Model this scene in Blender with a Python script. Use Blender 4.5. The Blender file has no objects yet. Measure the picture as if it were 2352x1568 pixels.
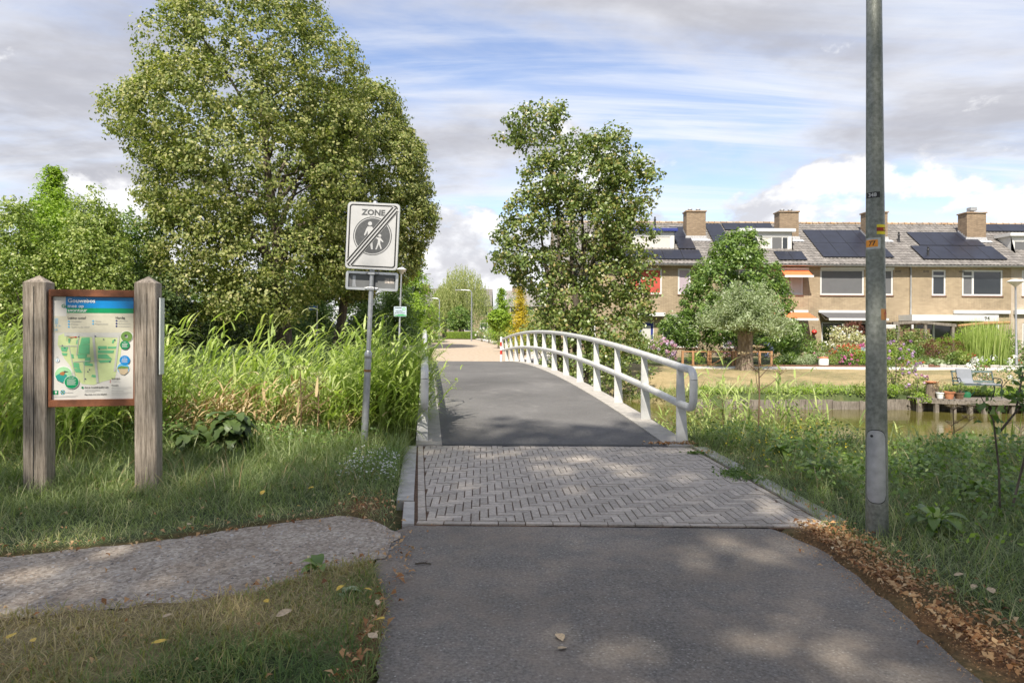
import bpy, math, random
import numpy as np
from mathutils import Vector, Matrix, Euler

# ------------------------------------------------------------------ camera, light, exposure
SC = bpy.context.scene
COL = SC.collection
EYE = 1.6
F = 1568.0                      # focal length in units of a 2352 px wide picture (24 mm lens)
cam_d = bpy.data.cameras.new('camera')
cam_d.lens = 24.0; cam_d.sensor_width = 36.0
cam_d.shift_y = -34.0 / 2352.0
cam_d.clip_start = 0.05; cam_d.clip_end = 3000
cam = bpy.data.objects.new('camera', cam_d); COL.objects.link(cam)
cam.matrix_world = Matrix.Translation((0, 0, EYE)) @ Euler((math.pi / 2, 0, 0)).to_matrix().to_4x4() @ Matrix.Rotation(math.radians(0.3), 4, 'Z')
SC.camera = cam

SUN_AZ = math.radians(15.0)     # the sun stands behind the camera, a little to the left
SUN_EL = math.radians(50.0)
sun_d = bpy.data.lights.new('sun', 'SUN'); sun_d.energy = 2.55; sun_d.angle = math.radians(0.55)
sun_d.color = (1.0, 0.93, 0.81)
sun = bpy.data.objects.new('sun', sun_d); COL.objects.link(sun)
to_sun = Vector((-math.sin(SUN_AZ) * math.cos(SUN_EL), -math.cos(SUN_AZ) * math.cos(SUN_EL), math.sin(SUN_EL)))
sun.rotation_euler = to_sun.to_track_quat('Z', 'Y').to_euler()
sun.location = (0, 0, 40)

SC.render.engine = 'CYCLES'
SC.cycles.use_denoising = True
SC.cycles.max_bounces = 4; SC.cycles.diffuse_bounces = 3; SC.cycles.glossy_bounces = 2
SC.cycles.transmission_bounces = 3; SC.cycles.transparent_max_bounces = 4
SC.cycles.caustics_reflective = False; SC.cycles.caustics_refractive = False
SC.cycles.sample_clamp_indirect = 6.0
SC.view_settings.view_transform = 'Standard'; SC.view_settings.look = 'None'
SC.view_settings.exposure = 1.6; SC.view_settings.gamma = 1.0
SC.view_settings.use_curve_mapping = False

def build_world():
    w = bpy.data.worlds.new('World'); SC.world = w; w.use_nodes = True
    nt = w.node_tree; nt.nodes.clear()
    N = nt.nodes.new; L = nt.links.new
    def math_(op, a, b=None, c=None, clamp=False):
        n = N('ShaderNodeMath'); n.operation = op; n.use_clamp = clamp
        for i, v in enumerate((a, b, c)):
            if v is None: continue
            if isinstance(v, (int, float)): n.inputs[i].default_value = v
            else: L(v, n.inputs[i])
        return n.outputs[0]
    def mixc(f, a, b):
        n = N('ShaderNodeMix'); n.data_type = 'RGBA'
        for s, v in ((0, f), (6, a), (7, b)):
            if isinstance(v, tuple): n.inputs[s].default_value = (*v, 1)
            elif isinstance(v, (int, float)): n.inputs[s].default_value = v
            else: L(v, n.inputs[s])
        return n.outputs[2]
    def noise(vec, scale, detail=6, rough=.55, dist=0.0):
        n = N('ShaderNodeTexNoise'); n.inputs['Scale'].default_value = scale
        n.inputs['Detail'].default_value = detail; n.inputs['Roughness'].default_value = rough
        n.inputs['Distortion'].default_value = dist
        L(vec, n.inputs['Vector']); return n.outputs[0]
    def maprange(v, a, b, c=0.0, d=1.0):
        n = N('ShaderNodeMapRange'); n.interpolation_type = 'SMOOTHSTEP'
        L(v, n.inputs[0])
        for i, k in enumerate((a, b, c, d)): n.inputs[i + 1].default_value = k
        return n.outputs[0]
    sky = N('ShaderNodeTexSky'); sky.sky_type = 'NISHITA'; sky.sun_disc = False
    sky.sun_elevation = SUN_EL; sky.sun_rotation = math.pi + SUN_AZ
    sky.air_density = 1.0; sky.dust_density = 0.6; sky.ozone_density = 1.2
    blue = N('ShaderNodeVectorMath'); blue.operation = 'SCALE'; L(sky.outputs[0], blue.inputs[0]); blue.inputs[3].default_value = 0.076
    tc = N('ShaderNodeTexCoord'); d = tc.outputs['Generated']
    sp = N('ShaderNodeSeparateXYZ'); L(d, sp.inputs[0]); x, y, z = sp.outputs
    zz = math_('ADD', math_('MAXIMUM', z, 0.0), 0.12)
    px = math_('DIVIDE', x, zz); py = math_('DIVIDE', y, zz)
    cb = N('ShaderNodeCombineXYZ'); L(px, cb.inputs[0]); L(py, cb.inputs[1]); plane = cb.outputs[0]
    # broad grey sheets of cloud
    m1 = N('ShaderNodeMapping'); L(plane, m1.inputs[0]); m1.inputs['Location'].default_value = (3.4, 1.3, 0); m1.inputs['Scale'].default_value = (.8, 1.25, 1)
    sheet = noise(m1.outputs[0], 0.62, 7, .56, .35)
    f_sheet = maprange(sheet, .40, .60)
    # streaks of thin high cloud
    m2 = N('ShaderNodeMapping'); L(plane, m2.inputs[0]); m2.inputs['Rotation'].default_value = (0, 0, math.radians(14)); m2.inputs['Scale'].default_value = (.34, 1.7, 1)
    streak = noise(m2.outputs[0], 1.5, 9, .62, .55)
    f_streak = maprange(streak, .40, .68)
    # heaps of cumulus low down
    m3 = N('ShaderNodeMapping'); L(d, m3.inputs[0]); m3.inputs['Location'].default_value = (.55, .2, .13); m3.inputs['Scale'].default_value = (1, 1, 1.7)
    heap = noise(m3.outputs[0], 5.2, 9, .57, .1)
    low = maprange(z, .34, .05)
    f_heap = maprange(math_('ADD', heap, math_('MULTIPLY', low, .20)), .605, .675)
    m4 = N('ShaderNodeMapping'); L(d, m4.inputs[0]); m4.inputs['Location'].default_value = (.55, .2, .075); m4.inputs['Scale'].default_value = (1, 1, 1.7)
    heap_s = noise(m4.outputs[0], 5.2, 7, .57, .1)
    rim = maprange(math_('SUBTRACT', heap, heap_s), -.07, .09)
    soft = noise(plane, 1.9, 6, .6, .2)
    white = (.43, .43, .435); grey = (.195, .195, .212); palegrey = (.325, .325, .34)
    c = mixc(1.0, blue.outputs[0], (0, 0, 0)); c.node.blend_type = 'MULTIPLY'; c.node.inputs[7].default_value = (1.02, .93, .97, 1)
    c = mixc(math_('MULTIPLY', f_streak, .86), c, (.345, .355, .375))
    sheet_c = mixc(maprange(math_('ADD', sheet, math_('MULTIPLY', soft, .35)), .60, .80), palegrey, grey)
    c = mixc(math_('MULTIPLY', f_sheet, .94), c, sheet_c)
    heap_c = mixc(rim, (.255, .255, .272), white)
    c = mixc(math_('MULTIPLY', f_heap, .95), c, heap_c)
    haze = maprange(z, .10, -.02)
    c = mixc(math_('MULTIPLY', haze, .55), c, (.355, .36, .37))
    bg = N('ShaderNodeBackground'); L(c, bg.inputs[0]); bg.inputs[1].default_value = 0.94
    out = N('ShaderNodeOutputWorld'); L(bg.outputs[0], out.inputs[0])
build_world()

# ------------------------------------------------------------------ helpers
R = np.random.default_rng(11)
def wx(px, Y): return (px - 1176.0) * Y / F          # picture reading -> metres at a chosen distance
def wz(py, Y): return EYE + (750.0 - py) * Y / F
def sm(a, b, x):
    t = np.clip((np.asarray(x, float) - a) / (b - a), 0, 1); return t * t * (3 - 2 * t)
def unit(v): return v / np.maximum(np.linalg.norm(v, axis=-1, keepdims=True), 1e-9)

def npmesh(name, V, Fs, mat=None, parent=None, smooth=False, attrs=None, kind=None, uvless=True):
    """V (n,3); Fs one face array or a list of face arrays (m,k)."""
    V = np.ascontiguousarray(V, dtype=np.float32)
    if isinstance(Fs, np.ndarray): Fs = [Fs]
    Fs = [np.asarray(f, dtype=np.int32) for f in Fs if len(f)]
    me = bpy.data.meshes.new(name)
    me.vertices.add(len(V)); me.vertices.foreach_set('co', V.ravel())
    nl = sum(f.size for f in Fs); nf = sum(len(f) for f in Fs)
    me.loops.add(nl); me.loops.foreach_set('vertex_index', np.concatenate([f.ravel() for f in Fs]))
    starts = []; o = 0
    for f in Fs:
        starts.append(o + np.arange(len(f)) * f.shape[1]); o += f.size
    me.polygons.add(nf); me.polygons.foreach_set('loop_start', np.concatenate(starts).astype(np.int32))
    if smooth: me.polygons.foreach_set('use_smooth', np.ones(nf, dtype=bool))
    me.update(calc_edges=True)
    for k, a in (attrs or {}).items():
        at = me.attributes.new(k, 'FLOAT', 'POINT'); at.data.foreach_set('value', np.ascontiguousarray(a, dtype=np.float32))
    if mat: me.materials.append(mat)
    o = bpy.data.objects.new(name, me); COL.objects.link(o)
    if parent: o.parent = parent
    if kind: o['kind'] = kind
    return o

class MB:
    """collects simple shapes into one mesh"""
    def __init__(s): s.v = []; s.f = []; s.n = 0
    def add(s, V, Fl):
        s.v.extend([tuple(p) for p in V]); s.f.extend([tuple(i + s.n for i in f) for f in Fl]); s.n = len(s.v); return s
    def box(s, x0, x1, y0, y1, z0, z1):
        return s.add([(x0, y0, z0), (x1, y0, z0), (x1, y1, z0), (x0, y1, z0), (x0, y0, z1), (x1, y0, z1), (x1, y1, z1), (x0, y1, z1)],
                     [(0, 3, 2, 1), (4, 5, 6, 7), (0, 1, 5, 4), (1, 2, 6, 5), (2, 3, 7, 6), (3, 0, 4, 7)])
    def prism(s, poly, axis, a, b):
        """poly: 2D points; axis: 0,1,2 = extrusion axis from a to b"""
        n = len(poly); V = []
        for t in (a, b):
            for p in poly:
                V.append((t, p[0], p[1]) if axis == 0 else (p[0], t, p[1]) if axis == 1 else (p[0], p[1], t))
        s.add(V, [tuple(range(n))[::-1], tuple(range(n, 2 * n))] + [(i, (i + 1) % n, n + (i + 1) % n, n + i) for i in range(n)]); return s
    def tube(s, P, r, k=8, cap=True):
        P = [Vector(p) for p in P]; n = len(P)
        if not hasattr(r, '__len__'): r = [r] * n
        base = s.n; V = []; prev = None
        for i, p in enumerate(P):
            t = (P[min(i + 1, n - 1)] - P[max(i - 1, 0)]).normalized()
            if prev is None:
                a = Vector((0, 0, 1)) if abs(t.z) < .9 else Vector((1, 0, 0))
                u = t.cross(a).normalized()
            else:
                u = (prev - t * prev.dot(t)).normalized()
            prev = u; w = t.cross(u)
            for j in range(k):
                a = 2 * math.pi * j / k
                V.append(p + (u * math.cos(a) + w * math.sin(a)) * r[i])
        Fl = []
        for i in range(n - 1):
            for j in range(k):
                Fl.append((i * k + j, i * k + (j + 1) % k, (i + 1) * k + (j + 1) % k, (i + 1) * k + j))
        if cap: Fl += [tuple(range(k))[::-1], tuple(range((n - 1) * k, n * k))]
        return s.add(V, Fl)
    def lathe(s, prof, c=(0, 0, 0), k=20):
        """prof: (radius, z) from bottom to top"""
        V = []; n = len(prof)
        for r, z in prof:
            for j in range(k):
                a = 2 * math.pi * j / k; V.append((c[0] + r * math.cos(a), c[1] + r * math.sin(a), c[2] + z))
        Fl = [(i * k + j, i * k + (j + 1) % k, (i + 1) * k + (j + 1) % k, (i + 1) * k + j) for i in range(n - 1) for j in range(k)]
        Fl += [tuple(range(k))[::-1], tuple(range((n - 1) * k, n * k))]
        return s.add(V, Fl)
    def build(s, name, mat, parent=None, smooth=False, kind=None, bevel=0, M=None):
        me = bpy.data.meshes.new(name); me.from_pydata(s.v, [], s.f); me.update()
        if M is not None: me.transform(M)
        if smooth: me.shade_smooth()
        if mat: me.materials.append(mat)
        o = bpy.data.objects.new(name, me); COL.objects.link(o)
        if parent: o.parent = parent
        if kind: o['kind'] = kind
        if bevel:
            m = o.modifiers.new('bevel', 'BEVEL'); m.width = bevel; m.segments = 2; m.limit_method = 'ANGLE'
        if smooth:
            try: me.set_sharp_from_angle(angle=math.radians(40))
            except Exception: pass
        return o

def tag(o, label=None, cat=None, group=None, kind=None):
    if label: o['label'] = label
    if cat: o['category'] = cat
    if group: o['group'] = group
    if kind: o['kind'] = kind
    return o
def thing(name, label, cat, loc=(0, 0, 0), rz=0.0, group=None):
    o = bpy.data.objects.new(name, None); COL.objects.link(o)
    o.location = loc; o.rotation_euler = (0, 0, rz); o.empty_display_size = .2
    return tag(o, label, cat, group)
def inst(src, name, parent, M):
    o = bpy.data.objects.new(name, src); COL.objects.link(o); o.parent = parent
    o.matrix_local = M; return o

_font = {}
def text(body, size, mat, parent, M, align='LEFT', name='lettering', bold=0.0, bend=None):
    cu = bpy.data.curves.new('t', 'FONT'); cu.body = body; cu.size = size; cu.align_x = align; cu.offset = bold
    cu.resolution_u = 2
    to = bpy.data.objects.new('t', cu); COL.objects.link(to)
    dg = bpy.context.evaluated_depsgraph_get()
    me = bpy.data.meshes.new_from_object(to.evaluated_get(dg))
    bpy.data.objects.remove(to); bpy.data.curves.remove(cu)
    me.name = name
    if bend: 
        for v in me.vertices: v.co = bend(v.co)
    else: me.transform(M)
    me.materials.clear(); me.materials.append(mat)
    o = bpy.data.objects.new(name, me); COL.objects.link(o); o.parent = parent
    return o

# ------------------------------------------------------------------ materials
def new_mat(name):
    m = bpy.data.materials.new(name); m.use_nodes = True; nt = m.node_tree
    b = nt.nodes['Principled BSDF']; return m, nt, b
def _coords(nt, space):
    if space == 'pos':
        g = nt.nodes.new('ShaderNodeNewGeometry'); return g.outputs['Position']
    t = nt.nodes.new('ShaderNodeTexCoord'); return t.outputs['Object']
def _noise(nt, vec, scale, detail=5, rough=.6):
    n = nt.nodes.new('ShaderNodeTexNoise'); n.inputs['Scale'].default_value = scale; n.inputs['Detail'].default_value = detail
    n.inputs['Roughness'].default_value = rough
    if vec is not None: nt.links.new(vec, n.inputs['Vector'])
    return n.outputs[0]
def _ramp(nt, fac, stops):
    r = nt.nodes.new('ShaderNodeValToRGB'); e = r.color_ramp.elements
    while len(e) < len(stops): e.new(.5)
    for el, (p, c) in zip(e, stops): el.position = p; el.color = (*c, 1)
    nt.links.new(fac, r.inputs[0]); return r.outputs[0]
def _mix(nt, f, a, b, mode='MIX'):
    n = nt.nodes.new('ShaderNodeMix'); n.data_type = 'RGBA'; n.blend_type = mode
    for s, v in ((0, f), (6, a), (7, b)):
        if isinstance(v, tuple): n.inputs[s].default_value = (*v, 1)
        elif isinstance(v, (int, float)): n.inputs[s].default_value = v
        else: nt.links.new(v, n.inputs[s])
    return n.outputs[2]
def _bump(nt, b, h, strength, dist=.01):
    n = nt.nodes.new('ShaderNodeBump'); n.inputs['Strength'].default_value = strength; n.inputs['Distance'].default_value = dist
    nt.links.new(h, n.inputs['Height']); nt.links.new(n.outputs[0], b.inputs['Normal'])

def m_plain(name, col, rough=.6, metal=0.0, var=.12, scale=6.0, bump=0.0, bscale=60.0, space='pos', spec=.5, per=0.0, col2=None):
    """a colour with blotches of wear; per: variation from piece to piece"""
    m, nt, b = new_mat(name); v = _coords(nt, space)
    n1 = _noise(nt, v, scale, 6, .62)
    lo = tuple(c * (1 - var) for c in col) if col2 is None else col2
    hi = tuple(min(1, c * (1 + var)) for c in col)
    c = _ramp(nt, n1, [(.32, lo), (.68, hi)])
    if per:
        oi = nt.nodes.new('ShaderNodeObjectInfo')
        c = _mix(nt, 1.0, c, _ramp(nt, oi.outputs['Random'], [(0, (1 - per,) * 3), (1, (1 + per * .6,) * 3)]), 'MULTIPLY')
    nt.links.new(c, b.inputs['Base Color'])
    b.inputs['Roughness'].default_value = rough; b.inputs['Metallic'].default_value = metal
    b.inputs['Specular IOR Level'].default_value = spec
    if bump: _bump(nt, b, _noise(nt, v, bscale, 4, .6), bump)
    return m

def m_leaf(name, cols, rough=.5, trans=.35, tcol=None, spec=.4):
    """leaf colour picked per leaf through the attribute 'tint'"""
    m, nt, b = new_mat(name)
    a = nt.nodes.new('ShaderNodeAttribute'); a.attribute_name = 'tint'
    n = len(cols); c = _ramp(nt, a.outputs['Fac'], [(i / max(1, n - 1), k) for i, k in enumerate(cols)])
    nt.links.new(c, b.inputs['Base Color']); b.inputs['Roughness'].default_value = rough
    b.inputs['Specular IOR Level'].default_value = spec
    t = nt.nodes.new('ShaderNodeBsdfTranslucent')
    tc = _mix(nt, 1.0, c, tcol or (1.5, 1.7, .7), 'MULTIPLY'); nt.links.new(tc, t.inputs[0])
    ms = nt.nodes.new('ShaderNodeMixShader'); ms.inputs[0].default_value = trans
    nt.links.new(b.outputs[0], ms.inputs[1]); nt.links.new(t.outputs[0], ms.inputs[2])
    nt.links.new(ms.outputs[0], nt.nodes['Material Output'].inputs[0]); return m

def m_brick(name, c1, c2, mortar, bw=.21, bh=.062, rough=.85, axis='xz', msize=.010):
    m, nt, b = new_mat(name); v = _coords(nt, 'pos')
    sp = nt.nodes.new('ShaderNodeSeparateXYZ'); nt.links.new(v, sp.inputs[0])
    cb = nt.nodes.new('ShaderNodeCombineXYZ')
    ad = nt.nodes.new('ShaderNodeMath'); nt.links.new(sp.outputs[0], ad.inputs[0]); nt.links.new(sp.outputs[1], ad.inputs[1])
    nt.links.new(ad.outputs[0], cb.inputs[0])
    nt.links.new(sp.outputs[2], cb.inputs[1])
    t = nt.nodes.new('ShaderNodeTexBrick'); nt.links.new(cb.outputs[0], t.inputs[0])
    t.inputs['Scale'].default_value = 1.0; t.inputs['Mortar Size'].default_value = msize
    t.inputs['Brick Width'].default_value = bw; t.inputs['Row Height'].default_value = bh
    t.inputs['Mortar Smooth'].default_value = .2; t.inputs['Bias'].default_value = 0.0
    t.inputs['Color1'].default_value = (*c1, 1); t.inputs['Color2'].default_value = (*c2, 1); t.inputs['Mortar'].default_value = (*mortar, 1)
    n = _noise(nt, v, 1.1, 5, .6)
    c = _mix(nt, 1.0, t.outputs[0], _ramp(nt, n, [(.3, (.82, .80, .78)), (.7, (1.08, 1.06, 1.04))]), 'MULTIPLY')
    nt.links.new(c, b.inputs['Base Color']); b.inputs['Roughness'].default_value = rough
    iv = nt.nodes.new('ShaderNodeMath'); iv.operation = 'SUBTRACT'; iv.inputs[0].default_value = 1; nt.links.new(t.outputs['Fac'], iv.inputs[1])
    _bump(nt, b, iv.outputs[0], .5, .01); return m

def m_glass(name, tint=(.02, .025, .03), rough=.04):
    m, nt, b = new_mat(name); b.inputs['Base Color'].default_value = (*tint, 1)
    b.inputs['Roughness'].default_value = rough; b.inputs['IOR'].default_value = 1.5; b.inputs['Specular IOR Level'].default_value = .8
    n = _noise(nt, _coords(nt, 'pos'), 1.2, 2, .5); _bump(nt, b, n, .04, .05); return m

def m_asphalt(name, c_lo, c_hi, dust, dust_lo=.5, speck=.4):
    m, nt, b = new_mat(name); v = _coords(nt, 'pos')
    fine = _noise(nt, v, 55, 5, .8); c = _ramp(nt, fine, [(.34, c_lo), (.62, c_hi)])
    vo = nt.nodes.new('ShaderNodeTexVoronoi'); vo.inputs['Scale'].default_value = 46; nt.links.new(v, vo.inputs['Vector'])
    sp = _ramp(nt, vo.outputs['Distance'], [(.16, (1, 1, 1)), (.36, (0, 0, 0))])
    sel = _ramp(nt, vo.outputs['Color'], [(.55, (0, 0, 0)), (.7, (1, 1, 1))])
    k = _mix(nt, 1.0, sp, sel, 'MULTIPLY')
    kk = nt.nodes.new('ShaderNodeMath'); kk.operation = 'MULTIPLY'; nt.links.new(k, kk.inputs[0]); kk.inputs[1].default_value = speck
    c = _mix(nt, kk.outputs[0], c, (.55, .53, .50))
    big = _noise(nt, v, .9, 6, .62); mid = _noise(nt, v, 4.2, 5, .6)
    mx = _mix(nt, .45, big, mid)
    dm = _ramp(nt, mx, [(dust_lo, (0, 0, 0)), (dust_lo + .2, (1, 1, 1))])
    dd = nt.nodes.new('ShaderNodeMath'); dd.operation = 'MULTIPLY'; nt.links.new(dm, dd.inputs[0]); dd.inputs[1].default_value = .55
    c = _mix(nt, dd.outputs[0], c, dust)
    dk = _ramp(nt, _noise(nt, v, .55, 4, .55), [(.35, (.74, .74, .74)), (.65, (1.14, 1.14, 1.14))])
    c = _mix(nt, 1.0, c, dk, 'MULTIPLY')
    nt.links.new(c, b.inputs['Base Color']); b.inputs['Roughness'].default_value = .82
    _bump(nt, b, _mix(nt, .4, fine, vo.outputs['Distance']), .55, .012); return m

M = {}
M['asphalt'] = m_asphalt('asphalt', (.085, .076, .066), (.255, .229, .200), (.34, .265, .195), .44, .42)
M['deck'] = m_asphalt('deck_asphalt', (.082, .079, .077), (.15, .144, .139), (.25, .235, .22), .52, .15)
M['band'] = m_plain('dark_band', (.05, .05, .052), .7, var=.2, scale=20, bump=.3, bscale=200)
M['white'] = m_plain('white_paint', (.80, .80, .79), .35, var=.05, scale=3, bump=.05, bscale=30)
M['white_rail'] = m_plain('railing_paint', (.60, .60, .595), .28, var=.05, scale=9, col2=(.50, .50, .485))
M['concrete'] = m_plain('concrete', (.42, .40, .37), .85, var=.22, scale=9, bump=.35, bscale=120)
M['concrete_pale'] = m_plain('pale_concrete', (.38, .355, .32), .85, var=.16, scale=7, bump=.3, bscale=90)
M['paver'] = m_plain('paving_brick', (.46, .405, .345), .85, var=.22, scale=38, bump=.5, bscale=150, per=.24)
M['joint'] = m_plain('joint_sand', (.13, .078, .048), .95, var=.5, scale=30, bump=.6, bscale=150)
M['galv'] = m_plain('galvanised_steel', (.42, .43, .45), .42, .75, var=.16, scale=14, bump=.06, bscale=50)
M['galv_old'] = m_plain('weathered_steel', (.225, .235, .215), .42, .4, var=.2, scale=34, bump=.25, bscale=160, col2=(.135, .146, .125))
M['alu'] = m_plain('aluminium', (.62, .63, .64), .35, .8, var=.06, scale=8)
M['alu_dark'] = m_plain('grey_back_sheet', (.15, .155, .16), .5, .2, var=.12, scale=5)
M['black'] = m_plain('black_paint', (.012, .012, .013), .5, var=.2)
M['sign_white'] = m_plain('reflective_white', (.47, .47, .475), .35, var=.05, scale=6)
M['sign_grey'] = m_plain('sign_dark_grey', (.085, .087, .09), .35, var=.15, scale=30)
M['rust'] = m_plain('rusted_steel', (.17, .062, .028), .75, .2, var=.45, scale=7, bump=.4, bscale=120)
M['wood_old'] = None
def m_wood(name, c1, c2, c3, rings=26.0, rough=.85):
    m, nt, b = new_mat(name); v = _coords(nt, 'obj')
    mp = nt.nodes.new('ShaderNodeMapping'); nt.links.new(v, mp.inputs[0]); mp.inputs['Scale'].default_value = (rings, rings, 1.3)
    g = _noise(nt, mp.outputs[0], 1.6, 8, .7)
    mp2 = nt.nodes.new('ShaderNodeMapping'); nt.links.new(v, mp2.inputs[0]); mp2.inputs['Scale'].default_value = (90, 90, 4)
    fi = _noise(nt, mp2.outputs[0], 1.2, 5, .7)
    bl = _noise(nt, v, 4.5, 5, .6)
    c = _ramp(nt, g, [(.3, c1), (.5, c2), (.68, c3)])
    c = _mix(nt, 1.0, c, _ramp(nt, bl, [(.3, (.72, .70, .66)), (.7, (1.12, 1.1, 1.08))]), 'MULTIPLY')
    c = _mix(nt, 1.0, c, _ramp(nt, fi, [(.36, (.5, .48, .45)), (.52, (1.04, 1.04, 1.04))]), 'MULTIPLY')
    nt.links.new(c, b.inputs['Base Color']); b.inputs['Roughness'].default_value = rough
    _bump(nt, b, _mix(nt, .5, g, fi), .7, .012); return m
M['wood_old'] = m_wood('weathered_oak', (.16, .135, .112), (.33, .285, .24), (.46, .41, .355))
M['wood_dock'] = m_wood('grey_dock_wood', (.12, .105, .09), (.22, .195, .17), (.32, .29, .255), 14)
M['wood_fence'] = m_wood('orange_fence_wood', (.30, .155, .07), (.43, .235, .115), (.55, .32, .17), 14)
M['wood_brown'] = m_wood('brown_wood', (.10, .06, .035), (.18, .115, .07), (.26, .175, .11), 14)
M['bark'] = m_wood('bark', (.055, .045, .036), (.12, .10, .08), (.21, .175, .14), 9, .95)
M['bark_pale'] = m_wood('pale_bark', (.11, .085, .065), (.24, .19, .15), (.40, .33, .27), 9, .95)
M['facade'] = m_brick('yellow_brick', (.40, .315, .205), (.52, .42, .28), (.17, .14, .105), msize=.011)
M['facade_end'] = m_brick('brown_white_brick', (.34, .25, .16), (.44, .35, .245), (.55, .52, .46), msize=.012)
M['chimney'] = m_brick('chimney_brick', (.25, .18, .115), (.37, .275, .18), (.17, .14, .11))
M['tile'] = m_plain('roof_tile', (.195, .180, .168), .9, var=.25, scale=3.0, bump=.2, bscale=60, per=.22)
M['tile_base'] = m_plain('roof_underlay', (.12, .11, .10), .9, var=.2)
M['ridge'] = m_plain('ridge_tile', (.27, .24, .205), .9, var=.4, scale=2.2, per=.3, col2=(.36, .20, .075))
M['solar'] = m_plain('solar_glass', (.014, .017, .03), .38, var=.25, scale=2.5, spec=.6)
M['solar_edge'] = m_plain('solar_frame', (.02, .02, .022), .4, var=.1)
M['glass'] = m_glass('window_glass')
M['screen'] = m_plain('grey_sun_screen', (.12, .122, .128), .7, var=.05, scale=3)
M['blind_red'] = m_plain('red_blind', (.46, .075, .05), .7, var=.1, scale=3)
M['blind_pale'] = m_plain('pale_blind', (.55, .53, .50), .7, var=.1, scale=20)
M['blind_lilac'] = m_plain('lilac_slats', (.40, .33, .37), .7, var=.15, scale=25)
M['upvc'] = m_plain('white_frame', (.62, .62, .61), .4, var=.05, scale=2)
M['zinc'] = m_plain('zinc_gutter', (.36, .37, .38), .5, .4, var=.2, scale=3)
M['lead'] = m_plain('lead_flashing', (.48, .48, .49), .6, .2, var=.3, scale=12)
M['blue_paint'] = m_plain('blue_paint', (.035, .05, .22), .4, var=.1)
M['orange_cloth'] = m_plain('orange_cloth', (.72, .17, .06), .8, var=.08, scale=3)
M['grey_cloth'] = m_plain('dark_grey_cloth', (.10, .10, .105), .8, var=.08, scale=3)
M['sill'] = m_plain('brown_sill', (.17, .085, .055), .7, var=.2, scale=9)
M['terracotta'] = m_plain('terracotta', (.46, .19, .095), .85, var=.2, scale=9)
M['red'] = m_plain('red_paint', (.50, .035, .025), .5, var=.15)
M['orange_print'] = m_plain('orange_print', (.80, .30, .03), .6, var=.1, scale=20)
M['yellow_print'] = m_plain('yellow_print', (.66, .56, .02), .6, var=.12, scale=20)
M['brown_print'] = m_plain('brown_print', (.28, .13, .04), .6, var=.2, scale=25)
M['red_print'] = m_plain('dark_red_print', (.26, .03, .015), .6, var=.2, scale=25)
# ------------------------------------------------------------------ ground
ASPHALT = [(-1.05, -40), (2.15, -40), (2.13, 2.0), (2.14, 3.1), (2.19, 3.7), (2.22, 4.3), (2.24, 4.9), (2.14, 5.3), (2.05, 5.47), (-.82, 5.47), (-.97, 5.2), (-.93, 4.9), (-.90, 4.5), (-.72, 3.9), (-.66, 3.5), (-.60, 3.0), (-.62, 2.0)]
GRAVEL = [(-.85, 5.25), (-1.15, 5.62), (-1.45, 5.72), (-1.98, 5.42), (-2.75, 4.95), (-3.5, 4.66), (-6.0, 4.1), (-12, 3.2), (-40, 1.0), (-40, -.6), (-12, 2.0), (-6, 3.05), (-3.6, 3.6), (-2.75, 3.68), (-2.14, 3.84), (-1.56, 4.0), (-1.2, 4.45), (-.86, 4.68)]
PAVE = [(-.76, 5.50), (2.55, 5.46), (2.36, 9.04), (-1.24, 9.06)]
def inpoly(poly, x, y):
    x = np.asarray(x, float); y = np.asarray(y, float); ins = np.zeros(x.shape, bool); n = len(poly)
    for i in range(n):
        x0, y0 = poly[i]; x1, y1 = poly[(i + 1) % n]
        c = (y0 > y) != (y1 > y)
        with np.errstate(divide='ignore', invalid='ignore'):
            xi = (x1 - x0) * (y - y0) / (y1 - y0 if y1 != y0 else 1e-9) + x0
        ins ^= c & (x < xi)
    return ins
def edge_dist(poly, x, y):
    x = np.asarray(x, float); y = np.asarray(y, float); d = np.full(x.shape, 1e9); n = len(poly)
    for i in range(n):
        ax, ay = poly[i]; bx, by = poly[(i + 1) % n]; dx, dy = bx - ax, by - ay
        t = np.clip(((x - ax) * dx + (y - ay) * dy) / (dx * dx + dy * dy), 0, 1)
        d = np.minimum(d, np.hypot(x - ax - t * dx, y - ay - t * dy))
    return d
def vnoise(x, y, s, seed=0):
    """cheap smooth value noise"""
    g = np.random.default_rng(seed).random((64, 64)); u = np.asarray(x) / s; v = np.asarray(y) / s
    i = np.floor(u).astype(int); j = np.floor(v).astype(int); a = u - i; b = v - j
    a = a * a * (3 - 2 * a); b = b * b * (3 - 2 * b)
    q = lambda p, r: g[p % 64, r % 64]
    return (q(i, j) * (1 - a) + q(i + 1, j) * a) * (1 - b) + (q(i, j + 1) * (1 - a) + q(i + 1, j + 1) * a) * b
WATER_Z = -1.1
def far_edge(x): return 28.0 - 5.2 * sm(1, 7, x)
def gz(x, y):
    x = np.asarray(x, float); y = np.asarray(y, float)
    k = sm(1, 7, x); yF = far_edge(x)
    a = 9.7 - 1.2 * sm(3.4, 5.0, x); near = -1.75 * sm(0, 1, (y - a) / 3.2)
    top = -.3 * sm(2, 9, x)
    left = -1.75 + (1.75 + top) * sm(27.0, 30.4, y)
    right = np.where(y > yF, -.63 + (.63 + top) * sm(yF, 31.5, y), -1.75)
    far = left * (1 - k) + right * k
    land = (y > -10) & (y < 34)
    bump = (vnoise(x, y, .5, 1) - .5) * .025 + (vnoise(x, y, 1.7, 2) - .5) * .04
    return np.where(y < 19, near, far) + np.where(land, bump, 0) + .02 * (y < 10)
def axis(parts):
    out = []
    for a, b, n in parts: out.append(np.linspace(a, b, n, endpoint=False))
    return np.concatenate(out + [[parts[-1][1]]])
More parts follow.
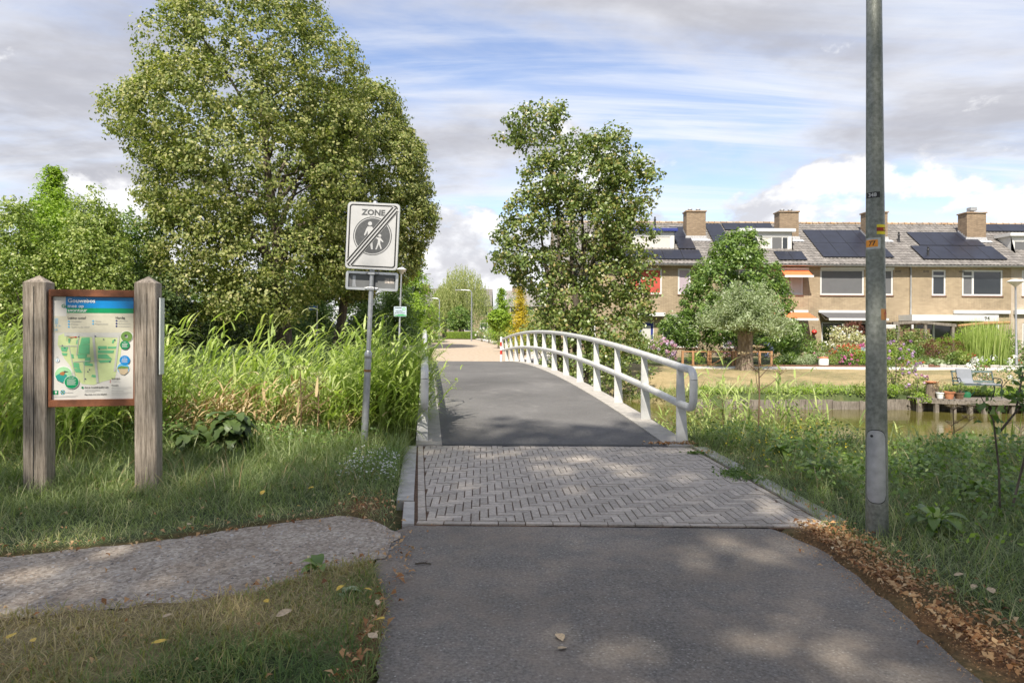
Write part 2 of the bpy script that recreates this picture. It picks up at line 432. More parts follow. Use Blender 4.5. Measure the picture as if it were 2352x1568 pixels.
GX = axis([(-900, -120, 12), (-120, -25, 24), (-25, -9, 40), (-9, 9, 150), (9, 30, 60), (30, 120, 24), (120, 900, 12)])
GY = axis([(-600, -60, 10), (-60, -8, 20), (-8, 1, 30), (1, 14, 128), (14, 34, 70), (34, 60, 40), (60, 140, 30), (140, 1800, 24)])
def litter_at(x, y):
    """how much brown leaf litter lies on the ground"""
    e = np.clip(1.1 - np.abs(x - 2.36) / .36, 0, 1) * (y < 6.2) * (y > -20) * (1 - .75 * sm(4.8, 6.2, y)) * (.45 + .75 * vnoise(x, y, .22, 51))
    e = np.maximum(e, np.clip(1 - np.abs(x - 2.25) / .2, 0, 1) * (y < 9.3) * .5 * (y > -20))
    l = np.clip(1 - np.abs(x + 1.25) / .38, 0, 1) * np.clip(1 - np.abs(y - 5.95) / .45, 0, 1)
    l = np.maximum(l, np.clip(1 - np.abs(x + .72) / .12, 0, 1) * (y < 4.9) * (y > -20) * .8)
    g = np.clip(1 - edge_dist(GRAVEL, x, y) / .14, 0, 1) * .5 * (x > -9)
    return np.clip(np.maximum(np.maximum(e, l), g), 0, 1)
def dry_at(x, y):
    lawn = sm(1.5, 6, x) * sm(23.2, 24.6, y) * (1 - sm(33, 34, y)) * (.55 + .45 * sm(.3, .6, vnoise(x, y, 1.1, 41) * .6 + vnoise(x, y, .35, 42) * .4))
    low = inpoly([(-14, 3.0), (-3, 3.7), (-1.2, 4.5), (-.7, 4.7), (-.6, 3.3), (-1.3, 3.35), (-2.2, 2.6), (-9, 1.5)], x, y) * 1.0
    return np.clip(np.maximum(lawn, low * .75), 0, 1)
def build_ground():
    X, Y = np.meshgrid(GX, GY, indexing='ij'); Z = gz(X, Y)
    for poly in (ASPHALT, GRAVEL, [(-1.02, 5.44), (2.78, 5.44), (2.62, 9.3), (-1.5, 9.3)]):
        Z = np.where(inpoly(poly, X, Y), -.07, Z)
    onb = (X > -.1276 * Y - .4) & (X < 3.8 - .1276 * Y) & (Y > 8.8) & (Y < 30.6)
    Z = np.where(onb, np.minimum(Z, -.25), Z)
    rd = inpoly(ROAD, X, Y) | inpoly(ROAD2, X, Y); Z = np.where(rd, -.06, Z)
    n, m = X.shape; V = np.stack([X, Y, Z], -1).reshape(-1, 3)
    I = np.arange(n * m).reshape(n, m)
    Fq = np.stack([I[:-1, :-1], I[1:, :-1], I[1:, 1:], I[:-1, 1:]], -1).reshape(-1, 4)
    mt, nt, b = new_mat('ground_soil'); v = _coords(nt, 'pos')
    def at(nm):
        a = nt.nodes.new('ShaderNodeAttribute'); a.attribute_name = nm; return a.outputs['Fac']
    n1 = _noise(nt, v, 3.0, 6, .65); n2 = _noise(nt, v, 26, 5, .7)
    green = _ramp(nt, _mix(nt, .5, n1, n2), [(.35, (.030, .045, .014)), (.5, (.055, .080, .022)), (.66, (.13, .125, .05))])
    dry = _ramp(nt, _mix(nt, .55, n1, n2), [(.32, (.15, .14, .05)), (.45, (.30, .23, .115)), (.6, (.40, .31, .165)), (.72, (.46, .37, .21))])
    lit = _ramp(nt, n2, [(.3, (.075, .035, .018)), (.5, (.19, .085, .035)), (.7, (.33, .17, .075))])
    c = _mix(nt, at('dry'), green, dry); c = _mix(nt, at('litter'), c, lit)
    nt.links.new(c, b.inputs['Base Color']); b.inputs['Roughness'].default_value = .95
    _bump(nt, b, n2, .8, .02)
    npmesh('ground', V, Fq, mt, smooth=True, kind='structure', attrs={'dry': dry_at(X, Y).ravel(), 'litter': litter_at(X, Y).ravel()})
ROAD = [(-4.6, 30.1), (.2, 30.1), (1.0, 36), (.6, 44), (-1.0, 58), (-3.2, 74), (-4.6, 84), (-30, 90), (-60, 92), (-60, 84), (-26, 80), (-13, 68), (-8.5, 50), (-6.5, 38)]
ROAD2 = [(-30, 1000), (-30, 1001), (-29, 1001)]
build_ground()

def sheet(name, poly, z, mat, sub=.0, jitter=0.0, kind='structure'):
    """flat paved area with a slightly crumbled edge"""
    P = []
    rr = random.Random(len(poly))
    for i in range(len(poly)):
        a = Vector(poly[i]); b = Vector(poly[(i + 1) % len(poly)]); L = (b - a).length
        n = max(1, int(min(L, 12) / sub)) if sub else 1
        for k in range(n):
            p = a.lerp(b, k / n); j = jitter if k else 0
            P.append((p.x + rr.uniform(-j, j), p.y + rr.uniform(-j, j)))
    mb = MB(); mb.add([(x, y, z) for x, y in P], [tuple(range(len(P)))])
    import bmesh
    me = bpy.data.meshes.new(name); me.from_pydata(mb.v, [], mb.f)
    bm = bmesh.new(); bm.from_mesh(me); bmesh.ops.triangulate(bm, faces=bm.faces[:]); bm.normal_update()
    for f in bm.faces:
        if f.normal.z < 0: f.normal_flip()
    bm.to_mesh(me); bm.free(); me.materials.append(mat)
    o = bpy.data.objects.new(name, me); COL.objects.link(o); o['kind'] = kind; return o
sheet('asphalt_path', ASPHALT, .004, M['asphalt'], .10, .018)
def m_gravel():
    m, nt, b = new_mat('gravel'); v = _coords(nt, 'pos')
    vo = nt.nodes.new('ShaderNodeTexVoronoi'); vo.inputs['Scale'].default_value = 48; nt.links.new(v, vo.inputs['Vector'])
    n1 = _noise(nt, v, 2.2, 6, .62); n2 = _noise(nt, v, 60, 4, .7)
    c = _ramp(nt, vo.outputs['Color'], [(.1, (.25, .21, .17)), (.5, (.40, .35, .295)), (.9, (.54, .485, .42))])
    c = _mix(nt, 1.0, c, _ramp(nt, n1, [(.32, (.74, .68, .62)), (.66, (1.1, 1.08, 1.05))]), 'MULTIPLY')
    c = _mix(nt, 1.0, c, _ramp(nt, n2, [(.3, (.7, .7, .7)), (.6, (1.08, 1.08, 1.08))]), 'MULTIPLY')
    nt.links.new(c, b.inputs['Base Color']); b.inputs['Roughness'].default_value = .95
    _bump(nt, b, _mix(nt, .5, vo.outputs['Distance'], n2), .8, .012); return m
M['gravel'] = m_gravel()
sheet('gravel_path', GRAVEL, .010, M['gravel'], .10, .03)
M['road'] = m_plain('orange_road_brick', (.44, .355, .27), .9, var=.18, scale=5, bump=.3, bscale=70, col2=(.33, .26, .195))
sheet('brick_road', ROAD, .0, M['road'])
M['pavement'] = m_plain('pale_pavement', (.60, .55, .50), .9, var=.1, scale=3)
# raised pavement with its kerb on the right of the road beyond the bridge
mb = MB(); PV = [(.25, 30.3), (1.05, 36), (.65, 44), (-.95, 58), (-3.1, 74), (-4.5, 84.1), (-4.2, 85.6), (-2.2, 76), (.4, 60), (2.4, 46), (2.5, 36), (2.2, 30.3)]
mb.prism(PV[::-1], 2, -.2, .10); mb.build('pavement', M['pavement'], kind='structure')
# pale footpath in front of the gardens
mb = MB(); mb.prism([(1.5, 31.5), (60, 31.8), (60, 33.5), (1.5, 33.2)], 2, -.5, -.275); mb.build('footpath', m_plain('footpath_slabs', (.58, .55, .51), .9, var=.08, scale=4), kind='structure')

# water
def m_water():
    m, nt, b = new_mat('canal_water'); v = _coords(nt, 'pos')
    c = _ramp(nt, _noise(nt, v, .5, 3, .5), [(.35, (.085, .075, .018)), (.65, (.13, .115, .03))])
    nt.links.new(c, b.inputs['Base Color']); b.inputs['Roughness'].default_value = .07
    b.inputs['IOR'].default_value = 1.33
    mp = nt.nodes.new('ShaderNodeMapping'); nt.links.new(v, mp.inputs[0]); mp.inputs['Scale'].default_value = (.6, 1.8, 1)
    _bump(nt, b, _noise(nt, mp.outputs[0], 3.2, 3, .5), .10, .05); return m
mb = MB(); mb.add([(-90, 10.5, WATER_Z), (90, 10.5, WATER_Z), (90, 31, WATER_Z), (-90, 31, WATER_Z)], [(0, 1, 2, 3)])
mb.build('water', m_water(), kind='structure')

# loose stones on the gravel path and crumbs on the asphalt: far too many to count
def pebbles(name, n, region, size, mat, zbase, rng, inside):
    x = rng.uniform(region[0], region[1], n); y = rng.uniform(region[2], region[3], n); k = inside(x, y); x, y = x[k], y[k]; n = len(x)
    s = size[0] + (size[1] - size[0]) * rng.random(n) ** 3
    base = np.array([(1, 0, 0), (0, 1, 0), (-1, 0, 0), (0, -1, 0), (.0, .0, .62)]) 
    V = base[None] * s[:, None, None] * (1 + rng.uniform(-.35, .35, (n, 5, 1)))
    a = rng.uniform(0, 6.28, n); ca, sa = np.cos(a)[:, None], np.sin(a)[:, None]
    V = np.stack([V[..., 0] * ca - V[..., 1] * sa * .8, V[..., 0] * sa + V[..., 1] * ca * .8, V[..., 2]], -1)
    V += np.stack([x, y, np.full(n, zbase)], -1)[:, None]
    f = np.array([(0, 1, 4), (1, 2, 4), (2, 3, 4), (3, 0, 4)]); Fq = (f[None] + 5 * np.arange(n)[:, None, None]).reshape(-1, 3)
    return npmesh(name, V.reshape(-1, 3), Fq, mat, attrs={'tint': np.repeat(rng.random(n), 5)})
M['pebble'] = m_leaf('pebble_stone', [(.15, .135, .12), (.27, .245, .22), (.38, .35, .315), (.52, .49, .46)], .9, 0.0)
o = pebbles('gravel', 8500, (-6.5, -.8, 3.0, 5.8), (.004, .016), M['pebble'], .009, R, lambda x, y: inpoly(GRAVEL, x, y)); tag(o, 'loose grey gravel scattered over the side path', 'gravel', kind='stuff')
o = pebbles('grit', 900, (-.95, 2.2, 2.4, 5.4), (.002, .007), M['pebble'], .003, R, lambda x, y: inpoly(ASPHALT, x, y)); tag(o, 'tiny pale grit lying on the asphalt path', 'grit', kind='stuff')

# ------------------------------------------------------------------ brick paving before the bridge
def clip_poly(P, poly):
    """Sutherland-Hodgman against a counter-clockwise convex polygon"""
    for i in range(len(poly)):
        ax, ay = poly[i]; bx, by = poly[(i + 1) % len(poly)]
        side = lambda p: (bx - ax) * (p[1] - ay) - (by - ay) * (p[0] - ax)
        out = []
        for j in range(len(P)):
            p, q = P[j], P[(j + 1) % len(P)]; sp, sq = side(p), side(q)
            if sp >= 0: out.append(p)
            if (sp >= 0) != (sq >= 0):
                t = sp / (sp - sq); out.append((p[0] + t * (q[0] - p[0]), p[1] + t * (q[1] - p[1])))
        P = out
        if len(P) < 3: return []
    return P
def area(P): return abs(sum(P[i][0] * P[(i + 1) % len(P)][1] - P[(i + 1) % len(P)][0] * P[i][1] for i in range(len(P)))) / 2
def build_paving():
    root = bpy.data.objects.new('brick_paving', None); COL.objects.link(root); root['kind'] = 'structure'
    mb = MB(); mb.prism([(PAVE[0][0] - .12, PAVE[0][1] - .03), (PAVE[1][0] + .1, PAVE[1][1] - .03), (PAVE[2][0] + .1, PAVE[2][1]), (PAVE[3][0] - .12, PAVE[3][1])], 2, -.12, .004)
    mb.build('bedding', M['joint'], root)
    L, W, G = .2190, .0730, .0085
    def piece(w, l):
        b = MB(); h = .045; e = .004
        b.add([(0, 0, 0), (w, 0, 0), (w, l, 0), (0, l, 0), (0, 0, h - e), (w, 0, h - e), (w, l, h - e), (0, l, h - e), (e, e, h), (w - e, e, h), (w - e, l - e, h), (e, l - e, h)],
              [(0, 1, 5, 4), (1, 2, 6, 5), (2, 3, 7, 6), (3, 0, 4, 7), (4, 5, 9, 8), (5, 6, 10, 9), (6, 7, 11, 10), (7, 4, 8, 11), (8, 9, 10, 11)])
        me = bpy.data.meshes.new('brick'); me.from_pydata(b.v, [], b.f); me.update(); me.materials.append(M['paver']); return me
    meH = piece(L - G, W - G); meV = piece(W - G, L - G)
    a0 = math.radians(2.5); ca, sa = math.cos(a0), math.sin(a0); ox, oy = PAVE[0]
    tow = lambda u, v: (ox + u * ca - v * sa, oy + u * sa + v * ca)
    inner = [(PAVE[0][0] + .075, PAVE[0][1] + .075), (PAVE[1][0] - .075, PAVE[1][1] + .075), (PAVE[2][0] - .07, PAVE[2][1]), (PAVE[3][0] + .075, PAVE[3][1])]
    items = []; rr = random.Random(4)
    for k in range(-20, 80):
        for j in range(-14, 20):
            for kind in 'HV':
                if kind == 'H': u, v, w, l = (k + j * 6) * W, k * W, L - G, W - G
                else: u, v, w, l = (k + 3 + j * 6) * W, (k - 2) * W, W - G, L - G
                if u < -.9 or u > 4.2 or v < -.4 or v > 4.2: continue
                quad = [tow(u, v), tow(u + w, v), tow(u + w, v + l), tow(u, v + l)]
                cl = clip_poly(quad, inner)
                if len(cl) < 3 or area(cl) < .0012: continue
                items.append((cl[0][1], kind if area(cl) > .999 * w * l else None, quad, cl, u, v))
    # border rows
    def border(A, B, n, wid, inward):
        A = Vector(A); B = Vector(B); d = (B - A) / n; nrm = Vector((-d.y, d.x)).normalized() * (wid - G) * inward; g = d.normalized() * G
        for i in range(n):
            p = A + d * i; q = p + d - g; items.append((p.y, None, None, [tuple(p), tuple(q), tuple(q + nrm), tuple(p + nrm)] if inward > 0 else [tuple(p), tuple(p + nrm), tuple(q + nrm), tuple(q)], 0, 0))
    border(PAVE[0], PAVE[1], 15, .074, 1); border(PAVE[3], (PAVE[0][0], PAVE[0][1] + .075), 17, .074, 1); border((PAVE[1][0], PAVE[1][1] + .075), PAVE[2], 17, .068, 1)
    items.sort(key=lambda t: t[0])
    rest = MB(); cnt = 0
    for y, kind, quad, cl, u, v in items:
        dz = rr.uniform(-.003, .003)
        if cnt < 299:
            if kind:
                x, yy = tow(u, v)
                o = inst(meH if kind == 'H' else meV, 'brick', root, Matrix.Translation((x, yy, -.028 + dz)) @ Matrix.Rotation(a0, 4, 'Z'))
            else:
                b = MB(); b.prism(cl, 2, -.028, .017 + dz); b.build('brick', M['paver'], root)
            cnt += 1
        else: rest.prism(cl, 2, -.028, .017 + dz)
    o = rest.build('rear_bricks', m_plain('paving_brick_rear', (.46, .405, .345), .85, var=.26, scale=15, bump=.4, bscale=120), root, kind='stuff')
    # kerbs
    kb = MB(); kb.prism([(-.87, 5.46), (-.775, 5.46), (-.87, 6.15), (-.965, 6.15)], 2, -.1, .022); kb.build('kerb', M['concrete'], root)
    for i in range(5):
        t0, t1 = i / 5, (i + 1) / 5 - .004; kb = MB()
        ax, ay, bx, by = -.97 + .0, 6.2, -1.34, 9.05
        p = lambda t, o: (ax + (bx - ax) * t + o, ay + (by - ay) * t)
        kb.prism([p(t0, -.07), p(t0, 0.085), p(t1, 0.085), p(t1, -.07)], 2, -.1, .021); kb.build('kerb', M['concrete'], root)
    for i in range(4):
        t0, t1 = i / 4, (i + 1) / 4 - .005; kb = MB()
        p = lambda t, o: (2.585 + (2.41 - 2.585) * t + o, 5.6 + (9.05 - 5.6) * t)
        kb.prism([p(t0, -.0), p(t0, .17), p(t1, .17), p(t1, -.0)], 2, -.1, .026); kb.build('kerb', M['concrete'], root)
build_paving()

# ------------------------------------------------------------------ footbridge
def deck_h(Y): return .42 - .0036 * (Y - 19.6) ** 2 if 9 <= Y <= 30.2 else .03
BD = Vector((-.1276, 1.0)).normalized()
def build_bridge():
    root = thing('footbridge', 'arched white-railed bridge with a dark asphalt deck over the canal', 'bridge')
    ys = np.linspace(9.06, 30.15, 44)
    def strip(name, xa, xb, z0, thick, mat, ya=0, yb=44, split=None):
        b = MB(); V = []; Fl = []
        for Y in ys[ya:yb]:
            h = deck_h(Y) + z0; x0 = xa - .1276 * Y; x1 = xb - .1276 * Y
            V += [(x0, Y, h), (x1, Y, h), (x1, Y, h - thick), (x0, Y, h - thick)]
        n = len(V) // 4
        for i in range(n - 1):
            a = i * 4; c = a + 4
            Fl += [(a, a + 1, c + 1, c), (a + 1, a + 2, c + 2, c + 1), (a + 2, a + 3, c + 3, c + 2), (a + 3, a, c, c + 3)]
        Fl += [(0, 3, 2, 1), (4 * n - 4, 4 * n - 3, 4 * n - 2, 4 * n - 1)]
        b.add(V, Fl); return b.build(name, mat, root)
    strip('deck', .235, 3.235, .0, .30, M['deck'])
    strip('kerb', .0 - .11, .235, .014, .46, M['concrete_pale']); strip('kerb', 3.235, 3.58, .014, .46, M['concrete_pale'])
    # metal joint at the near end, a seam further up
    for Y, w, m in ((9.13, .02, 'black'), (15.3, .012, 'band'), (9.085, .06, 'band')):
        b = MB(); V = []
        for yy in (Y, Y + w): V += [(.24 - .1276 * yy, yy, deck_h(yy) + .0035), (3.23 - .1276 * yy, yy, deck_h(yy) + .0035)]
        b.add(V, [(0, 1, 3, 2)]); b.build('joint', M[m], root)
    for Yc in (9.6, 29.6):
        b = MB(); x = -.1276 * Yc; b.box(x - .1, x + 3.55, Yc - .45, Yc + .45, -2.0, deck_h(Yc) - .32); b.build('abutment', M['concrete'], root)
    def rail(side):
        off = 0.0 if side < 0 else 3.467
        rl = None
        def pt(Y, h): return (off - .1276 * Y, Y, deck_h(min(max(Y, 9.1), 30.1)) + h)
        TOP, LOW = 1.03, .53
        P = []; c = .13
        Ya, Yb = 8.80, 30.3
        def arc(cx, cz, a0, a1):
            return [pt(cx + c * math.cos(a), cz + c * math.sin(a)) for a in np.linspace(a0, a1, 6)]
        P += arc(Ya + c, TOP - c, math.pi, math.pi / 2)
        P += [pt(Y, TOP) for Y in np.linspace(Ya + .5, Yb - .5, 34)]
        P += arc(Yb - c, TOP - c, math.pi / 2, 0) + arc(Yb - c, LOW + c, 0, -math.pi / 2)
        P += [pt(Y, LOW) for Y in np.linspace(Yb - .5, Ya + .5, 34)]
        P += arc(Ya + c, LOW + c, -math.pi / 2, -math.pi)
        P.append(P[0])
        b = MB(); b.tube(P, .052, 12, False); rl = b.build('railing', M['white_rail'], root, smooth=True)
        if side > 0: rl['label'] = 'white tubular railing on the side of the houses'
        else: rl['label'] = 'white tubular railing half hidden in the reeds'
        Y = 9.27; i = 0
        while Y < 29.9:
            h = deck_h(Y); x = off - .1276 * Y
            # each post is a tapered plate standing across the bridge, leaning a little outwards at its foot
            s = 1 if side > 0 else -1
            b = MB(); z0, z1 = h - .10, h + TOP - .02
            w0, w1, t0, t1 = .082, .044, .022, .014
            sh = .035 * s
            V = [(x - w0 + sh, Y - t0, z0), (x + w0 + sh, Y - t0, z0), (x + w0 + sh, Y + t0, z0), (x - w0 + sh, Y + t0, z0),
                 (x - w1, Y - t1, z1), (x + w1, Y - t1, z1), (x + w1, Y + t1, z1), (x - w1, Y + t1, z1)]
            b.add(V, [(0, 3, 2, 1), (4, 5, 6, 7), (0, 1, 5, 4), (1, 2, 6, 5), (2, 3, 7, 6), (3, 0, 4, 7)])
            b.build('post', M['white_rail'], rl)
            Y += 1.52; i += 1
    rail(-1); rail(1)
build_bridge()

# red and white bollard at the far end of the bridge
b = thing('bollard', 'slim red and white striped post at the far end of the bridge', 'bollard', (-.48, 30.75, 0))
for i in range(6):
    q = MB(); q.tube([(0, 0, -.02 + i * .185), (0, 0, .165 + i * .185)], .055, 12); q.build('stripe', M['red'] if i in (2, 4) else M['white'], b, smooth=True)
q = MB(); q.lathe([(.055, 0), (.045, .03), (.02, .05)], (0, 0, 1.09), 12); q.build('cap', M['white'], b, smooth=True)

# ------------------------------------------------------------------ information board
def build_board():
    L = Vector((wx(93, 6.43), 6.43, 0)); Rr = Vector((wx(344, 6.62), 6.62, 0))
    d = Rr - L; W = d.length; ang = math.atan2(d.y, d.x)
    root = thing('information_board', 'wooden park map board on two thick oak posts beside the gravel path', 'notice board', (L.x, L.y, 0), ang)
    for i, x in enumerate((0, W)):
        b = MB(); h = 2.06 if i == 0 else 2.07; s = .098; c = .010
        prof = [(-s + c, -s), (s - c, -s), (s, -s + c), (s, s - c), (s - c, s), (-s + c, s), (-s, s - c), (-s, -s + c)]
        V = []
        for z, k in ((-.25, 1.0), (.6, 1.0), (1.3, .99), (h - .07, .985)): V += [(p[0] * k, p[1] * k, z) for p in prof]
        V += [(.005, 0, h)]
        Fl = [(r * 8 + j, r * 8 + (j + 1) % 8, r * 8 + 8 + (j + 1) % 8, r * 8 + 8 + j) for r in range(3) for j in range(8)]
        Fl += [(24 + j, 24 + (j + 1) % 8, 32) for j in range(8)]
        b.add(V, Fl); o = b.build('post', M['wood_old'], root); o.location = (x, 0, 0)
        o.rotation_euler = (0, math.radians(-.45), 0)
        # drying crack
        q = MB(); q.add([(-.012, -.0995, .1), (-.004, -.0995, .1), (.002, -.0995, 1.95), (-.004, -.0995, 1.95)], [(0, 1, 2, 3)]) if i == 0 else q.add([(.01, -.0995, 1.3), (.016, -.0995, 1.3), (.02, -.0995, 1.9), (.016, -.0995, 1.9)], [(0, 1, 2, 3)])
        q.build('crack', M['black'], o)
    x0, x1 = .098, W - .098; zb, zt = wz(938, 6.46), wz(671, 6.5)
    fr = MB(); yb, yf = .04, -.075
    fr.box(x0, x1, yf, yb, zt - .066, zt); fr.box(x0, x1, yf, yb, zb, zb + .066)
    fr.box(x0, x0 + .024, yf, yb, zb + .066, zt - .066); fr.box(x1 - .024, x1, yf, yb, zb + .066, zt - .066)
    fr.build('frame', M['rust'], root, bevel=.003)
    px0, px1, pz0, pz1 = x0 + .024, x1 - .024, zb + .066, zt - .066
    m_panel = m_plain('panel_print_white', (.60, .585, .55), .25, var=.03)
    b = MB(); b.box(px0, px1, -.045, -.03, pz0, pz1); panel = b.build('map_panel', m_panel, root)
    PW, PH = px1 - px0, pz1 - pz0
    cols = {'blue': (.0, .20, .52), 'green': (.0, .24, .09), 'beige': (.50, .475, .38), 'map': (.52, .60, .30), 'field': (.13, .43, .21), 'lightfield': (.30, .55, .30), 'road': (.46, .46, .43),
            'dkgreen': (.01, .20, .08), 'navy': (.02, .03, .14), 'sky': (.10, .36, .60), 'text': (.06, .06, .06), 'white': (.74, .74, .73), 'photo': (.12, .22, .05), 'teal': (.02, .26, .22), 'bird': (.36, .14, .05), 'sand': (.45, .36, .24), 'redp': (.5, .04, .03), 'grey': (.33, .33, .32)}
    pm = {k: m_plain('print_' + k, v, .3, var=.05, scale=20) for k, v in cols.items()}
    lay = [0]
    # u to the right, v down, both as shares of the printed sheet
    def U(u): return px0 + u * PW
    def Vv(v): return pz1 - v * PH
    def poly(pts, col, name='print', layer=1):
        y = -.045 - .0012 * layer
        q = MB(); q.add([(U(u), y, Vv(v)) for u, v in pts], [tuple(range(len(pts)))]); return q.build(name, pm[col], panel)
    def rect(u0, v0, u1, v1, col, layer=1, name='print'): return poly([(u0, v1), (u1, v1), (u1, v0), (u0, v0)], col, name, layer)
    def disc(u, v, r, col, layer=3, name='print'):
        return poly([(u + r * math.cos(a) , v - r * PW / PH * math.sin(a)) for a in np.linspace(0, 2 * math.pi, 28, endpoint=False)], col, name, layer)
    def txt(s, u, v, h, col, bold=0.0, layer=4, align='LEFT'):
        Mx = Matrix.Translation((U(u), -.045 - .0012 * layer, Vv(v))) @ Matrix.Rotation(math.pi / 2, 4, 'X')
        return text(s, h * PH * 1.38, pm[col], panel, Mx, align, 'lettering', bold)
    rect(.155, 0, .995, .118, 'blue'); rect(.17, .11, .995, .158, 'green', 2)
    rect(.0, .19, .995, .35, 'beige'); rect(.165, .158, .995, .192, 'beige')
    txt('Gouwebos', .18, .057, .040, 'white', .0006); txt('mee op', .18, .106, .034, 'white', .0003); txt('avontuur', .18, .147, .034, 'white', .0003); txt('Ga', .105, .107, .034, 'dkgreen', .0008)
    txt('Lekker actief', .18, .217, .022, 'text', .0004); txt('Handig', .765, .213, .022, 'text', .0004)
    for i, s in enumerate(('Wandelen', 'Fietsen', 'Spelen in de natuur')): disc(.195, .24 + .027 * i, .012, 'sky'); txt(s, .225, .247 + .027 * i, .015, 'grey')
    for i, s in enumerate(('Vissen', 'Reigerkolonie')): disc(.49, .236 + .027 * i, .012, 'sky'); txt(s, .515, .243 + .027 * i, .015, 'grey')
    for i, s in enumerate(('Informatie', 'Parkeerplaats', 'Picknickplaats')): disc(.778, .232 + .027 * i, .012, 'navy'); txt(s, .80, .239 + .027 * i, .015, 'grey')
    poly([(.07, .38), (.14, .355), (.5, .352), (.84, .35), (.84, .50), (.82, .62), (.78, .73), (.76, .80), (.60, .83), (.5, .86), (.36, .85), (.28, .80), (.22, .68), (.14, .60), (.10, .52), (.06, .47)][::-1], 'map', layer=1)
    poly([(.14, .352), (.84, .348), (.82, .40), (.14, .385)][::-1], 'road', layer=2)
    fields = [[(.35, .40), (.45, .395), (.45, .46), (.33, .47)], [(.32, .47), (.45, .465), (.45, .56), (.31, .555)], [(.30, .56), (.42, .56), (.41, .60), (.31, .60)], [(.40, .59), (.46, .59), (.46, .64), (.38, .65)],
              [(.10, .49), (.19, .49), (.17, .535), (.11, .53)], [(.11, .545), (.18, .55), (.17, .575), (.12, .57)], [(.215, .555), (.25, .56), (.26, .60), (.22, .595)], [(.25, .64), (.32, .645), (.33, .70), (.26, .69)], [(.26, .70), (.33, .70), (.36, .74), (.28, .735)], [(.37, .64), (.49, .655), (.49, .675), (.38, .67)],
              [(.55, .48), (.66, .48), (.66, .51), (.55, .51)], [(.67, .485), (.78, .485), (.77, .505), (.67, .505)], [(.55, .52), (.75, .525), (.74, .55), (.55, .55)], [(.55, .56), (.66, .56), (.73, .61), (.55, .60)], [(.55, .62), (.72, .615), (.70, .64), (.58, .645)], [(.73, .42), (.76, .415), (.74, .455), (.72, .45)], [(.48, .76), (.53, .765), (.53, .79), (.47, .78)], [(.19, .41), (.215, .41), (.21, .45), (.19, .45)], [(.29, .42), (.31, .42), (.31, .46), (.285, .46)]]
    for f in fields: poly(f[::-1], 'field', 'map_patch', 3)
    for a in ([(.475, .355), (.505, .355), (.565, .84), (.535, .84)], [(.80, .36), (.825, .36), (.77, .73), (.745, .73)], [(.315, .36), (.325, .36), (.295, .57), (.287, .57)], [(.075, .475), (.30, .478), (.30, .484), (.075, .482)], [(.19, .47), (.20, .47), (.285, .80), (.275, .80)], [(.26, .63), (.56, .62), (.56, .626), (.26, .636)], [(.38, .63), (.387, .63), (.387, .83), (.38, .83)]): poly(a[::-1], 'road', 'map_line', 4)
    for u, v in ((.315, .39), (.52, .385), (.76, .42), (.12, .475), (.15, .50), (.43, .73), (.62, .415), (.45, .71), (.40, .80), (.57, .51), (.70, .635)): disc(u, v, .008, 'navy', 5)
    poly([(.205, .394), (.28, .390), (.28, .396), (.205, .399)], 'redp', layer=5); poly([(.275, .386), (.30, .392), (.275, .401)][::-1], 'redp', layer=5)
    txt('Hier\nbevindt\nu zich', .165, .392, .013, 'text')
    disc(.905, .387, .077, 'white', 4); disc(.905, .387, .072, 'photo', 5); disc(.895, .378, .017, 'text', 6); disc(.885, .470, .060, 'dkgreen', 7)
    rect(.905 - .015, .375, .92, .40, 'grey', 6)
    disc(.885, .62, .064, 'blue', 7); disc(.865, .70, .080, 'white', 4); disc(.865, .70, .075, 'sky', 5); poly([(.795, .70), (.93, .70), (.92, .74), (.88, .765), (.83, .755)][::-1], 'sand', layer=6); poly([(.80, .69), (.84, .675), (.93, .685), (.935, .705), (.795, .705)][::-1], 'photo', layer=6)
    disc(.135, .755, .108, 'white', 4); disc(.135, .755, .102, 'lightfield', 5); poly([(.04, .77), (.09, .745), (.17, .755), (.19, .79), (.12, .835), (.06, .81)][::-1], 'teal', layer=6); poly([(.09, .74), (.13, .725), (.155, .74), (.14, .765), (.10, .76)][::-1], 'bird', layer=7); poly([(.14, .72), (.20, .728), (.14, .738)][::-1], 'text', layer=7)
    disc(.235, .83, .090, 'white', 7); disc(.235, .83, .085, 'green', 8)
    for c, r, v0, k in (((.235), .055, .815, 7), ((.885), .035, .475, 4), ((.885), .038, .625, 4)):
        for i in range(k): rect(c - r, v0 + .0085 * i - .012, c + r * (1 - .15 * (i % 3)), v0 + .0085 * i - .0095, 'white', 9)
    txt('IJsvogel', .235, .79, .012, 'white', layer=9, align='CENTER'); txt('Met\nde hond', .885, .447, .010, 'white', layer=9, align='CENTER'); txt('Lekker\nstruinen', .885, .597, .010, 'white', layer=9, align='CENTER')
    disc(.06, .62, .026, 'sky', 3); disc(.06, .62, .023, 'white', 4); txt('N', .06, .595, .012, 'text', align='CENTER'); poly([(.053, .628), (.06, .605), (.067, .628)], 'sky', layer=5)
    disc(.365, .885, .014, 'dkgreen'); txt('Zet je locatiebepaling aan', .39, .890, .015, 'text', .0006)
    for i in range(3): rect(.39, .906 + .011 * i, .58 - .06 * (i == 2), .9085 + .011 * i, 'grey', 2)
    txt('Mee weten over onze gebieden?', .39, .957, .011, 'text', .0005)
    txt('Spelregels', .72, .805, .014, 'text', .0004); txt('Honden', .72, .872, .014, 'text', .0004)
    for i in range(2): disc(.705, .819 + .017 * i, .006, 'redp'); rect(.72, .818 + .017 * i, .83, .8205 + .017 * i, 'grey', 2)
    for i in range(5): rect(.72, .888 + .017 * i, .97 - .05 * (i % 3), .8905 + .017 * i, 'grey', 2); 
    rect(.005, .91, .072, .950, 'dkgreen', 2); disc(.045, .925, .012, 'white', 3); rect(.042, .93, .048, .945, 'white', 3)
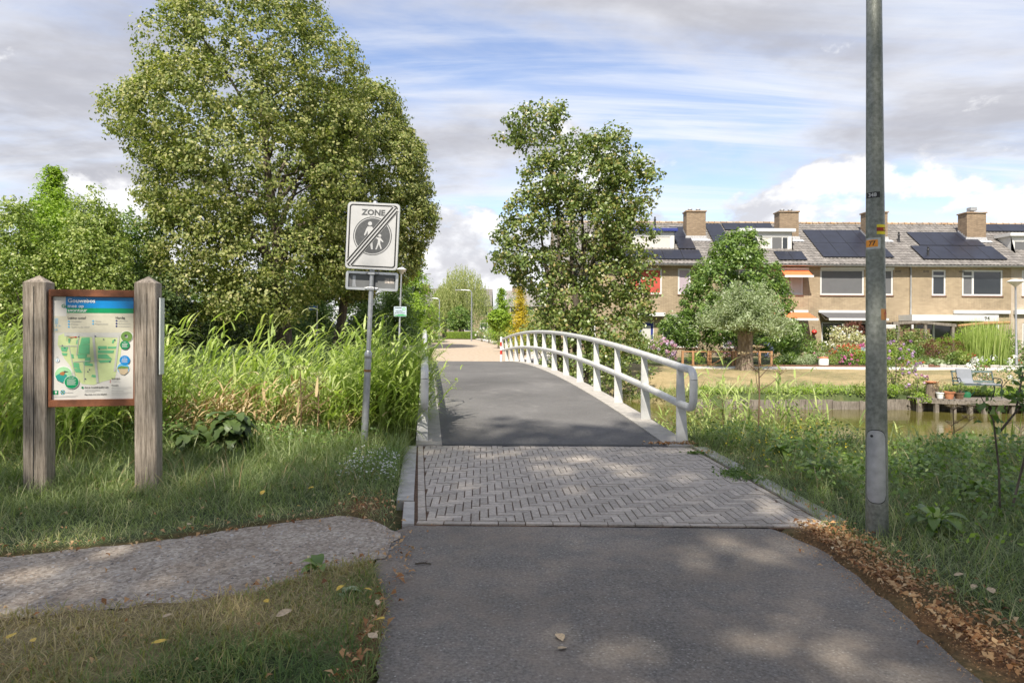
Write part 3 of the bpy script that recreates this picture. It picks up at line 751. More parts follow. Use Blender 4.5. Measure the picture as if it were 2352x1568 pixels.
    for i in range(8):
        a = i * math.pi / 4; disc(.125 + .022 * math.cos(a), .928 + .018 * math.sin(a), .008, 'dkgreen' if i % 2 else 'sky', 2)
    disc(.125, .928, .010, 'dkgreen', 3); rect(.155, .932, .25, .935, 'grey', 2); rect(.02, .966, .31, .9685, 'grey', 2); rect(.02, .976, .28, .9785, 'grey', 2)
    for s, u, v in (('+ = ', .03, .295), ('19', .015, .335)): txt(s, u, v, .024, 'sky')
    for k in range(3): poly([(.025 + .017 * k, .21), (.031 + .017 * k, .21), (.034 + .014 * k, .27), (.029 + .014 * k, .27)][::-1], 'sky', layer=3)
    # clear cover sheet fixed to the side of the right post
    q = MB(); q.box(W + .100, W + .112, -.06, .07, 1.12, 1.86); q.build('side_notice', m_plain('pale_notice', (.62, .66, .64), .35, var=.06), root)
build_board()
# ------------------------------------------------------------------ zone sign
def rrect(w, h, r, n=5, cx=0, cz=0):
    P = []
    for sx, sz, a0 in ((1, 1, 0), (-1, 1, 90), (-1, -1, 180), (1, -1, 270)):
        for i in range(n + 1):
            a = math.radians(a0 + 90 * i / n); P.append((cx + sx * (w / 2 - r) + r * math.cos(a), cz + sz * (h / 2 - r) + r * math.sin(a)))
    return P
def ring_xz(outer, inner, y, mb):
    n = len(outer); V = [(p[0], y, p[1]) for p in outer] + [(p[0], y, p[1]) for p in inner]
    mb.add(V, [(i, n + i, n + (i + 1) % n, (i + 1) % n) for i in range(n)])
def circ(cx, cz, r, n=32): return [(cx + r * math.cos(a), cz + r * math.sin(a)) for a in np.linspace(0, 2 * math.pi, n, endpoint=False)]
def build_zone_sign():
    root = thing('traffic_sign', 'white end-of-zone sign with crossed-out walkers on a leaning grey pole in the reeds', 'traffic sign', (-1.87, 8.65, 0))
    root.rotation_euler = (0, math.radians(2.35), 0)
    b = MB(); b.tube([(0, 0, -.3), (0, 0, 1.20)], .045, 16); b.lathe([(.045, 0), (.050, .01), (.050, .06), (.030, .10)], (0, 0, 1.19), 16); b.tube([(0, 0, 1.25), (0, 0, 3.12)], .030, 16); b.lathe([(.031, 0), (.036, .02), (.03, .05), (.012, .065)], (0, 0, 3.12), 14)
    b.build('pole', M['galv'], root, smooth=True)
    b = MB(); b.tube([(0, 0, 1.02), (0, 0, 1.05)], .0465, 16); b.build('band', M['brown_print'], root, smooth=True)
    W, H = .655, .835; cz = 2.73; y0 = -.075
    b = MB(); b.prism(rrect(W, H, .045, 5, 0, cz), 1, y0, -.035); pan = b.build('sign_panel', M['alu'], root)
    def flat(P, mat, layer, name='marking'):
        q = MB(); q.add([(p[0], y0 - .0009 * layer, p[1]) for p in P], [tuple(range(len(P)))]); return q.build(name, mat, pan)
    flat(rrect(W - .016, H - .016, .038, 5, 0, cz), M['sign_white'], 1)
    q = MB(); ring_xz(rrect(W - .05, H - .05, .040, 5, 0, cz), rrect(W - .085, H - .085, .026, 5, 0, cz), y0 - .0018, q); q.build('border', M['black'], pan)
    cx, cc = .0, cz + .0; Rr = .243
    q = MB(); ring_xz(circ(cx, cc, Rr, 40), circ(cx, cc, Rr - .011, 40), y0 - .0018, q); q.build('ring', M['sign_grey'], pan)
    flat(circ(cx, cc, Rr - .022, 40), M['sign_grey'], 2, 'disc')
    def P(u, v): return (-W / 2 + u * W, cz + H / 2 - v * H)
    def fig(pts, layer=3): flat([P(*p) for p in pts], M['sign_white'], layer, 'walker')
    # adult walker, flat outline
    flat(circ(*P(.442, .315), .026, 18), M['sign_white'], 3, 'walker')
    fig([(.40, .36), (.485, .36), (.515, .395), (.56, .47), (.545, .485), (.49, .43), (.495, .52), (.41, .52), (.405, .425), (.355, .50), (.335, .49), (.375, .395)][::-1])
    fig([(.41, .515), (.495, .515), (.505, .60), (.52, .70), (.485, .70), (.455, .60), (.44, .565), (.415, .63), (.36, .69), (.33, .68), (.385, .60)][::-1], 3.3)
    flat(circ(*P(.640, .488), .019, 16), M['sign_white'], 3, 'walker')
    fig([(.61, .52), (.655, .52), (.715, .575), (.705, .59), (.655, .56), (.655, .61), (.69, .685), (.665, .69), (.63, .62), (.59, .70), (.565, .70), (.605, .60), (.61, .55), (.57, .53), (.575, .515)][::-1])
    # three diagonal bars
    A = Vector(P(.925, .07)); Bv = Vector(P(.06, .935)); d = (Bv - A).normalized(); n = Vector((-d.y, d.x))
    q = [A - n * .050, A + n * .050, Bv + n * .050, Bv - n * .050]; flat([tuple(p) for p in q][::-1], M['sign_white'], 5, 'marking')
    for k in (-1, 0, 1):
        off = n * (.036 * k); w = n * .0095; e = d * (.012 * abs(k))
        flat([tuple(p) for p in (A + off - w + e, A + off + w + e, Bv + off + w - e, Bv + off - w - e)][::-1], M['black'], 6, 'diagonal_bar')
    text('ZONE', .098, M['sign_grey'], pan, Matrix.Translation((0, y0 - .0022, cz + .262)) @ Matrix.Rotation(math.pi / 2, 4, 'X') @ Matrix.Diagonal((1.08, 1, 1, 1)), 'CENTER', 'lettering', .004)
    # the lower plate faces the other way: its grey back and clamps show
    zc = 2.17; h2 = .235
    b = MB(); b.prism(rrect(W + .01, h2, .03, 4, -.0, zc), 1, .036, .044); bk = b.build('back_plate', M['alu_dark'], root)
    q = MB(); o_, i_ = rrect(W + .01, h2, .03, 4, 0, zc), rrect(W - .055, h2 - .06, .006, 4, 0, zc)
    for y in (.010, .034): ring_xz(o_, i_, y, q)
    n = len(o_)
    for L in (o_, i_): q.add([(p[0], .010, p[1]) for p in L] + [(p[0], .036, p[1]) for p in L], [(i, (i + 1) % n, n + (i + 1) % n, n + i) for i in range(n)])
    q.build('plate_rim', M['alu'], root)
    for z in (zc + h2 / 2 - .02, zc - h2 / 2 + .02):
        q = MB(); q.box(-.085, .085, -.012, .034, z - .013, z + .013); q.box(-.045, .045, -.045, -.012, z - .018, z + .018); c = q.build('clamp', M['galv'], root, bevel=.003)
        for x in (-.07, -.035, .035, .07):
            q = MB(); q.tube([(x, -.012, z), (x, -.028, z)], .008, 6); q.build('bolt', M['alu'], c)
    q = MB(); q.add([(.16, .034, zc - .02), (.275, .034, zc - .02), (.275, .034, zc + .045), (.16, .034, zc + .045)], [(0, 1, 2, 3)]); q.build('sticker', m_plain('sticker_print', (.40, .36, .33), .5, var=.8, scale=60), bk)
    q = MB(); q.add([(-.25, .034, zc - .08), (-.20, .034, zc - .08), (-.213, .034, zc - .03), (-.213, .034, zc + .06), (-.25, .034, zc + .06)], [(0, 1, 2, 3, 4)]); q.build('patch', M['galv'], bk)
build_zone_sign()

# ------------------------------------------------------------------ lamp post on the near verge
def build_lamp_post():
    X0, Y0 = wx(2017, 5.23), 5.23
    root = thing('lamp_post', 'tall weathered grey steel lamp post with stickers standing in the near verge', 'lamp post', (X0, Y0, 0))
    root.rotation_euler = (0, math.radians(-.62), 0)
    def r_at(z): return .0805 - .0063 * z if z < 4 else .0553 - .004 * (z - 4)
    zs = [-.3, .05, .3, .9, 1.0, 2, 3, 4, 5, 6.2]
    b = MB(); b.tube([(0, 0, z) for z in zs], [r_at(max(z, 0)) for z in zs], 28); b.build('pole', M['galv_old'], root, smooth=True)
    b = MB(); b.tube([(0, 0, 6.15), (0, -.02, 6.35), (0, -.5, 6.45)], .03, 10); b.build('bracket', M['galv_old'], root, smooth=True)
    b = MB(); b.prism([(-.11, -.5), (.11, -.5), (.14, -.8), (.10, -1.15), (-.10, -1.15), (-.14, -.8)], 2, 6.40, 6.50); b.build('luminaire', M['alu'], root, bevel=.02)
    def wrap(name, a0, a1, z0, z1, mat, off, parent, roundr=0.0, n=14):
        V = []; Fl = []
        for i in range(n + 1):
            t = i / n; a = math.radians(a0 + (a1 - a0) * t); s = (a1 - a0) * math.pi / 180 * .077
            e = 0
            if roundr:
                dx = min(t, 1 - t) * s
                if dx < roundr: e = roundr - math.sqrt(max(0, roundr ** 2 - (roundr - dx) ** 2))
            for z in (z0 + e, z1 - e):
                r = r_at(z) + off; V.append((r * math.sin(a), -r * math.cos(a), z))
        Fl = [(2 * i, 2 * i + 2, 2 * i + 3, 2 * i + 1) for i in range(n)]
        q = MB(); q.add(V, Fl); return q.build(name, mat, parent, smooth=True)
    def wtext(s, size, mat, parent, ac, zc, off, bold=0.0):
        def bend(co):
            z = zc + co.y; r = r_at(z) + off; a = math.radians(ac) + co.x / r
            return Vector((r * math.sin(a), -r * math.cos(a), z))
        return text(s, size, mat, parent, None, 'CENTER', 'lettering', bold, bend)
    wrap('hatch_seam', -88, 24, wz(1147, 5.23), wz(979, 5.23), M['black'], .0012, root, .062)
    h = wrap('hatch', -86, 21, wz(1145, 5.23), wz(981, 5.23), M['galv'], .0026, root, .060)
    q = MB(); a = math.radians(-52); r = .078; z = wz(994, 5.23); q.tube([(r * math.sin(a), -r * math.cos(a), z), ((r + .006) * math.sin(a), -(r + .006) * math.cos(a), z)], .010, 14); q.build('lock', M['black'], h, smooth=True)
    z = wz(446, 5.23); s = wrap('number_label', -92, 2, z - .022, z + .022, M['black'], .0012, root); s['label'] = 'black label with the number 348'
    wtext('348', .040, M['sign_white'], s, -45, z - .013, .0022, .0012)
    z = wz(525, 5.23); s = wrap('yellow_sticker', -20, 78, z - .037, z + .037, M['yellow_print'], .0012, root); s['label'] = 'yellow sticker with a dark red band'
    wrap('red_band', -20, 78, z - .014, z + .016, M['red_print'], .0020, s)
    def wpoly(pts, ac, zc, mat, off, parent, name):
        V = []
        for x, y in pts:
            zz = zc + y; r = r_at(zz) + off; a = math.radians(ac) + x / r; V.append((r * math.sin(a), -r * math.cos(a), zz))
        q = MB(); q.add(V, [tuple(range(len(V)))]); q.build(name, mat, parent)
    wpoly([(-.004, -.010), (.004, -.010), (.004, .0), (.011, .0), (.0, .013), (-.011, .0), (-.004, .0)], 32, z, M['yellow_print'], .003, s, 'arrow')
    z = wz(556, 5.23); s = wrap('tape_backing', -95, 3, z - .044, z + .042, m_plain('grey_tape', (.42, .44, .44), .5, var=.2, scale=30), .0012, root)
    t = wrap('route_number', -95, -14, z - .027, z + .027, M['orange_print'], .0020, s); t['label'] = 'orange route sticker with the number 77'
    wtext('77', .050, M['black'], t, -48, z - .017, .0030, .001)
    z = wz(718, 5.23); s = wrap('arrow_sticker', 2, 82, z - .042, z + .042, M['brown_print'], .0012, root); s['label'] = 'brown sticker with a dark red arrow'
    wpoly([(-.014, -.026), (.014, -.026), (.014, .004), (.026, .004), (.0, .030), (-.026, .004), (-.014, .004)], 40, z, M['red_print'], .0022, s, 'arrow')
build_lamp_post()

# ------------------------------------------------------------------ other lamps and small signs
def cone_lamp(X, Y, z0, H, hr, label, lean=0.0):
    root = thing('street_lamp', label, 'street lamp', (X, Y, z0), group='cone-headed street lamps'); root.rotation_euler = (0, math.radians(lean), 0)
    b = MB(); b.tube([(0, 0, -.3), (0, 0, .9), (0, 0, .95), (0, 0, H - .25)], [.07, .07, .055, .04], 12); b.build('pole', M['galv'], root, smooth=True)
    b = MB(); b.tube([(0, 0, -.2), (0, 0, .16)], .085, 12); b.build('base_sleeve', M['galv_old'], root, smooth=True)
    b = MB(); b.lathe([(.045, 0), (.06, .03), (hr * .55, .16), (hr * .95, .27)], (0, 0, H - .28), 20); b.build('shade', m_plain('milky_shade', (.55, .53, .48), .4, var=.1, scale=9), root, smooth=True)
    b = MB(); b.lathe([(hr, 0), (hr * 1.02, .025), (hr * .5, .10), (.02, .13)], (0, 0, H - .02), 20); b.build('cap', M['white'], root, smooth=True)
    return root
cone_lamp(wx(2335, 33.9), 33.9, -.3, wz(640, 33.9) + .3, .38, 'street lamp with a cone head beside the garden footpath', -.9)
lp = cone_lamp(wx(916, 36.0), 36.0, 0, wz(620, 36.0), .26, 'cone-headed street lamp carrying a small neighbourhood watch sign behind the reeds', 1.6)
wsign = thing('watch_sign', 'small pale neighbourhood watch sign fixed to a lamp pole', 'sign', (wx(919, 35.9), 35.9, wz(728, 36)), math.radians(3))
b = MB(); b.prism(rrect(.66, .52, .03, 3, 0, .26), 1, -.01, .01); pl = b.build('plate', m_plain('sign_pale_blue', (.44, .53, .60), .4, var=.05), wsign)
def onplate(P, mat, layer, name): q = MB(); q.add([(p[0], -.01 - .003 * layer, p[1]) for p in P], [tuple(range(len(P)))]); q.build(name, mat, pl)
onplate([(-.32, .02), (.32, .02), (.32, .06), (.12, .13), (-.1, .10), (-.32, .03)], m_plain('leaf_green', (.05, .32, .10), .5), 1, 'wave')
onplate(circ(.19, .39, .085, 20), m_plain('badge_green', (.03, .36, .10), .5), 1, 'badge'); onplate(circ(.19, .39, .055, 20), M['white'], 2, 'badge_ring'); onplate([(.16, .36), (.18, .35), (.23, .40), (.215, .425), (.185, .40), (.17, .42), (.15, .40)], m_plain('badge_green2', (.03, .36, .10), .5), 3, 'badge_phone')
rx = Matrix.Rotation(math.pi / 2, 4, 'X')
text('Attentie!', .10, M['black'], pl, Matrix.Translation((-.28, -.014, .42)) @ rx, 'LEFT', 'lettering', .002)
text('WhatsApp', .085, M['black'], pl, Matrix.Translation((-.05, -.014, .25)) @ rx, 'CENTER', 'lettering', .001)
text('Buurtpreventie', .085, M['black'], pl, Matrix.Translation((-.02, -.014, .16)) @ rx, 'CENTER', 'lettering', .001)
sn = thing('street_name_sign', 'blue street name plate on a thin post beneath the lime trees', 'street sign', (wx(728, 38), 38, 0))
b = MB(); b.tube([(0, 0, -.2), (0, 0, 2.72)], .03, 8); b.build('post', M['galv'], sn, smooth=True)
b = MB(); b.box(-.58, -.02, -.012, .012, 2.48, 2.68); pp = b.build('name_plate', m_plain('sign_blue', (.03, .10, .28), .4), sn)
b = MB(); b.box(-.50, -.10, -.016, -.012, 2.555, 2.60); b.build('lettering', M['white'], pp)
def arm_lamp(px, Y, ptop, label, arm=1.15):
    H = wz(ptop, Y)
    root = thing('arm_street_lamp', label, 'street lamp', (wx(px, Y), Y, .08), group='slim arm lamps along the far road')
    P = [(0, 0, -.1), (0, 0, 1.0), (0, 0, H - .35)] + [(-.35 + .35 * math.cos(a), 0, H - .35 + .35 * math.sin(a) * .9) for a in np.linspace(.2, math.pi / 2, 6)] + [(-arm, 0, H - .0)]
    b = MB(); b.tube(P, [.09, .08, .06] + [.05] * 6 + [.04], 8); b.build('pole', M['galv'], root, smooth=True)
    b = MB(); b.box(-arm - .65, -arm + .05, -.10, .10, H - .06, H + .05); b.build('luminaire', M['alu'], root)
arm_lamp(1083, 74.5, 668, 'slim arm lamp beside the clipped hedge across the road')
arm_lamp(1009, 88.0, 687, 'slim arm lamp standing in front of the weeping willow', 1.0)
arm_lamp(968, 70, 632, 'slim arm lamp rising among the feathery trees left of the road', -.9)

# ------------------------------------------------------------------ parked car beyond the bridge
def build_car():
    root = thing('parked_car', 'silver blue car parked at the road bend behind the railing', 'car', (-9.6, 62, .0), math.radians(4))
    m_body = m_plain('car_paint', (.20, .23, .27), .25, .5, var=.03); m_tyre = m_plain('tyre', (.02, .02, .02), .9)
    prof = [(-2.05, .28), (-2.1, .62), (-1.95, .86), (-1.55, .95), (-1.0, 1.38), (-.5, 1.46), (.45, 1.46), (1.05, 1.05), (1.2, .98), (1.95, .86), (2.1, .62), (2.08, .30)]
    b = MB(); b.prism(prof, 1, -.84, .84); b.build('body', m_body, root, bevel=.06)
    for y in (-.845, .838):
        q = MB(); q.prism([(-1.35, .97), (-.95, 1.33), (-.25, 1.39), (-.25, .97)], 1, y, y + .007); q.build('side_window', M['glass'], root)
        q = MB(); q.prism([(-.18, .97), (-.18, 1.39), (.42, 1.39), (.98, .97)], 1, y, y + .007); q.build('side_window', M['glass'], root)
    for x0, x1, z0, z1 in ((.52, 1.06, 1.42, 1.05), (-1.02, -1.5, 1.36, .98)):
        q = MB(); q.add([(x0, -.7, z0 + .012), (x0, .7, z0 + .012), (x1 + .01, .72, z1 + .015), (x1 + .01, -.72, z1 + .015)], [(0, 1, 2, 3)]); q.build('windscreen', M['glass'], root)
    for x in (-1.3, 1.3):
        for y in (-.86, .70):
            q = MB(); q.tube([(x, y, .31), (x, y + .17, .31)], .31, 18); w = q.build('wheel', m_tyre, root, smooth=True)
            q = MB(); q.tube([(x, y - .006, .31), (x, y + .176, .31)], .19, 12); q.build('rim', M['alu'], w)
    for y in (-.6, .6):
        q = MB(); q.box(2.02, 2.11, y - .18, y + .18, .62, .74); q.build('headlight', M['white'], root)
        q = MB(); q.box(-2.115, -2.02, y - .14, y + .14, .66, .84); q.build('tail_light', M['red'], root)
build_car()

# ------------------------------------------------------------------ retaining wall, dock, bench
def build_quay():
    root = thing('retaining_wall', 'low grey timber and concrete edging along the far canal bank', 'retaining wall')
    xs = np.arange(6.2, 46, .9); rr = random.Random(3)
    for i, x in enumerate(xs):
        y = float(far_edge(x)) - .08
        b = MB(); b.box(x, x + .885, y - .03, y + .03, -1.7, -.76 + rr.uniform(-.07, .03)); b.build('panel', M['wood_dock'], root)
        b = MB(); b.box(x - .05, x + .05, y - .09, y - .031, -1.7, -.80); b.build('post', M['wood_dock'], root)
build_quay()
DZ = -.66
def build_dock():
    x0, x1 = 13.2, 19.4; yF, yB = 21.7, 23.3
    root = thing('dock', 'grey weathered wooden landing stage on short posts over the water', 'dock', (x0, yF, WATER_Z))
    T = Matrix.Translation((-x0, -yF, -WATER_Z)); rr = random.Random(6)
    x = x0
    me = None
    while x < x1:
        w = .142; cut = .55 * max(0, 1 - (x - x0) / 1.3)
        b = MB(); b.box(x, x + w - .012, yF + cut, yB, DZ - .035 + rr.uniform(-.006, .004), DZ + rr.uniform(-.005, .005)); b.build('plank', M['wood_dock'], root, M=T); x += w
    b = MB(); b.add([], []); b.prism([(x0 - .02, yF + .53), (x0 + 1.32, yF - .03), (x1, yF - .03), (x1, yF + .03), (x0 + 1.32, yF + .03), (x0, yF + .60)], 2, DZ - .15, DZ - .036); b.build('front_beam', M['wood_dock'], root, M=T)
    for i in range(14):
        xp = x0 + .08 + i * .45; yp = yF + .08 + .5 * max(0, 1 - (xp - x0) / 1.3)
        b = MB(); b.box(xp - .06, xp + .06, yp - .06, yp + .06, -1.9, DZ - .15); b.build('pile', M['wood_dock'], root, M=T)
        if i % 2 == 0:
            b = MB(); b.box(xp - .06, xp + .06, yB - .3, yB - .18, -1.9, DZ - .036); b.build('pile', M['wood_dock'], root, M=T)
build_dock()
def build_bench():
    Y = 22.55; xc = (wx(2196, Y) + wx(2292, Y)) / 2
    root = thing('garden_bench', 'dark green metal garden bench with ornate back on the landing stage', 'bench', (xc, Y, DZ), math.radians(-8))
    mi = m_plain('bench_iron', (.045, .055, .055), .5, .4, var=.2); ms = m_plain('bench_slats', (.09, .13, .125), .5, var=.15)
    for s in (-1, 1):
        x = s * .62; b = MB()
        b.tube([(x, -.28, 0), (x, -.22, .22), (x, -.26, .42)], .018, 8); b.tube([(x, .24, 0), (x, .16, .22), (x, .20, .42), (x, .27, .62), (x, .33, .86)], .02, 8)
        b.tube([(x, -.26, .42), (x, .20, .40)], .018, 8); b.tube([(x, -.26, .42), (x, -.30, .56), (x, -.22, .64), (x, .1, .64), (x, .27, .62)], .017, 8)
        b.tube([(x, -.20, .58), (x, -.10, .52), (x, -.02, .58), (x, -.10, .62)], .010, 6); b.build('side_frame', mi, root, smooth=True)
    for i in range(6):
        y = -.25 + i * .082; b = MB(); b.box(-.66, .66, y, y + .062, .415, .437); b.build('seat_slat', ms, root)
    b = MB()
    f = lambda z: .20 + (z - .42) * .31
    for z in (.52, .84): b.add([(-.64, f(z) - .015, z - .03), (.64, f(z) - .015, z - .03), (.64, f(z) - .0, z + .03), (-.64, f(z) - .0, z + .03), (-.64, f(z) + .03, z - .03), (.64, f(z) + .03, z - .03), (.64, f(z) + .045, z + .03), (-.64, f(z) + .045, z + .03)], [(0, 1, 2, 3), (7, 6, 5, 4), (0, 4, 5, 1), (3, 2, 6, 7), (0, 3, 7, 4), (1, 5, 6, 2)])
    for x in (-.62, -.02, .62): b.tube([(x, f(.5), .5), (x, f(.86), .86)], .022, 6)
    br = b.build('backrest', ms, root)
    b = MB(); rr = random.Random(2)
    for k in range(15):
        x = -.56 + k * .08
        if abs(x + .02) < .05: continue
        P = [(x + .03 * math.sin(t * 6 + k), f(.54 + t * .28) + .01, .54 + t * .28) for t in np.linspace(0, 1, 6)]; b.tube(P, .010, 5)
    b.build('ornament', m_plain('bronze_scroll', (.20, .15, .09), .6, .4, var=.3), br)
    cu = thing('bench_cushion', 'grey cushion hung over the back of the garden bench', 'cushion', (xc, Y, DZ), math.radians(-8)); mc = m_plain('cushion_cloth', (.21, .225, .25), .85, var=.06)
    b = MB(); b.prism([(-.10, .450), (.12, .452), (.23, .60), (.315, .905), (.36, .90), (.34, .93), (.28, .93), (.19, .62), (.10, .488), (-.10, .486)], 0, -.50, -.04); b.build('cushion_cover', mc, cu, bevel=.012)
    cu = thing('seat_cushion', 'flat pale grey cushion lying on the bench seat', 'cushion', (xc, Y, DZ), math.radians(-8))
    b = MB(); b.box(.02, .62, -.24, .17, .438, .478); b.build('cushion_cover', mc, cu, bevel=.012)
build_bench()
def pot(X, Y, z, r, h, mat, name, label, cat='flower pot'):
    root = thing(name, label, cat, (X, Y, z)); b = MB(); b.lathe([(r * .68, 0), (r * .82, h * .4), (r * .95, h * .82), (r * 1.06, h * .83), (r * 1.06, h), (r * .92, h), (r * .9, h * .9)], k=18); b.build('pot', mat, root, smooth=True)
    b = MB(); b.lathe([(r * .6, h * .8), (r * .9, h * .92)], k=14); b.build('soil', M['joint'], root); return root
pot(wx(2160, 22.2), 22.2, DZ, .12, .20, M['white'], 'plant_pot', 'small white plant pot on the landing stage')
pot(wx(2181, 22.1), 22.1, DZ, .16, .24, M['terracotta'], 'plant_pot', 'terracotta plant pot on the landing stage')
pot(wx(2204, 22.1), 22.1, DZ, .15, .20, M['wood_brown'], 'plant_basket', 'brown woven plant basket beside the terracotta pot', 'basket')
st = thing('tree_stump', 'pale upright log stump at the end of the landing stage', 'stump', (wx(2142, 22.5), 22.5, DZ - .02)); b = MB(); b.lathe([(.20, 0), (.185, .2), (.175, .45), (.18, .47)], k=16); b.build('log', M['bark_pale'], st, smooth=True)
b = MB(); b.lathe([(.15, .45), (.172, .472)], k=16); b.build('cut_top', M['wood_dock'], st)
ds = thing('terracotta_dish', 'shallow terracotta dish resting on the log stump', 'dish', (wx(2141, 22.5), 22.5, DZ + .452)); b = MB(); b.lathe([(.12, 0), (.20, .05), (.205, .075), (.19, .075), (.12, .03)], k=18); b.build('dish', M['terracotta'], ds, smooth=True)
wc = thing('watering_can', 'green watering can under the garden bench', 'watering can', (wx(2221, 22.6), 22.6, DZ)); mg = m_plain('green_plastic', (.02, .14, .06), .4); b = MB(); b.lathe([(.12, 0), (.13, .08), (.11, .17), (.06, .19)], k=14); b.build('body', mg, wc, smooth=True); b = MB(); b.tube([(.1, 0, .05), (.22, 0, .14), (.27, 0, .2)], .018, 6); b.build('spout', mg, wc, smooth=True); b = MB(); b.tube([(-.1, 0, .06), (-.18, 0, .14), (-.08, 0, .24), (.03, 0, .19)], .013, 6); b.build('handle', mg, wc, smooth=True)
# ------------------------------------------------------------------ terraced houses across the canal
FY = 44.0; TH = math.radians(34.0); EY, EZ = 43.55, 5.70; SL = 5.95
CT, ST = math.cos(TH), math.sin(TH)
def rp(X, s, n=0.0): return (X, EY + s * CT - n * ST, EZ + s * ST + n * CT)
RM = Matrix(((1, 0, 0, 0), (0, CT, -ST, EY), (0, ST, CT, EZ), (0, 0, 0, 1)))
BASE = -.30
def tile_mesh():
    w, l = .262, .372; xs = [0, .05, .10, .155, .21, .262]; zs = [.018, .030, .018, -.004, -.002, .018]
    V = []; 
    for yy, dz in ((0.0, .030), (l, .002)):
        V += [(x, yy, z + dz) for x, z in zip(xs, zs)]
    V += [(x, 0.0, z + .030 - .022) for x, z in zip(xs, zs)]
    Fq = [(i, i + 1, 7 + i, 6 + i) for i in range(5)] + [(12 + i, 13 + i, 1 + i, i) for i in range(5)]
    return np.array(V), np.array(Fq)
TV, TF = tile_mesh()
tile_me = bpy.data.meshes.new('roof_tile'); tile_me.from_pydata(TV.tolist(), [], TF.tolist()); tile_me.update(); tile_me.materials.append(M['tile']); tile_me.shade_smooth(); tile_me.set_sharp_from_angle(angle=math.radians(50))
def front_wall(mb, x0, x1, z0, z1, y, holes, depth=.14):
    xs = sorted({x0, x1, *[h[0] for h in holes], *[h[1] for h in holes]}); zs = sorted({z0, z1, *[h[2] for h in holes], *[h[3] for h in holes]})
    for i in range(len(xs) - 1):
        for j in range(len(zs) - 1):
            cx, cz = (xs[i] + xs[i + 1]) / 2, (zs[j] + zs[j + 1]) / 2
            if any(h[0] < cx < h[1] and h[2] < cz < h[3] for h in holes): continue
            mb.add([(xs[i], y, zs[j]), (xs[i + 1], y, zs[j]), (xs[i + 1], y, zs[j + 1]), (xs[i], y, zs[j + 1])], [(0, 1, 2, 3)])
    for a, b, c, d in holes:
        Y2 = y + depth
        mb.add([(a, y, c), (b, y, c), (b, y, d), (a, y, d), (a, Y2, c), (b, Y2, c), (b, Y2, d), (a, Y2, d)], [(0, 4, 5, 1), (1, 5, 6, 2), (2, 6, 7, 3), (3, 7, 4, 0)])
def window(root, T, x0, x1, z0, z1, y, mulls=(), trans=(), frame='upvc', glass='glass', fw=.105, sill=True, box=False, name='window', panes=None):
    """frame with mullions (x) and a transom (z) as one part; each pane and the sill are pieces of it"""
    xs = [x0 + .004] + [x0 + (x1 - x0) * m for m in mulls] + [x1 - .004]
    b = MB(); ya, yb = y + .03, y + .10
    b.box(x0 + .004, x1 - .004, ya, yb, z1 - fw, z1 - .004); b.box(x0 + .004, x1 - .004, ya, yb, z0 + .004, z0 + fw)
    b.box(x0 + .004, x0 + fw, ya, yb, z0 + fw, z1 - fw); b.box(x1 - fw, x1 - .004, ya, yb, z0 + fw, z1 - fw)
    for m in xs[1:-1]: b.box(m - fw * .6, m + fw * .6, ya + .002, yb - .002, z0 + fw, z1 - fw)
    for (i, t) in trans: b.box(xs[i] + fw * .5, xs[i + 1] - fw * .5, ya + .004, yb - .004, z0 + (z1 - z0) * t - fw * .5, z0 + (z1 - z0) * t + fw * .5)
    w = b.build(name, M[frame], root, M=T)
    for i in range(len(xs) - 1):
        q = MB(); q.box(xs[i] + fw * .5, xs[i + 1] - fw * .5, y + .062, y + .07, z0 + fw * .5, z1 - fw * .5); q.build('pane', M[(panes or {}).get(i, glass)], w, M=T)
    if sill:
        q = MB(); q.box(x0 - .03, x1 + .03, y - .05, y + .03, z0 - .07, z0 - .003); q.build('sill', M['sill'], w, M=T)
    if box:
        q = MB(); q.box(x0 - .02, x1 + .02, y - .10, y + .02, z1 - .02, z1 + .13); q.build('shutter_box', M['upvc'], w, M=T)
    return w
def solar(root, T, X0, X1, s0, s1, nx, ny, gap=.015):
    for i in range(nx):
        for j in range(ny):
            a = X0 + (X1 - X0) * i / nx + gap / 2; b_ = X0 + (X1 - X0) * (i + 1) / nx - gap / 2
            c = s0 + (s1 - s0) * j / ny + gap / 2; d = s0 + (s1 - s0) * (j + 1) / ny - gap / 2
            q = MB(); q.box(a, b_, c, d, .085, .12); o = q.build('solar_panel', M['solar_edge'], root, M=T @ RM)
            q = MB(); e = .012; q.add([(a + e, c + e, .1225), (b_ - e, c + e, .1225), (b_ - e, d - e, .1225), (a + e, d - e, .1225)], [(0, 1, 2, 3)]); q.build('cell_sheet', M['solar'], o, M=T @ RM)
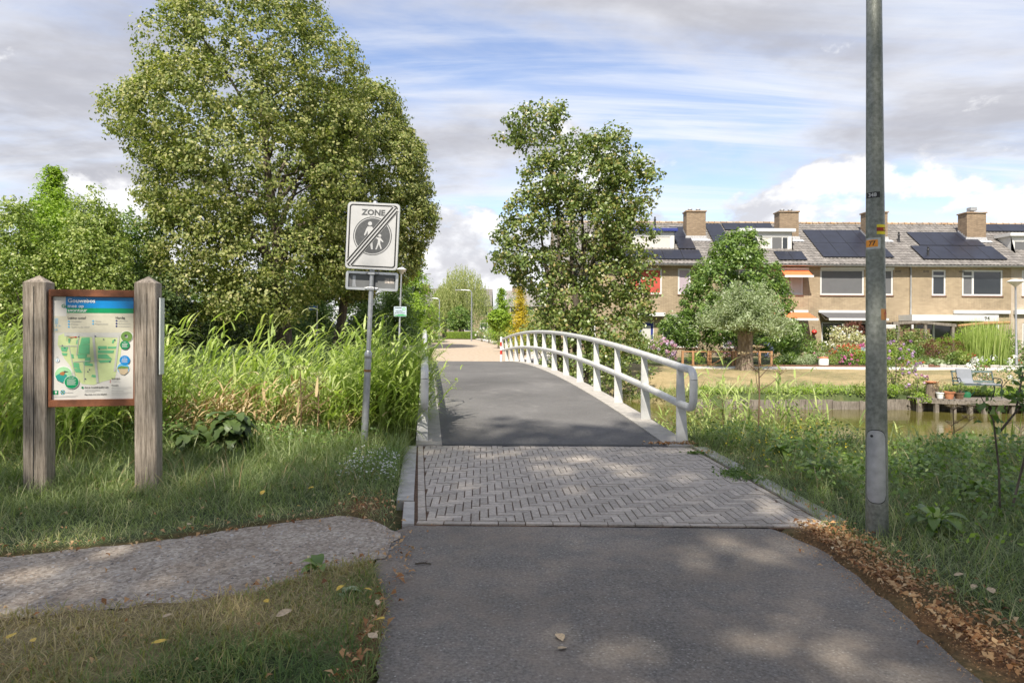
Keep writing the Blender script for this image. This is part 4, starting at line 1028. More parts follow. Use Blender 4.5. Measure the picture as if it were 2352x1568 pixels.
def dormer(root, T, xa, xb, zb, zt, yd, fascia, mulls, panes, fr='upvc'):
    yr = lambda z: EY + (z - EZ) / math.tan(TH) + .05
    b = MB()
    for x in (xa, xb):
        b.add([(x, yd, zb), (x, yd, zt), (x, yr(zt), zt), (x, yr(zb), zb)], [(0, 1, 2, 3)])
    h0, h1 = zb + .10, zt - .30
    front_wall(b, xa, xb, zb, zt, yd, [(xa + .22, xb - .22, h0, h1)], .1)
    dm = b.build('dormer', M['upvc'], root, M=T)
    q = MB(); q.box(xa - .18, xb + .18, yd - .22, yr(zt) - .1, zt, zt + .2); q.build('dormer_roof', M[fascia], dm, M=T, bevel=.01)
    q = MB(); q.box(xa - .12, xb + .12, yd - .14, yr(zt), zt + .202, zt + .23); q.build('dormer_covering', M['zinc'], dm, M=T)
    # window of the dormer
    xs = [xa + .22] + [xa + .22 + (xb - xa - .44) * m for m in mulls] + [xb - .22]; b = MB(); y = yd
    f = .06
    b.box(xs[0], xs[-1], y + .02, y + .08, h1 - f, h1); b.box(xs[0], xs[-1], y + .02, y + .08, h0, h0 + f)
    for i, m in enumerate(xs):
        e0, e1 = (0, f) if i == 0 else (f, 0) if i == len(xs) - 1 else (f / 2, f / 2); b.box(m - e0, m + e1, y + .022, y + .078, h0 + f, h1 - f)
    b.build('window_frame', M[fr], dm, M=T)
    for i in range(len(xs) - 1):
        q = MB(); q.box(xs[i] + f / 2, xs[i + 1] - f / 2, y + .045, y + .052, h0 + f / 2, h1 - f / 2); q.build('pane', M[panes[i % len(panes)]], dm, M=T)
def chimney(root, T, xc, w=1.3, yc=46.75, d=.95, zt=9.45, pots=((-.3, 'zinc'), (.25, 'zinc')), cap='ridge', cowl=False):
    b = MB(); b.box(xc - w / 2, xc + w / 2, yc - d / 2, yc + d / 2, 7.2, zt); c = b.build('chimney', M['chimney'], root, M=T)
    q = MB(); q.box(xc - w / 2 - .06, xc + w / 2 + .06, yc - d / 2 - .06, yc + d / 2 + .06, zt, zt + .08); q.build('chimney_cap', M[cap], c, M=T)
    for dx, m in pots:
        q = MB(); q.lathe([(.14, 0), (.13, .12), (.17, .13), (.16, .17)], (xc + dx, yc, zt + .08), 12); q.build('chimney_pot', M[m], c, M=T, smooth=True)
    if cowl:
        q = MB(); q.box(xc - .08, xc + .08, yc - .08, yc + .08, zt + .08, zt + .22); q.box(xc - .22, xc + .22, yc - .22, yc + .22, zt + .22, zt + .45); q.build('fan_cowl', M['zinc'], c, M=T)
    # stepped lead flashing on the side and at the foot of the stack
    q = MB(); z0 = EZ + (yc - d / 2 - EY) * math.tan(TH)
    q.add([(xc - w / 2 - .12, yc - d / 2 - .015, z0 + .0), (xc + w / 2 + .12, yc - d / 2 - .015, z0 + .0), (xc + w / 2 + .04, yc - d / 2 - .015, z0 + .28), (xc - w / 2 - .04, yc - d / 2 - .015, z0 + .28)], [(0, 1, 2, 3)])
    for k in range(5):
        ya, yb_ = yc - d / 2 + d * k / 5, yc - d / 2 + d * (k + 1) / 5; zz = EZ + (yb_ - EY) * math.tan(TH)
        for sx in (-1, 1): q.add([(xc + sx * (w / 2 + .012), ya, zz - .3), (xc + sx * (w / 2 + .012), yb_, zz - .2), (xc + sx * (w / 2 + .012), yb_, zz + .22), (xc + sx * (w / 2 + .012), ya, zz + .22)], [(0, 1, 2, 3)])
    q.add([rp(xc - w / 2 - .35, (yc - d / 2 - EY) / CT - .28, .075), rp(xc + w / 2 + .3, (yc - d / 2 - EY) / CT - .28, .075), rp(xc + w / 2 + .25, (yc - d / 2 - EY) / CT, .085), rp(xc - w / 2 - .25, (yc - d / 2 - EY) / CT, .085)], [(0, 1, 2, 3)])
    q.build('flashing', M['lead'], c, M=T)
def awning(root, T, x0, x1, z, drop, out, cloth, name='awning', bar='upvc'):
    y = FY - .01
    b = MB(); b.box(x0 - .05, x1 + .05, y - .16, y, z - .02, z + .14); a = b.build(name, M['upvc'], root, M=T, bevel=.01)
    q = MB(); q.add([(x0, y - .12, z - .0), (x1, y - .12, z - .0), (x1, y - out, z - drop), (x0, y - out, z - drop), (x0, y - .12, z - .02), (x1, y - .12, z - .02), (x1, y - out, z - drop - .02), (x0, y - out, z - drop - .02)], [(0, 3, 2, 1), (4, 5, 6, 7), (0, 1, 5, 4), (2, 3, 7, 6), (1, 2, 6, 5), (3, 0, 4, 7)]); q.build('awning_cloth', M[cloth], a, M=T)
    q = MB(); q.box(x0 - .04, x1 + .04, y - out - .05, y - out, z - drop - .12, z - drop + .02); q.build('front_bar', M[bar], a, M=T)
    q = MB()
    for x in (x0 + .1, x1 - .1): q.tube([(x, y - .08, z - .06), (x, y - out * .5, z - drop * .7 - .18), (x, y - out + .02, z - drop - .04)], .018, 6)
    q.build('folding_arm', M['alu'], a, M=T, smooth=True)
def house(x0, x1, label, up, down, wall='facade', panels=(), dormers=(), chim=(), vents=(), gable_l=False, seed=0, pipe=None):
    xc = (x0 + x1) / 2; root = thing('terraced_house', label, 'house', (xc, FY, BASE), group='row of brick terraced houses across the canal'); T = Matrix.Translation((-xc, -FY, -BASE))
    holes = [(u['x'][0], u['x'][1], u['z'][0], u['z'][1]) for u in up + down]
    b = MB(); zt = 5.62; yb = 2 * (EY + SL * CT) - FY; g = .003
    front_wall(b, x0 + g, x1 - g, BASE - .2, zt, FY, holes)
    b.add([(x0 + g, FY, BASE - .2), (x0 + g, FY, zt), (x0 + g, EY + SL * CT, EZ + SL * ST - .05), (x0 + g, yb, zt), (x0 + g, yb, BASE - .2)], [(0, 1, 2, 3, 4)])
    b.add([(x1 - g, FY, BASE - .2), (x1 - g, FY, zt), (x1 - g, EY + SL * CT, EZ + SL * ST - .05), (x1 - g, yb, zt), (x1 - g, yb, BASE - .2)], [(4, 3, 2, 1, 0)])
    b.add([(x0 + g, yb, BASE - .2), (x1 - g, yb, BASE - .2), (x1 - g, yb, zt), (x0 + g, yb, zt)], [(3, 2, 1, 0)])
    b.build('wall', M[wall], root, M=T)
    # dark rooms behind the glass
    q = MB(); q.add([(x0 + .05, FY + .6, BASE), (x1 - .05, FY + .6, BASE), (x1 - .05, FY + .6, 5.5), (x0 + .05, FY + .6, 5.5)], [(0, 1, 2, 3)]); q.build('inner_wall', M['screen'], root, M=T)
    for u in up + down:
        if u.get('door'):
            a, c = u['x']; z0, z1 = u['z']; q = MB(); q.box(a + .05, c - .05, FY + .06, FY + .11, z0, z1 - .05); dr = q.build('door', M[u['door']], root, M=T)
            q = MB(); q.box(a + .2, c - .2, FY + .045, FY + .058, z0 + .5, z1 - .25); q.build('door_glass', M['blind_pale'], dr, M=T)
            q = MB(); q.box(a + .1, a + .16, FY + .02, FY + .058, z0 + 1.0, z0 + 1.12); q.build('handle', M['alu'], dr, M=T)
            q = MB(); q.box(a, a + .05, FY + .02, FY + .12, z0, z1); q.box(c - .05, c, FY + .02, FY + .12, z0, z1); q.box(a + .05, c - .05, FY + .02, FY + .12, z1 - .05, z1); q.build('door_frame', M['upvc'], dr, M=T)
        else:
            window(root, T, u['x'][0], u['x'][1], u['z'][0], u['z'][1], FY, u.get('m', ()), u.get('t', ()), glass=u.get('g', 'glass'), box=u.get('box', False), panes=u.get('p'), frame=u.get('f', 'upvc'))
    # roof
    b = MB(); b.add([rp(x0, 0, 0), rp(x1, 0, 0), rp(x1, SL, 0), rp(x0, SL, 0), rp(x0, 0, -.12), rp(x1, 0, -.12), rp(x1, SL, -.12), rp(x0, SL, -.12)], [(0, 1, 2, 3), (4, 7, 6, 5), (0, 4, 5, 1), (1, 5, 6, 2), (3, 2, 6, 7), (0, 3, 7, 4)])
    yr = EY + SL * CT; b.add([(x0, yr, EZ + SL * ST), (x1, yr, EZ + SL * ST), (x1, 2 * yr - EY, EZ), (x0, 2 * yr - EY, EZ)], [(0, 1, 2, 3)])
    rf = b.build('roof', M['tile_base'], root, M=T)
    nx = int(round((x1 - x0) / .25)); W = (x1 - x0) / nx; ny = 17; LL = SL / ny; rr = random.Random(seed); got = 0; rest = []
    RT = T @ RM
    for j in range(ny):
        for i in range(nx):
            X = x0 + i * W; s = -.06 + j * LL; cx, cs = X + W / 2, s + LL / 2
            if any(p[0] + .2 < cx < p[1] - .2 and p[2] + .25 < cs < p[3] - .3 for p in panels): continue
            if any(d[0] < cx < d[1] and d[5] + .35 < cs < d[6] - .2 for d in dormers): continue
            tilt = Matrix.Rotation(rr.uniform(-.02, .02), 4, 'Z'); Mt = Matrix.Translation((X, s, rr.uniform(-.004, .004))) @ tilt
            if got < 299: inst(tile_me, 'roof_tile', rf, RT @ Mt); got += 1
            else: rest.append((X, s))
    if rest:
        P = np.array([(a, c, 0) for a, c in rest]); V = (TV[None] + P[:, None]).reshape(-1, 3); Fq = (TF[None] + len(TV) * np.arange(len(P))[:, None, None]).reshape(-1, 4)
        o = npmesh('upper_tiles', V, Fq, M['tile'], rf, smooth=True, kind='stuff'); o.data.transform(RT); o.data.set_sharp_from_angle(angle=math.radians(50))
    nr = int((x1 - x0) / .42); wr = (x1 - x0) / nr
    for i in range(nr):
        q = MB(); a = x0 + i * wr; y, z = EY + SL * CT, EZ + SL * ST
        k = 7; V = []
        for xx, r in ((a, .145), (a + wr - .03, .130)):
            V += [(xx, y + r * math.cos(t), z - .03 + r * 1.05 * math.sin(t)) for t in np.linspace(math.pi, 0, k)]
        q.add(V, [(i2, i2 + 1, k + i2 + 1, k + i2) for i2 in range(k - 1)] + [tuple(range(k))]); q.build('ridge_tile', M['ridge'], rf, M=T)
    # gutter and soffit
    q = MB(); ks = np.linspace(math.pi, 2 * math.pi, 7); V = []
    for xx in (x0 + .002, x1 - .002): V += [(xx, EY - .05 + .075 * math.cos(t), EZ - .06 + .075 * math.sin(t)) for t in ks]
    q.add(V, [(i, i + 1, 7 + i + 1, 7 + i) for i in range(6)]); q.build('gutter', M['zinc'], root, M=T)
    q = MB(); q.box(x0 + .002, x1 - .002, EY + .05, FY - .002, EZ - .13, EZ - .08); q.build('soffit', M['upvc'], root, M=T)
    for i in range(int((x1 - x0) / .75)):
        q = MB(); xx = x0 + .3 + i * .75; q.box(xx - .012, xx + .012, EY - .135, EY + .06, EZ - .10, EZ - .075); q.build('gutter_bracket', M['zinc'], root, M=T)
    for p in panels: solar(root, T, *p)
    for d in dormers: dormer(root, T, *d[:2], d[2], d[3], d[4], *d[7:])
    for c in chim: chimney(root, T, **c)
    for X, s in vents:
        p = rp(X, s, 0); q = MB(); q.lathe([(.13, -.1), (.07, .12), (.06, .42), (.085, .44), (.085, .52), (.05, .56), (.06, .66), (.03, .7)], p, 10); q.build('roof_vent', M['solar_edge'], rf, M=T, smooth=True)
    if pipe:
        q = MB(); q.tube([(pipe, FY - .06, 1.9), (pipe, FY - .06, 5.55)], .045, 10); q.build('downpipe', M['zinc'], root, M=T, smooth=True)
    for k in range(3):
        q = MB(); xx = x0 + (.9, 3.2, 5.6)[k]
        if any(h[0] - .1 < xx < h[1] + .1 and h[3] > 5.3 for h in holes): continue
        for i in range(5): q.box(xx + i * .075, xx + i * .075 + .03, FY - .004, FY + .01, 5.22, 5.36)
        q.build('air_vent', M['solar_edge'], root, M=T)
    return root, T
M['fascia_white'] = M['upvc']; up_z = (3.74, 5.40)
hs = []
hs.append(house(2.8, 6.1, 'end house of the brick row, mostly hidden by the alder', [dict(x=(3.6, 5.3), z=up_z, m=(.4,))], [dict(x=(3.5, 5.4), z=(.5, 2.2), m=(.5,))], seed=1))
hs.append(house(6.1, 12.6, 'brick house with blue dormer roof edge, red blinds and blue door', [dict(x=(7.2, 9.65), z=up_z, m=(.42,), p={0: 'blind_red', 1: 'blind_red'}), dict(x=(10.68, 11.5), z=up_z, g='blind_lilac')],
    [dict(x=(8.15, 9.15), z=(BASE, 1.95), door='blue_paint'), dict(x=(9.7, 12.0), z=(.3, 2.0), m=(.35, .7))],
    panels=[(10.95, 12.1, 1.8, 5.1, 1, 2), (7.3, 12.25, .35, 1.65, 4, 1)], dormers=[(7.9, 10.72, 6.62, 7.95, 45.2, 1.7, 4.6, 'blue_paint', (.5,), ('blind_pale', 'blind_pale'))], chim=[dict(xc=12.45, cap='ridge')], vents=[(10.0, 5.3)], seed=2))
hs.append(house(12.6, 19.1, 'brick house with white dormer and orange awnings behind the magnolia', [dict(x=(13.6, 16.2), z=up_z, m=(.4,)), dict(x=(17.4, 18.75), z=up_z, g='blind_pale', m=(.45,))],
    [dict(x=(13.6, 16.6), z=(.3, 2.1), m=(.33, .66)), dict(x=(17.3, 18.2), z=(BASE, 2.0), door='upvc')],
    panels=[(13.5, 14.65, 1.75, 5.6, 1, 2), (14.75, 18.2, 4.65, 5.75, 3, 1), (17.1, 18.95, .35, 1.5, 2, 1)], dormers=[(15.15, 18.5, 6.6, 7.95, 45.2, 1.7, 4.7, 'upvc', (.30, .62, .86), ('glass', 'blind_pale', 'screen', 'glass'))], chim=[dict(xc=18.75)], vents=[], seed=3))
hs.append(house(19.1, 25.6, 'brick house with a wide dark-screened window and black awning', [dict(x=(19.85, 22.68), z=up_z, g='screen', box=True), dict(x=(23.55, 24.55), z=up_z, g='screen', box=True)],
    [dict(x=(19.95, 23.2), z=(.2, 2.0), m=(.5,)), dict(x=(24.0, 24.9), z=(BASE, 2.0), door='upvc')],
    panels=[(20.1, 24.7, .75, 4.7, 4, 2)], chim=[dict(xc=24.75, w=1.35)], vents=[], seed=4))
hs.append(house(25.6, 32.15, 'brick house with two staggered rows of solar panels and number 94 porch', [dict(x=(27.05, 27.95), z=up_z, t=((0, .76),)), dict(x=(29.0, 31.62), z=up_z, m=(.27,), t=((0, .76),), box=False, p={0: 'screen'})],
    [dict(x=(26.0, 28.4), z=(.4, 2.0), m=(.5,)), dict(x=(29.6, 31.4), z=(BASE, 2.05), m=(.55,))],
    panels=[(27.2, 31.55, 2.45, 4.45, 4, 1), (26.5, 31.9, .55, 2.4, 5, 1)], chim=[dict(xc=31.45, cowl=True, pots=())], vents=[(26.1, 3.1), (27.0, .95)], seed=5, pipe=25.66))
hs.append(house(32.15, 38.7, 'brown and white brick house at the end with a white dormer', [dict(x=(32.85, 33.8), z=up_z, g='blind_pale'), dict(x=(35.0, 37.6), z=up_z, m=(.3,))], [dict(x=(32.9, 33.9), z=(.4, 2.0)), dict(x=(35, 37.5), z=(.4, 2.0), m=(.5,))], wall='facade_end',
    panels=[(32.0 + .3, 37.6, 4.65, 5.75, 3, 1)], dormers=[(33.0, 36.8, 6.45, 7.75, 45.2, 1.6, 4.5, 'upvc', (.5,), ('screen', 'glass'))], seed=6))
# awnings, porches
r, T = hs[2]; awning(r, T, 17.25, 19.0, 5.35, .42, .85, 'orange_cloth'); awning(r, T, 15.6, 18.98, 2.62, .42, 1.6, 'orange_cloth')
r, T = hs[3]; awning(r, T, 19.75, 23.4, 2.62, .40, 1.5, 'grey_cloth')
r, T = hs[1]
b = MB(); b.box(8.0, 9.75, FY - .6, FY - .002, 2.30, 2.55); b.build('door_canopy', M['upvc'], r, M=T, bevel=.02)
b = MB(); b.box(9.9, 12.4, FY - .25, FY - .002, 2.05, 2.45); b.build('window_canopy', M['concrete_pale'], r, M=T)
r, T = hs[4]
b = MB(); b.box(24.9, 30.3, FY - 1.5, FY - .002, 2.10, 2.48); pc = b.build('porch_roof', M['upvc'], r, M=T)
text('94', .34, M['black'], pc, T @ Matrix.Translation((29.4, FY - 1.506, 2.16)) @ Matrix.Rotation(math.pi / 2, 4, 'X'), 'LEFT', 'lettering', .004)
for xx in (24.98, 30.2):
    b = MB(); b.box(xx - .05, xx + .05, FY - 1.45, FY - 1.35, BASE, 2.098); b.build('porch_post', M['upvc'], r, M=T)
b = MB(); b.box(28.4, 32.0, FY - .2, FY - .003, 2.58, 2.80); b.build('awning_cassette', M['upvc'], r, M=T, bevel=.02)
r, T = hs[5]; b = MB(); b.box(32.3, 36.5, FY - .22, FY - .003, 2.55, 2.85); b.build('awning_cassette', M['upvc'], r, M=T, bevel=.02)
# red ball lantern on the wall
lt = thing('red_lantern', 'round red lantern hanging on the brick wall beside the awning', 'lantern', (19.35, 43.7, 1.35)); b = MB(); b.lathe([(.03, -.17), (.12, -.12), (.17, 0), (.12, .12), (.03, .17)], k=14); b.build('globe', M['red'], lt, smooth=True); b = MB(); b.tube([(0, 0, .16), (0, .02, .34), (0, .31, .36)], .012, 6); b.build('hook', M['solar_edge'], lt)

# houses further off
def far_house(x0, x1, Y, eave, ridge, label, wall='facade', depth=8, flat=False, z0=0.0, nwin=4):
    root = thing('distant_house', label, 'house', ((x0 + x1) / 2, Y, z0)); T = Matrix.Translation((-(x0 + x1) / 2, -Y, -z0))
    b = MB(); b.box(x0, x1, Y, Y + depth, z0 - .3, eave); b.build('wall', M[wall], root, M=T)
    if flat: q = MB(); q.box(x0 - .2, x1 + .2, Y - .25, Y + depth + .2, eave + .002, eave + .35); q.build('roof', M['upvc'], root, M=T)
    else:
        q = MB(); q.prism([(Y - .3, eave - .1), (Y + depth / 2, ridge), (Y + depth + .3, eave - .1), (Y + depth / 2, ridge - .25)], 0, x0, x1); rf = q.build('roof', M['tile'], root, M=T)
        for x in np.arange(x0 + 1, x1, 6.5):
            q = MB(); q.box(x, x + 1.3, Y + depth / 2 - 1.2, Y + depth / 2 - .3, ridge - 1.5, ridge + .7); q.build('chimney', M['chimney'], root, M=T)
    w = (x1 - x0) / nwin
    for i in range(nwin):
        for zz in (z0 + .8, z0 + 3.5):
            if zz + 1.4 > eave: continue
            a = x0 + w * (i + .25); q = MB(); q.box(a, a + w * .5, Y - .04, Y - .002, zz, zz + 1.4); o = q.build('window', M['upvc'], root, M=T)
            q = MB(); q.box(a + .1, a + w * .5 - .1, Y - .06, Y - .042, zz + .1, zz + 1.3); q.build('pane', M['glass'], o, M=T)
far_house(-17, -3.5, 118, 5.2, 8.3, 'distant brick house with a grey roof behind the weeping willow', nwin=5)
far_house(-1, 12, 112, 5.0, 7.7, 'distant brick house glimpsed right of the weeping willow', nwin=5)
far_house(-34, -26.5, 47, 5.9, 6, 'flat-roofed brick house glimpsed through the shrubs behind the map board', flat=True, nwin=2)
# ------------------------------------------------------------------ vegetation tools
def leaf_quads(P, bias, size, aspect, rng, fold=.25, spread=.9):
    n = len(P); nr = unit(bias + rng.normal(0, spread, (n, 3))); a = unit(np.cross(nr, rng.normal(0, 1, (n, 3)))); b = np.cross(nr, a)
    L = (size * rng.uniform(.7, 1.25, n))[:, None] if np.ndim(size) == 0 else (size * rng.uniform(.7, 1.25, n))[:, None]; W = L * aspect
    V = np.stack([P - a * L * .5, P + b * W * .5 + nr * L * fold * .4, P + a * L * .5, P - b * W * .5 + nr * L * fold * .4], 1).reshape(-1, 3)
    return V, np.arange(4 * n).reshape(n, 4)
def clusters(ells, n, rng, lo=.62, hi=1.0, zmin=None):
    """clump centres in the outer shell of a union of ellipsoids (cx,cy,cz,rx,ry,rz); also the outward directions"""
    E = np.array(ells, float); w = (E[:, 3] * E[:, 4] * E[:, 5]) ** .67; pick = rng.choice(len(E), n * 3, p=w / w.sum())
    d = unit(rng.normal(0, 1, (n * 3, 3))); r = lo + (hi - lo) * rng.random(n * 3) ** .6
    C = E[pick, :3] + d * r[:, None] * E[pick, 3:]
    keep = np.ones(len(C), bool)
    for e in E:
        q = ((C - e[:3]) / e[3:]); keep &= ~((q ** 2).sum(1) < (lo * .92) ** 2)
    if zmin is not None: keep &= C[:, 2] > zmin
    C, d = C[keep][:n], d[keep][:n]; return C, unit(d / E[pick[keep][:n], 3:] * E[:, 3:].mean())
def foliage(name, ells, ncl, m, cr, leaf, aspect, mat, parent, rng, lo=.62, hi=1.0, up=.5, out=.7, spread=.8, flat=.75, zmin=None, tint_sd=.16, hang=0.0, core=0):
    C, D = clusters(ells, ncl, rng, lo, hi, zmin); n = len(C)
    crs = cr * rng.uniform(.65, 1.3, n)
    o = unit(rng.normal(0, 1, (n, m, 3))) * (rng.random((n, m, 1)) ** .45) * crs[:, None, None]; o[..., 2] *= flat
    P = (C[:, None] + o)
    if hang: P[..., 2] -= hang * (np.hypot(o[..., 0], o[..., 1]) ** 2) / cr
    bias = D[:, None] * out + unit(o) * .45 + np.array([0, 0, up])
    t = np.clip(.5 + rng.normal(0, tint_sd, (n, m)) + rng.normal(0, .10, (n, 1)), 0, 1)
    V, Fq = leaf_quads(P.reshape(-1, 3), bias.reshape(-1, 3), leaf, aspect, rng, spread=spread)
    return npmesh(name, V, Fq, mat, parent, attrs={'tint': np.repeat(t.ravel(), 4)}), C
def ribbons(P, az, el, length, width, droop, segs, rng, twist=0.0):
    """tapered blades: base points, heading, start elevation, length, width, how much they bend over"""
    n = len(P); t = np.linspace(0, 1, segs + 1); e = el[:, None] - droop[:, None] * t[None, :] ** 1.3
    ds = (length / segs)[:, None]; h = np.cumsum(np.cos(e) * ds, 1) - np.cos(e[:, :1]) * ds; v = np.cumsum(np.sin(e) * ds, 1) - np.sin(e[:, :1]) * ds
    ca, sa = np.cos(az)[:, None], np.sin(az)[:, None]; C = np.stack([h * ca, h * sa, v], -1) + P[:, None]
    w = width[:, None] * np.clip(np.minimum(.55 + 2.2 * t, 1.05 * (1 - t ** 2.2)), .03, 1)[None]
    tw = az[:, None] + math.pi / 2 + twist * rng.uniform(-1, 1, (n, 1)) * t[None]
    S = np.stack([np.cos(tw), np.sin(tw), np.zeros_like(tw)], -1) * w[..., None] * .5
    V = np.stack([C - S, C + S], 2).reshape(-1, 3); k = 2 * (segs + 1)
    f = np.array([(2 * i, 2 * i + 1, 2 * i + 3, 2 * i + 2) for i in range(segs)])
    return V, (f[None] + k * np.arange(n)[:, None, None]).reshape(-1, 4)
class Big:
    def __init__(s): s.V = []; s.F = []; s.T = []; s.n = 0
    def add(s, V, Fq, tint):
        k = len(V) // len(tint); s.V.append(V); s.F.append(Fq + s.n); s.T.append(np.repeat(tint, k)); s.n += len(V)
    def build(s, name, mat, parent=None, kind=None):
        return npmesh(name, np.concatenate(s.V), np.concatenate(s.F), mat, parent, kind=kind, attrs={'tint': np.concatenate(s.T)})
def limbs(name, base, top, r0, targets, mat, parent, rng, n=14, h0=.3, bend=.12):
    """trunk with limbs reaching towards clump centres"""
    b = MB(); base = np.array(base, float); top = np.array(top, float)
    ts = np.linspace(0, 1, 8); P = base + (top - base) * ts[:, None]; H = top[2] - base[2]
    P[1:-1, :2] += rng.normal(0, .012 * H, (6, 2)); rad = r0 * (1 - .82 * ts); rad[0] *= 1.3
    b.tube(P.tolist(), rad.tolist(), 12)
    if len(targets):
        for q in targets[rng.choice(len(targets), min(n, len(targets)), replace=False)]:
            t = np.clip((q[2] - base[2]) / max(H, .1) - rng.uniform(.12, .35), h0, .95); s = base + (top - base) * t; r = r0 * (1 - .82 * t) * rng.uniform(.35, .55)
            m1 = s + (q - s) * .4 + rng.normal(0, bend, 3) * np.linalg.norm(q - s) * .5 + [0, 0, .06 * H]; m2 = s + (q - s) * .75 + rng.normal(0, bend, 3) * .3
            b.tube([s, m1, m2, q], [r, r * .7, r * .4, r * .12], 6)
    return b.build(name, mat, parent, smooth=True)

G = {}
G['lime'] = m_leaf('lime_leaves', [(.07, .105, .022), (.155, .195, .05), (.29, .305, .10), (.52, .48, .24)], .55, .32)
G['alder'] = m_leaf('alder_leaves', [(.065, .105, .025), (.135, .19, .05), (.23, .28, .08), (.36, .28, .11)], .38, .25, spec=.6)
G['shrub'] = m_leaf('shrub_leaves', [(.09, .14, .03), (.18, .25, .055), (.30, .36, .10), (.42, .44, .17)], .45, .30)
G['bright'] = m_leaf('bright_leaves', [(.09, .15, .02), (.19, .29, .03), (.28, .40, .05), (.38, .48, .11)], .5, .35)
G['mid'] = m_leaf('mid_green_leaves', [(.05, .10, .02), (.11, .19, .04), (.19, .28, .06), (.30, .37, .11)], .42, .3, spec=.6)
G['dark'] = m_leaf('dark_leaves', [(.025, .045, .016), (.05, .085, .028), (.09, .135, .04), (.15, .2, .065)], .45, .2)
G['willow'] = m_leaf('willow_leaves', [(.16, .20, .065), (.26, .30, .11), (.37, .39, .16), (.46, .44, .2)], .6, .35)
G['pollard'] = m_leaf('silver_willow_leaves', [(.11, .155, .06), (.23, .29, .14), (.36, .42, .25), (.50, .54, .40)], .45, .25)
G['yellow'] = m_leaf('golden_needles', [(.18, .16, .015), (.40, .31, .02), (.58, .45, .03), (.62, .52, .08)], .6, .3)
G['maroon'] = m_leaf('maroon_leaves', [(.055, .02, .015), (.12, .045, .03), (.20, .085, .055), (.27, .15, .09)], .5, .25, (1.4, .9, .7))
G['cream'] = m_leaf('cream_flowers', [(.10, .15, .03), (.35, .36, .16), (.62, .58, .38), (.72, .68, .5)], .6, .25)
G['reed'] = m_leaf('reed_leaves', [(.15, .21, .05), (.29, .37, .10), (.43, .50, .18), (.58, .58, .30)], .45, .38)
G['straw'] = m_leaf('dead_reed', [(.20, .13, .06), (.36, .26, .13), (.48, .38, .21), (.55, .46, .29)], .7, .2, (1.2, 1.0, .7))
G['grass'] = m_leaf('grass_blades', [(.075, .11, .035), (.14, .195, .065), (.22, .28, .11), (.33, .37, .18), (.52, .46, .28)], .5, .35)
G['grass_dry'] = m_leaf('dry_grass_blades', [(.10, .165, .045), (.19, .245, .075), (.32, .285, .13), (.46, .36, .19), (.58, .47, .30)], .65, .3)
G['litter'] = m_leaf('leaf_litter', [(.17, .07, .025), (.34, .16, .06), (.48, .28, .12), (.58, .40, .21), (.66, .53, .33)], .75, .1, (1.2, 1, .7))
G['pink'] = m_leaf('pink_petals', [(.35, .14, .22), (.55, .30, .42), (.66, .48, .60), (.50, .38, .62)], .7, .2, (1, .9, 1))
G['hotpink'] = m_leaf('hot_pink_petals', [(.45, .05, .22), (.62, .12, .36), (.70, .25, .48)], .7, .2, (1, .8, .9))
G['blue_fl'] = m_leaf('blue_petals', [(.16, .20, .48), (.28, .34, .62), (.52, .52, .66)], .7, .2, (1, 1, 1.1))
G['purple_fl'] = m_leaf('lilac_petals', [(.26, .13, .30), (.42, .25, .48), (.52, .38, .55)], .7, .2, (1, .9, 1))
G['white_fl'] = m_leaf('white_petals', [(.62, .62, .56), (.76, .76, .72), (.82, .82, .80)], .7, .2, (1, 1, 1))
G['red_fl'] = m_leaf('red_petals', [(.40, .05, .03), (.55, .12, .06), (.60, .24, .12)], .7, .2, (1, .8, .7))
G['yellow_fl'] = m_leaf('yellow_petals', [(.60, .44, .02), (.72, .60, .06)], .7, .2, (1, 1, .6))

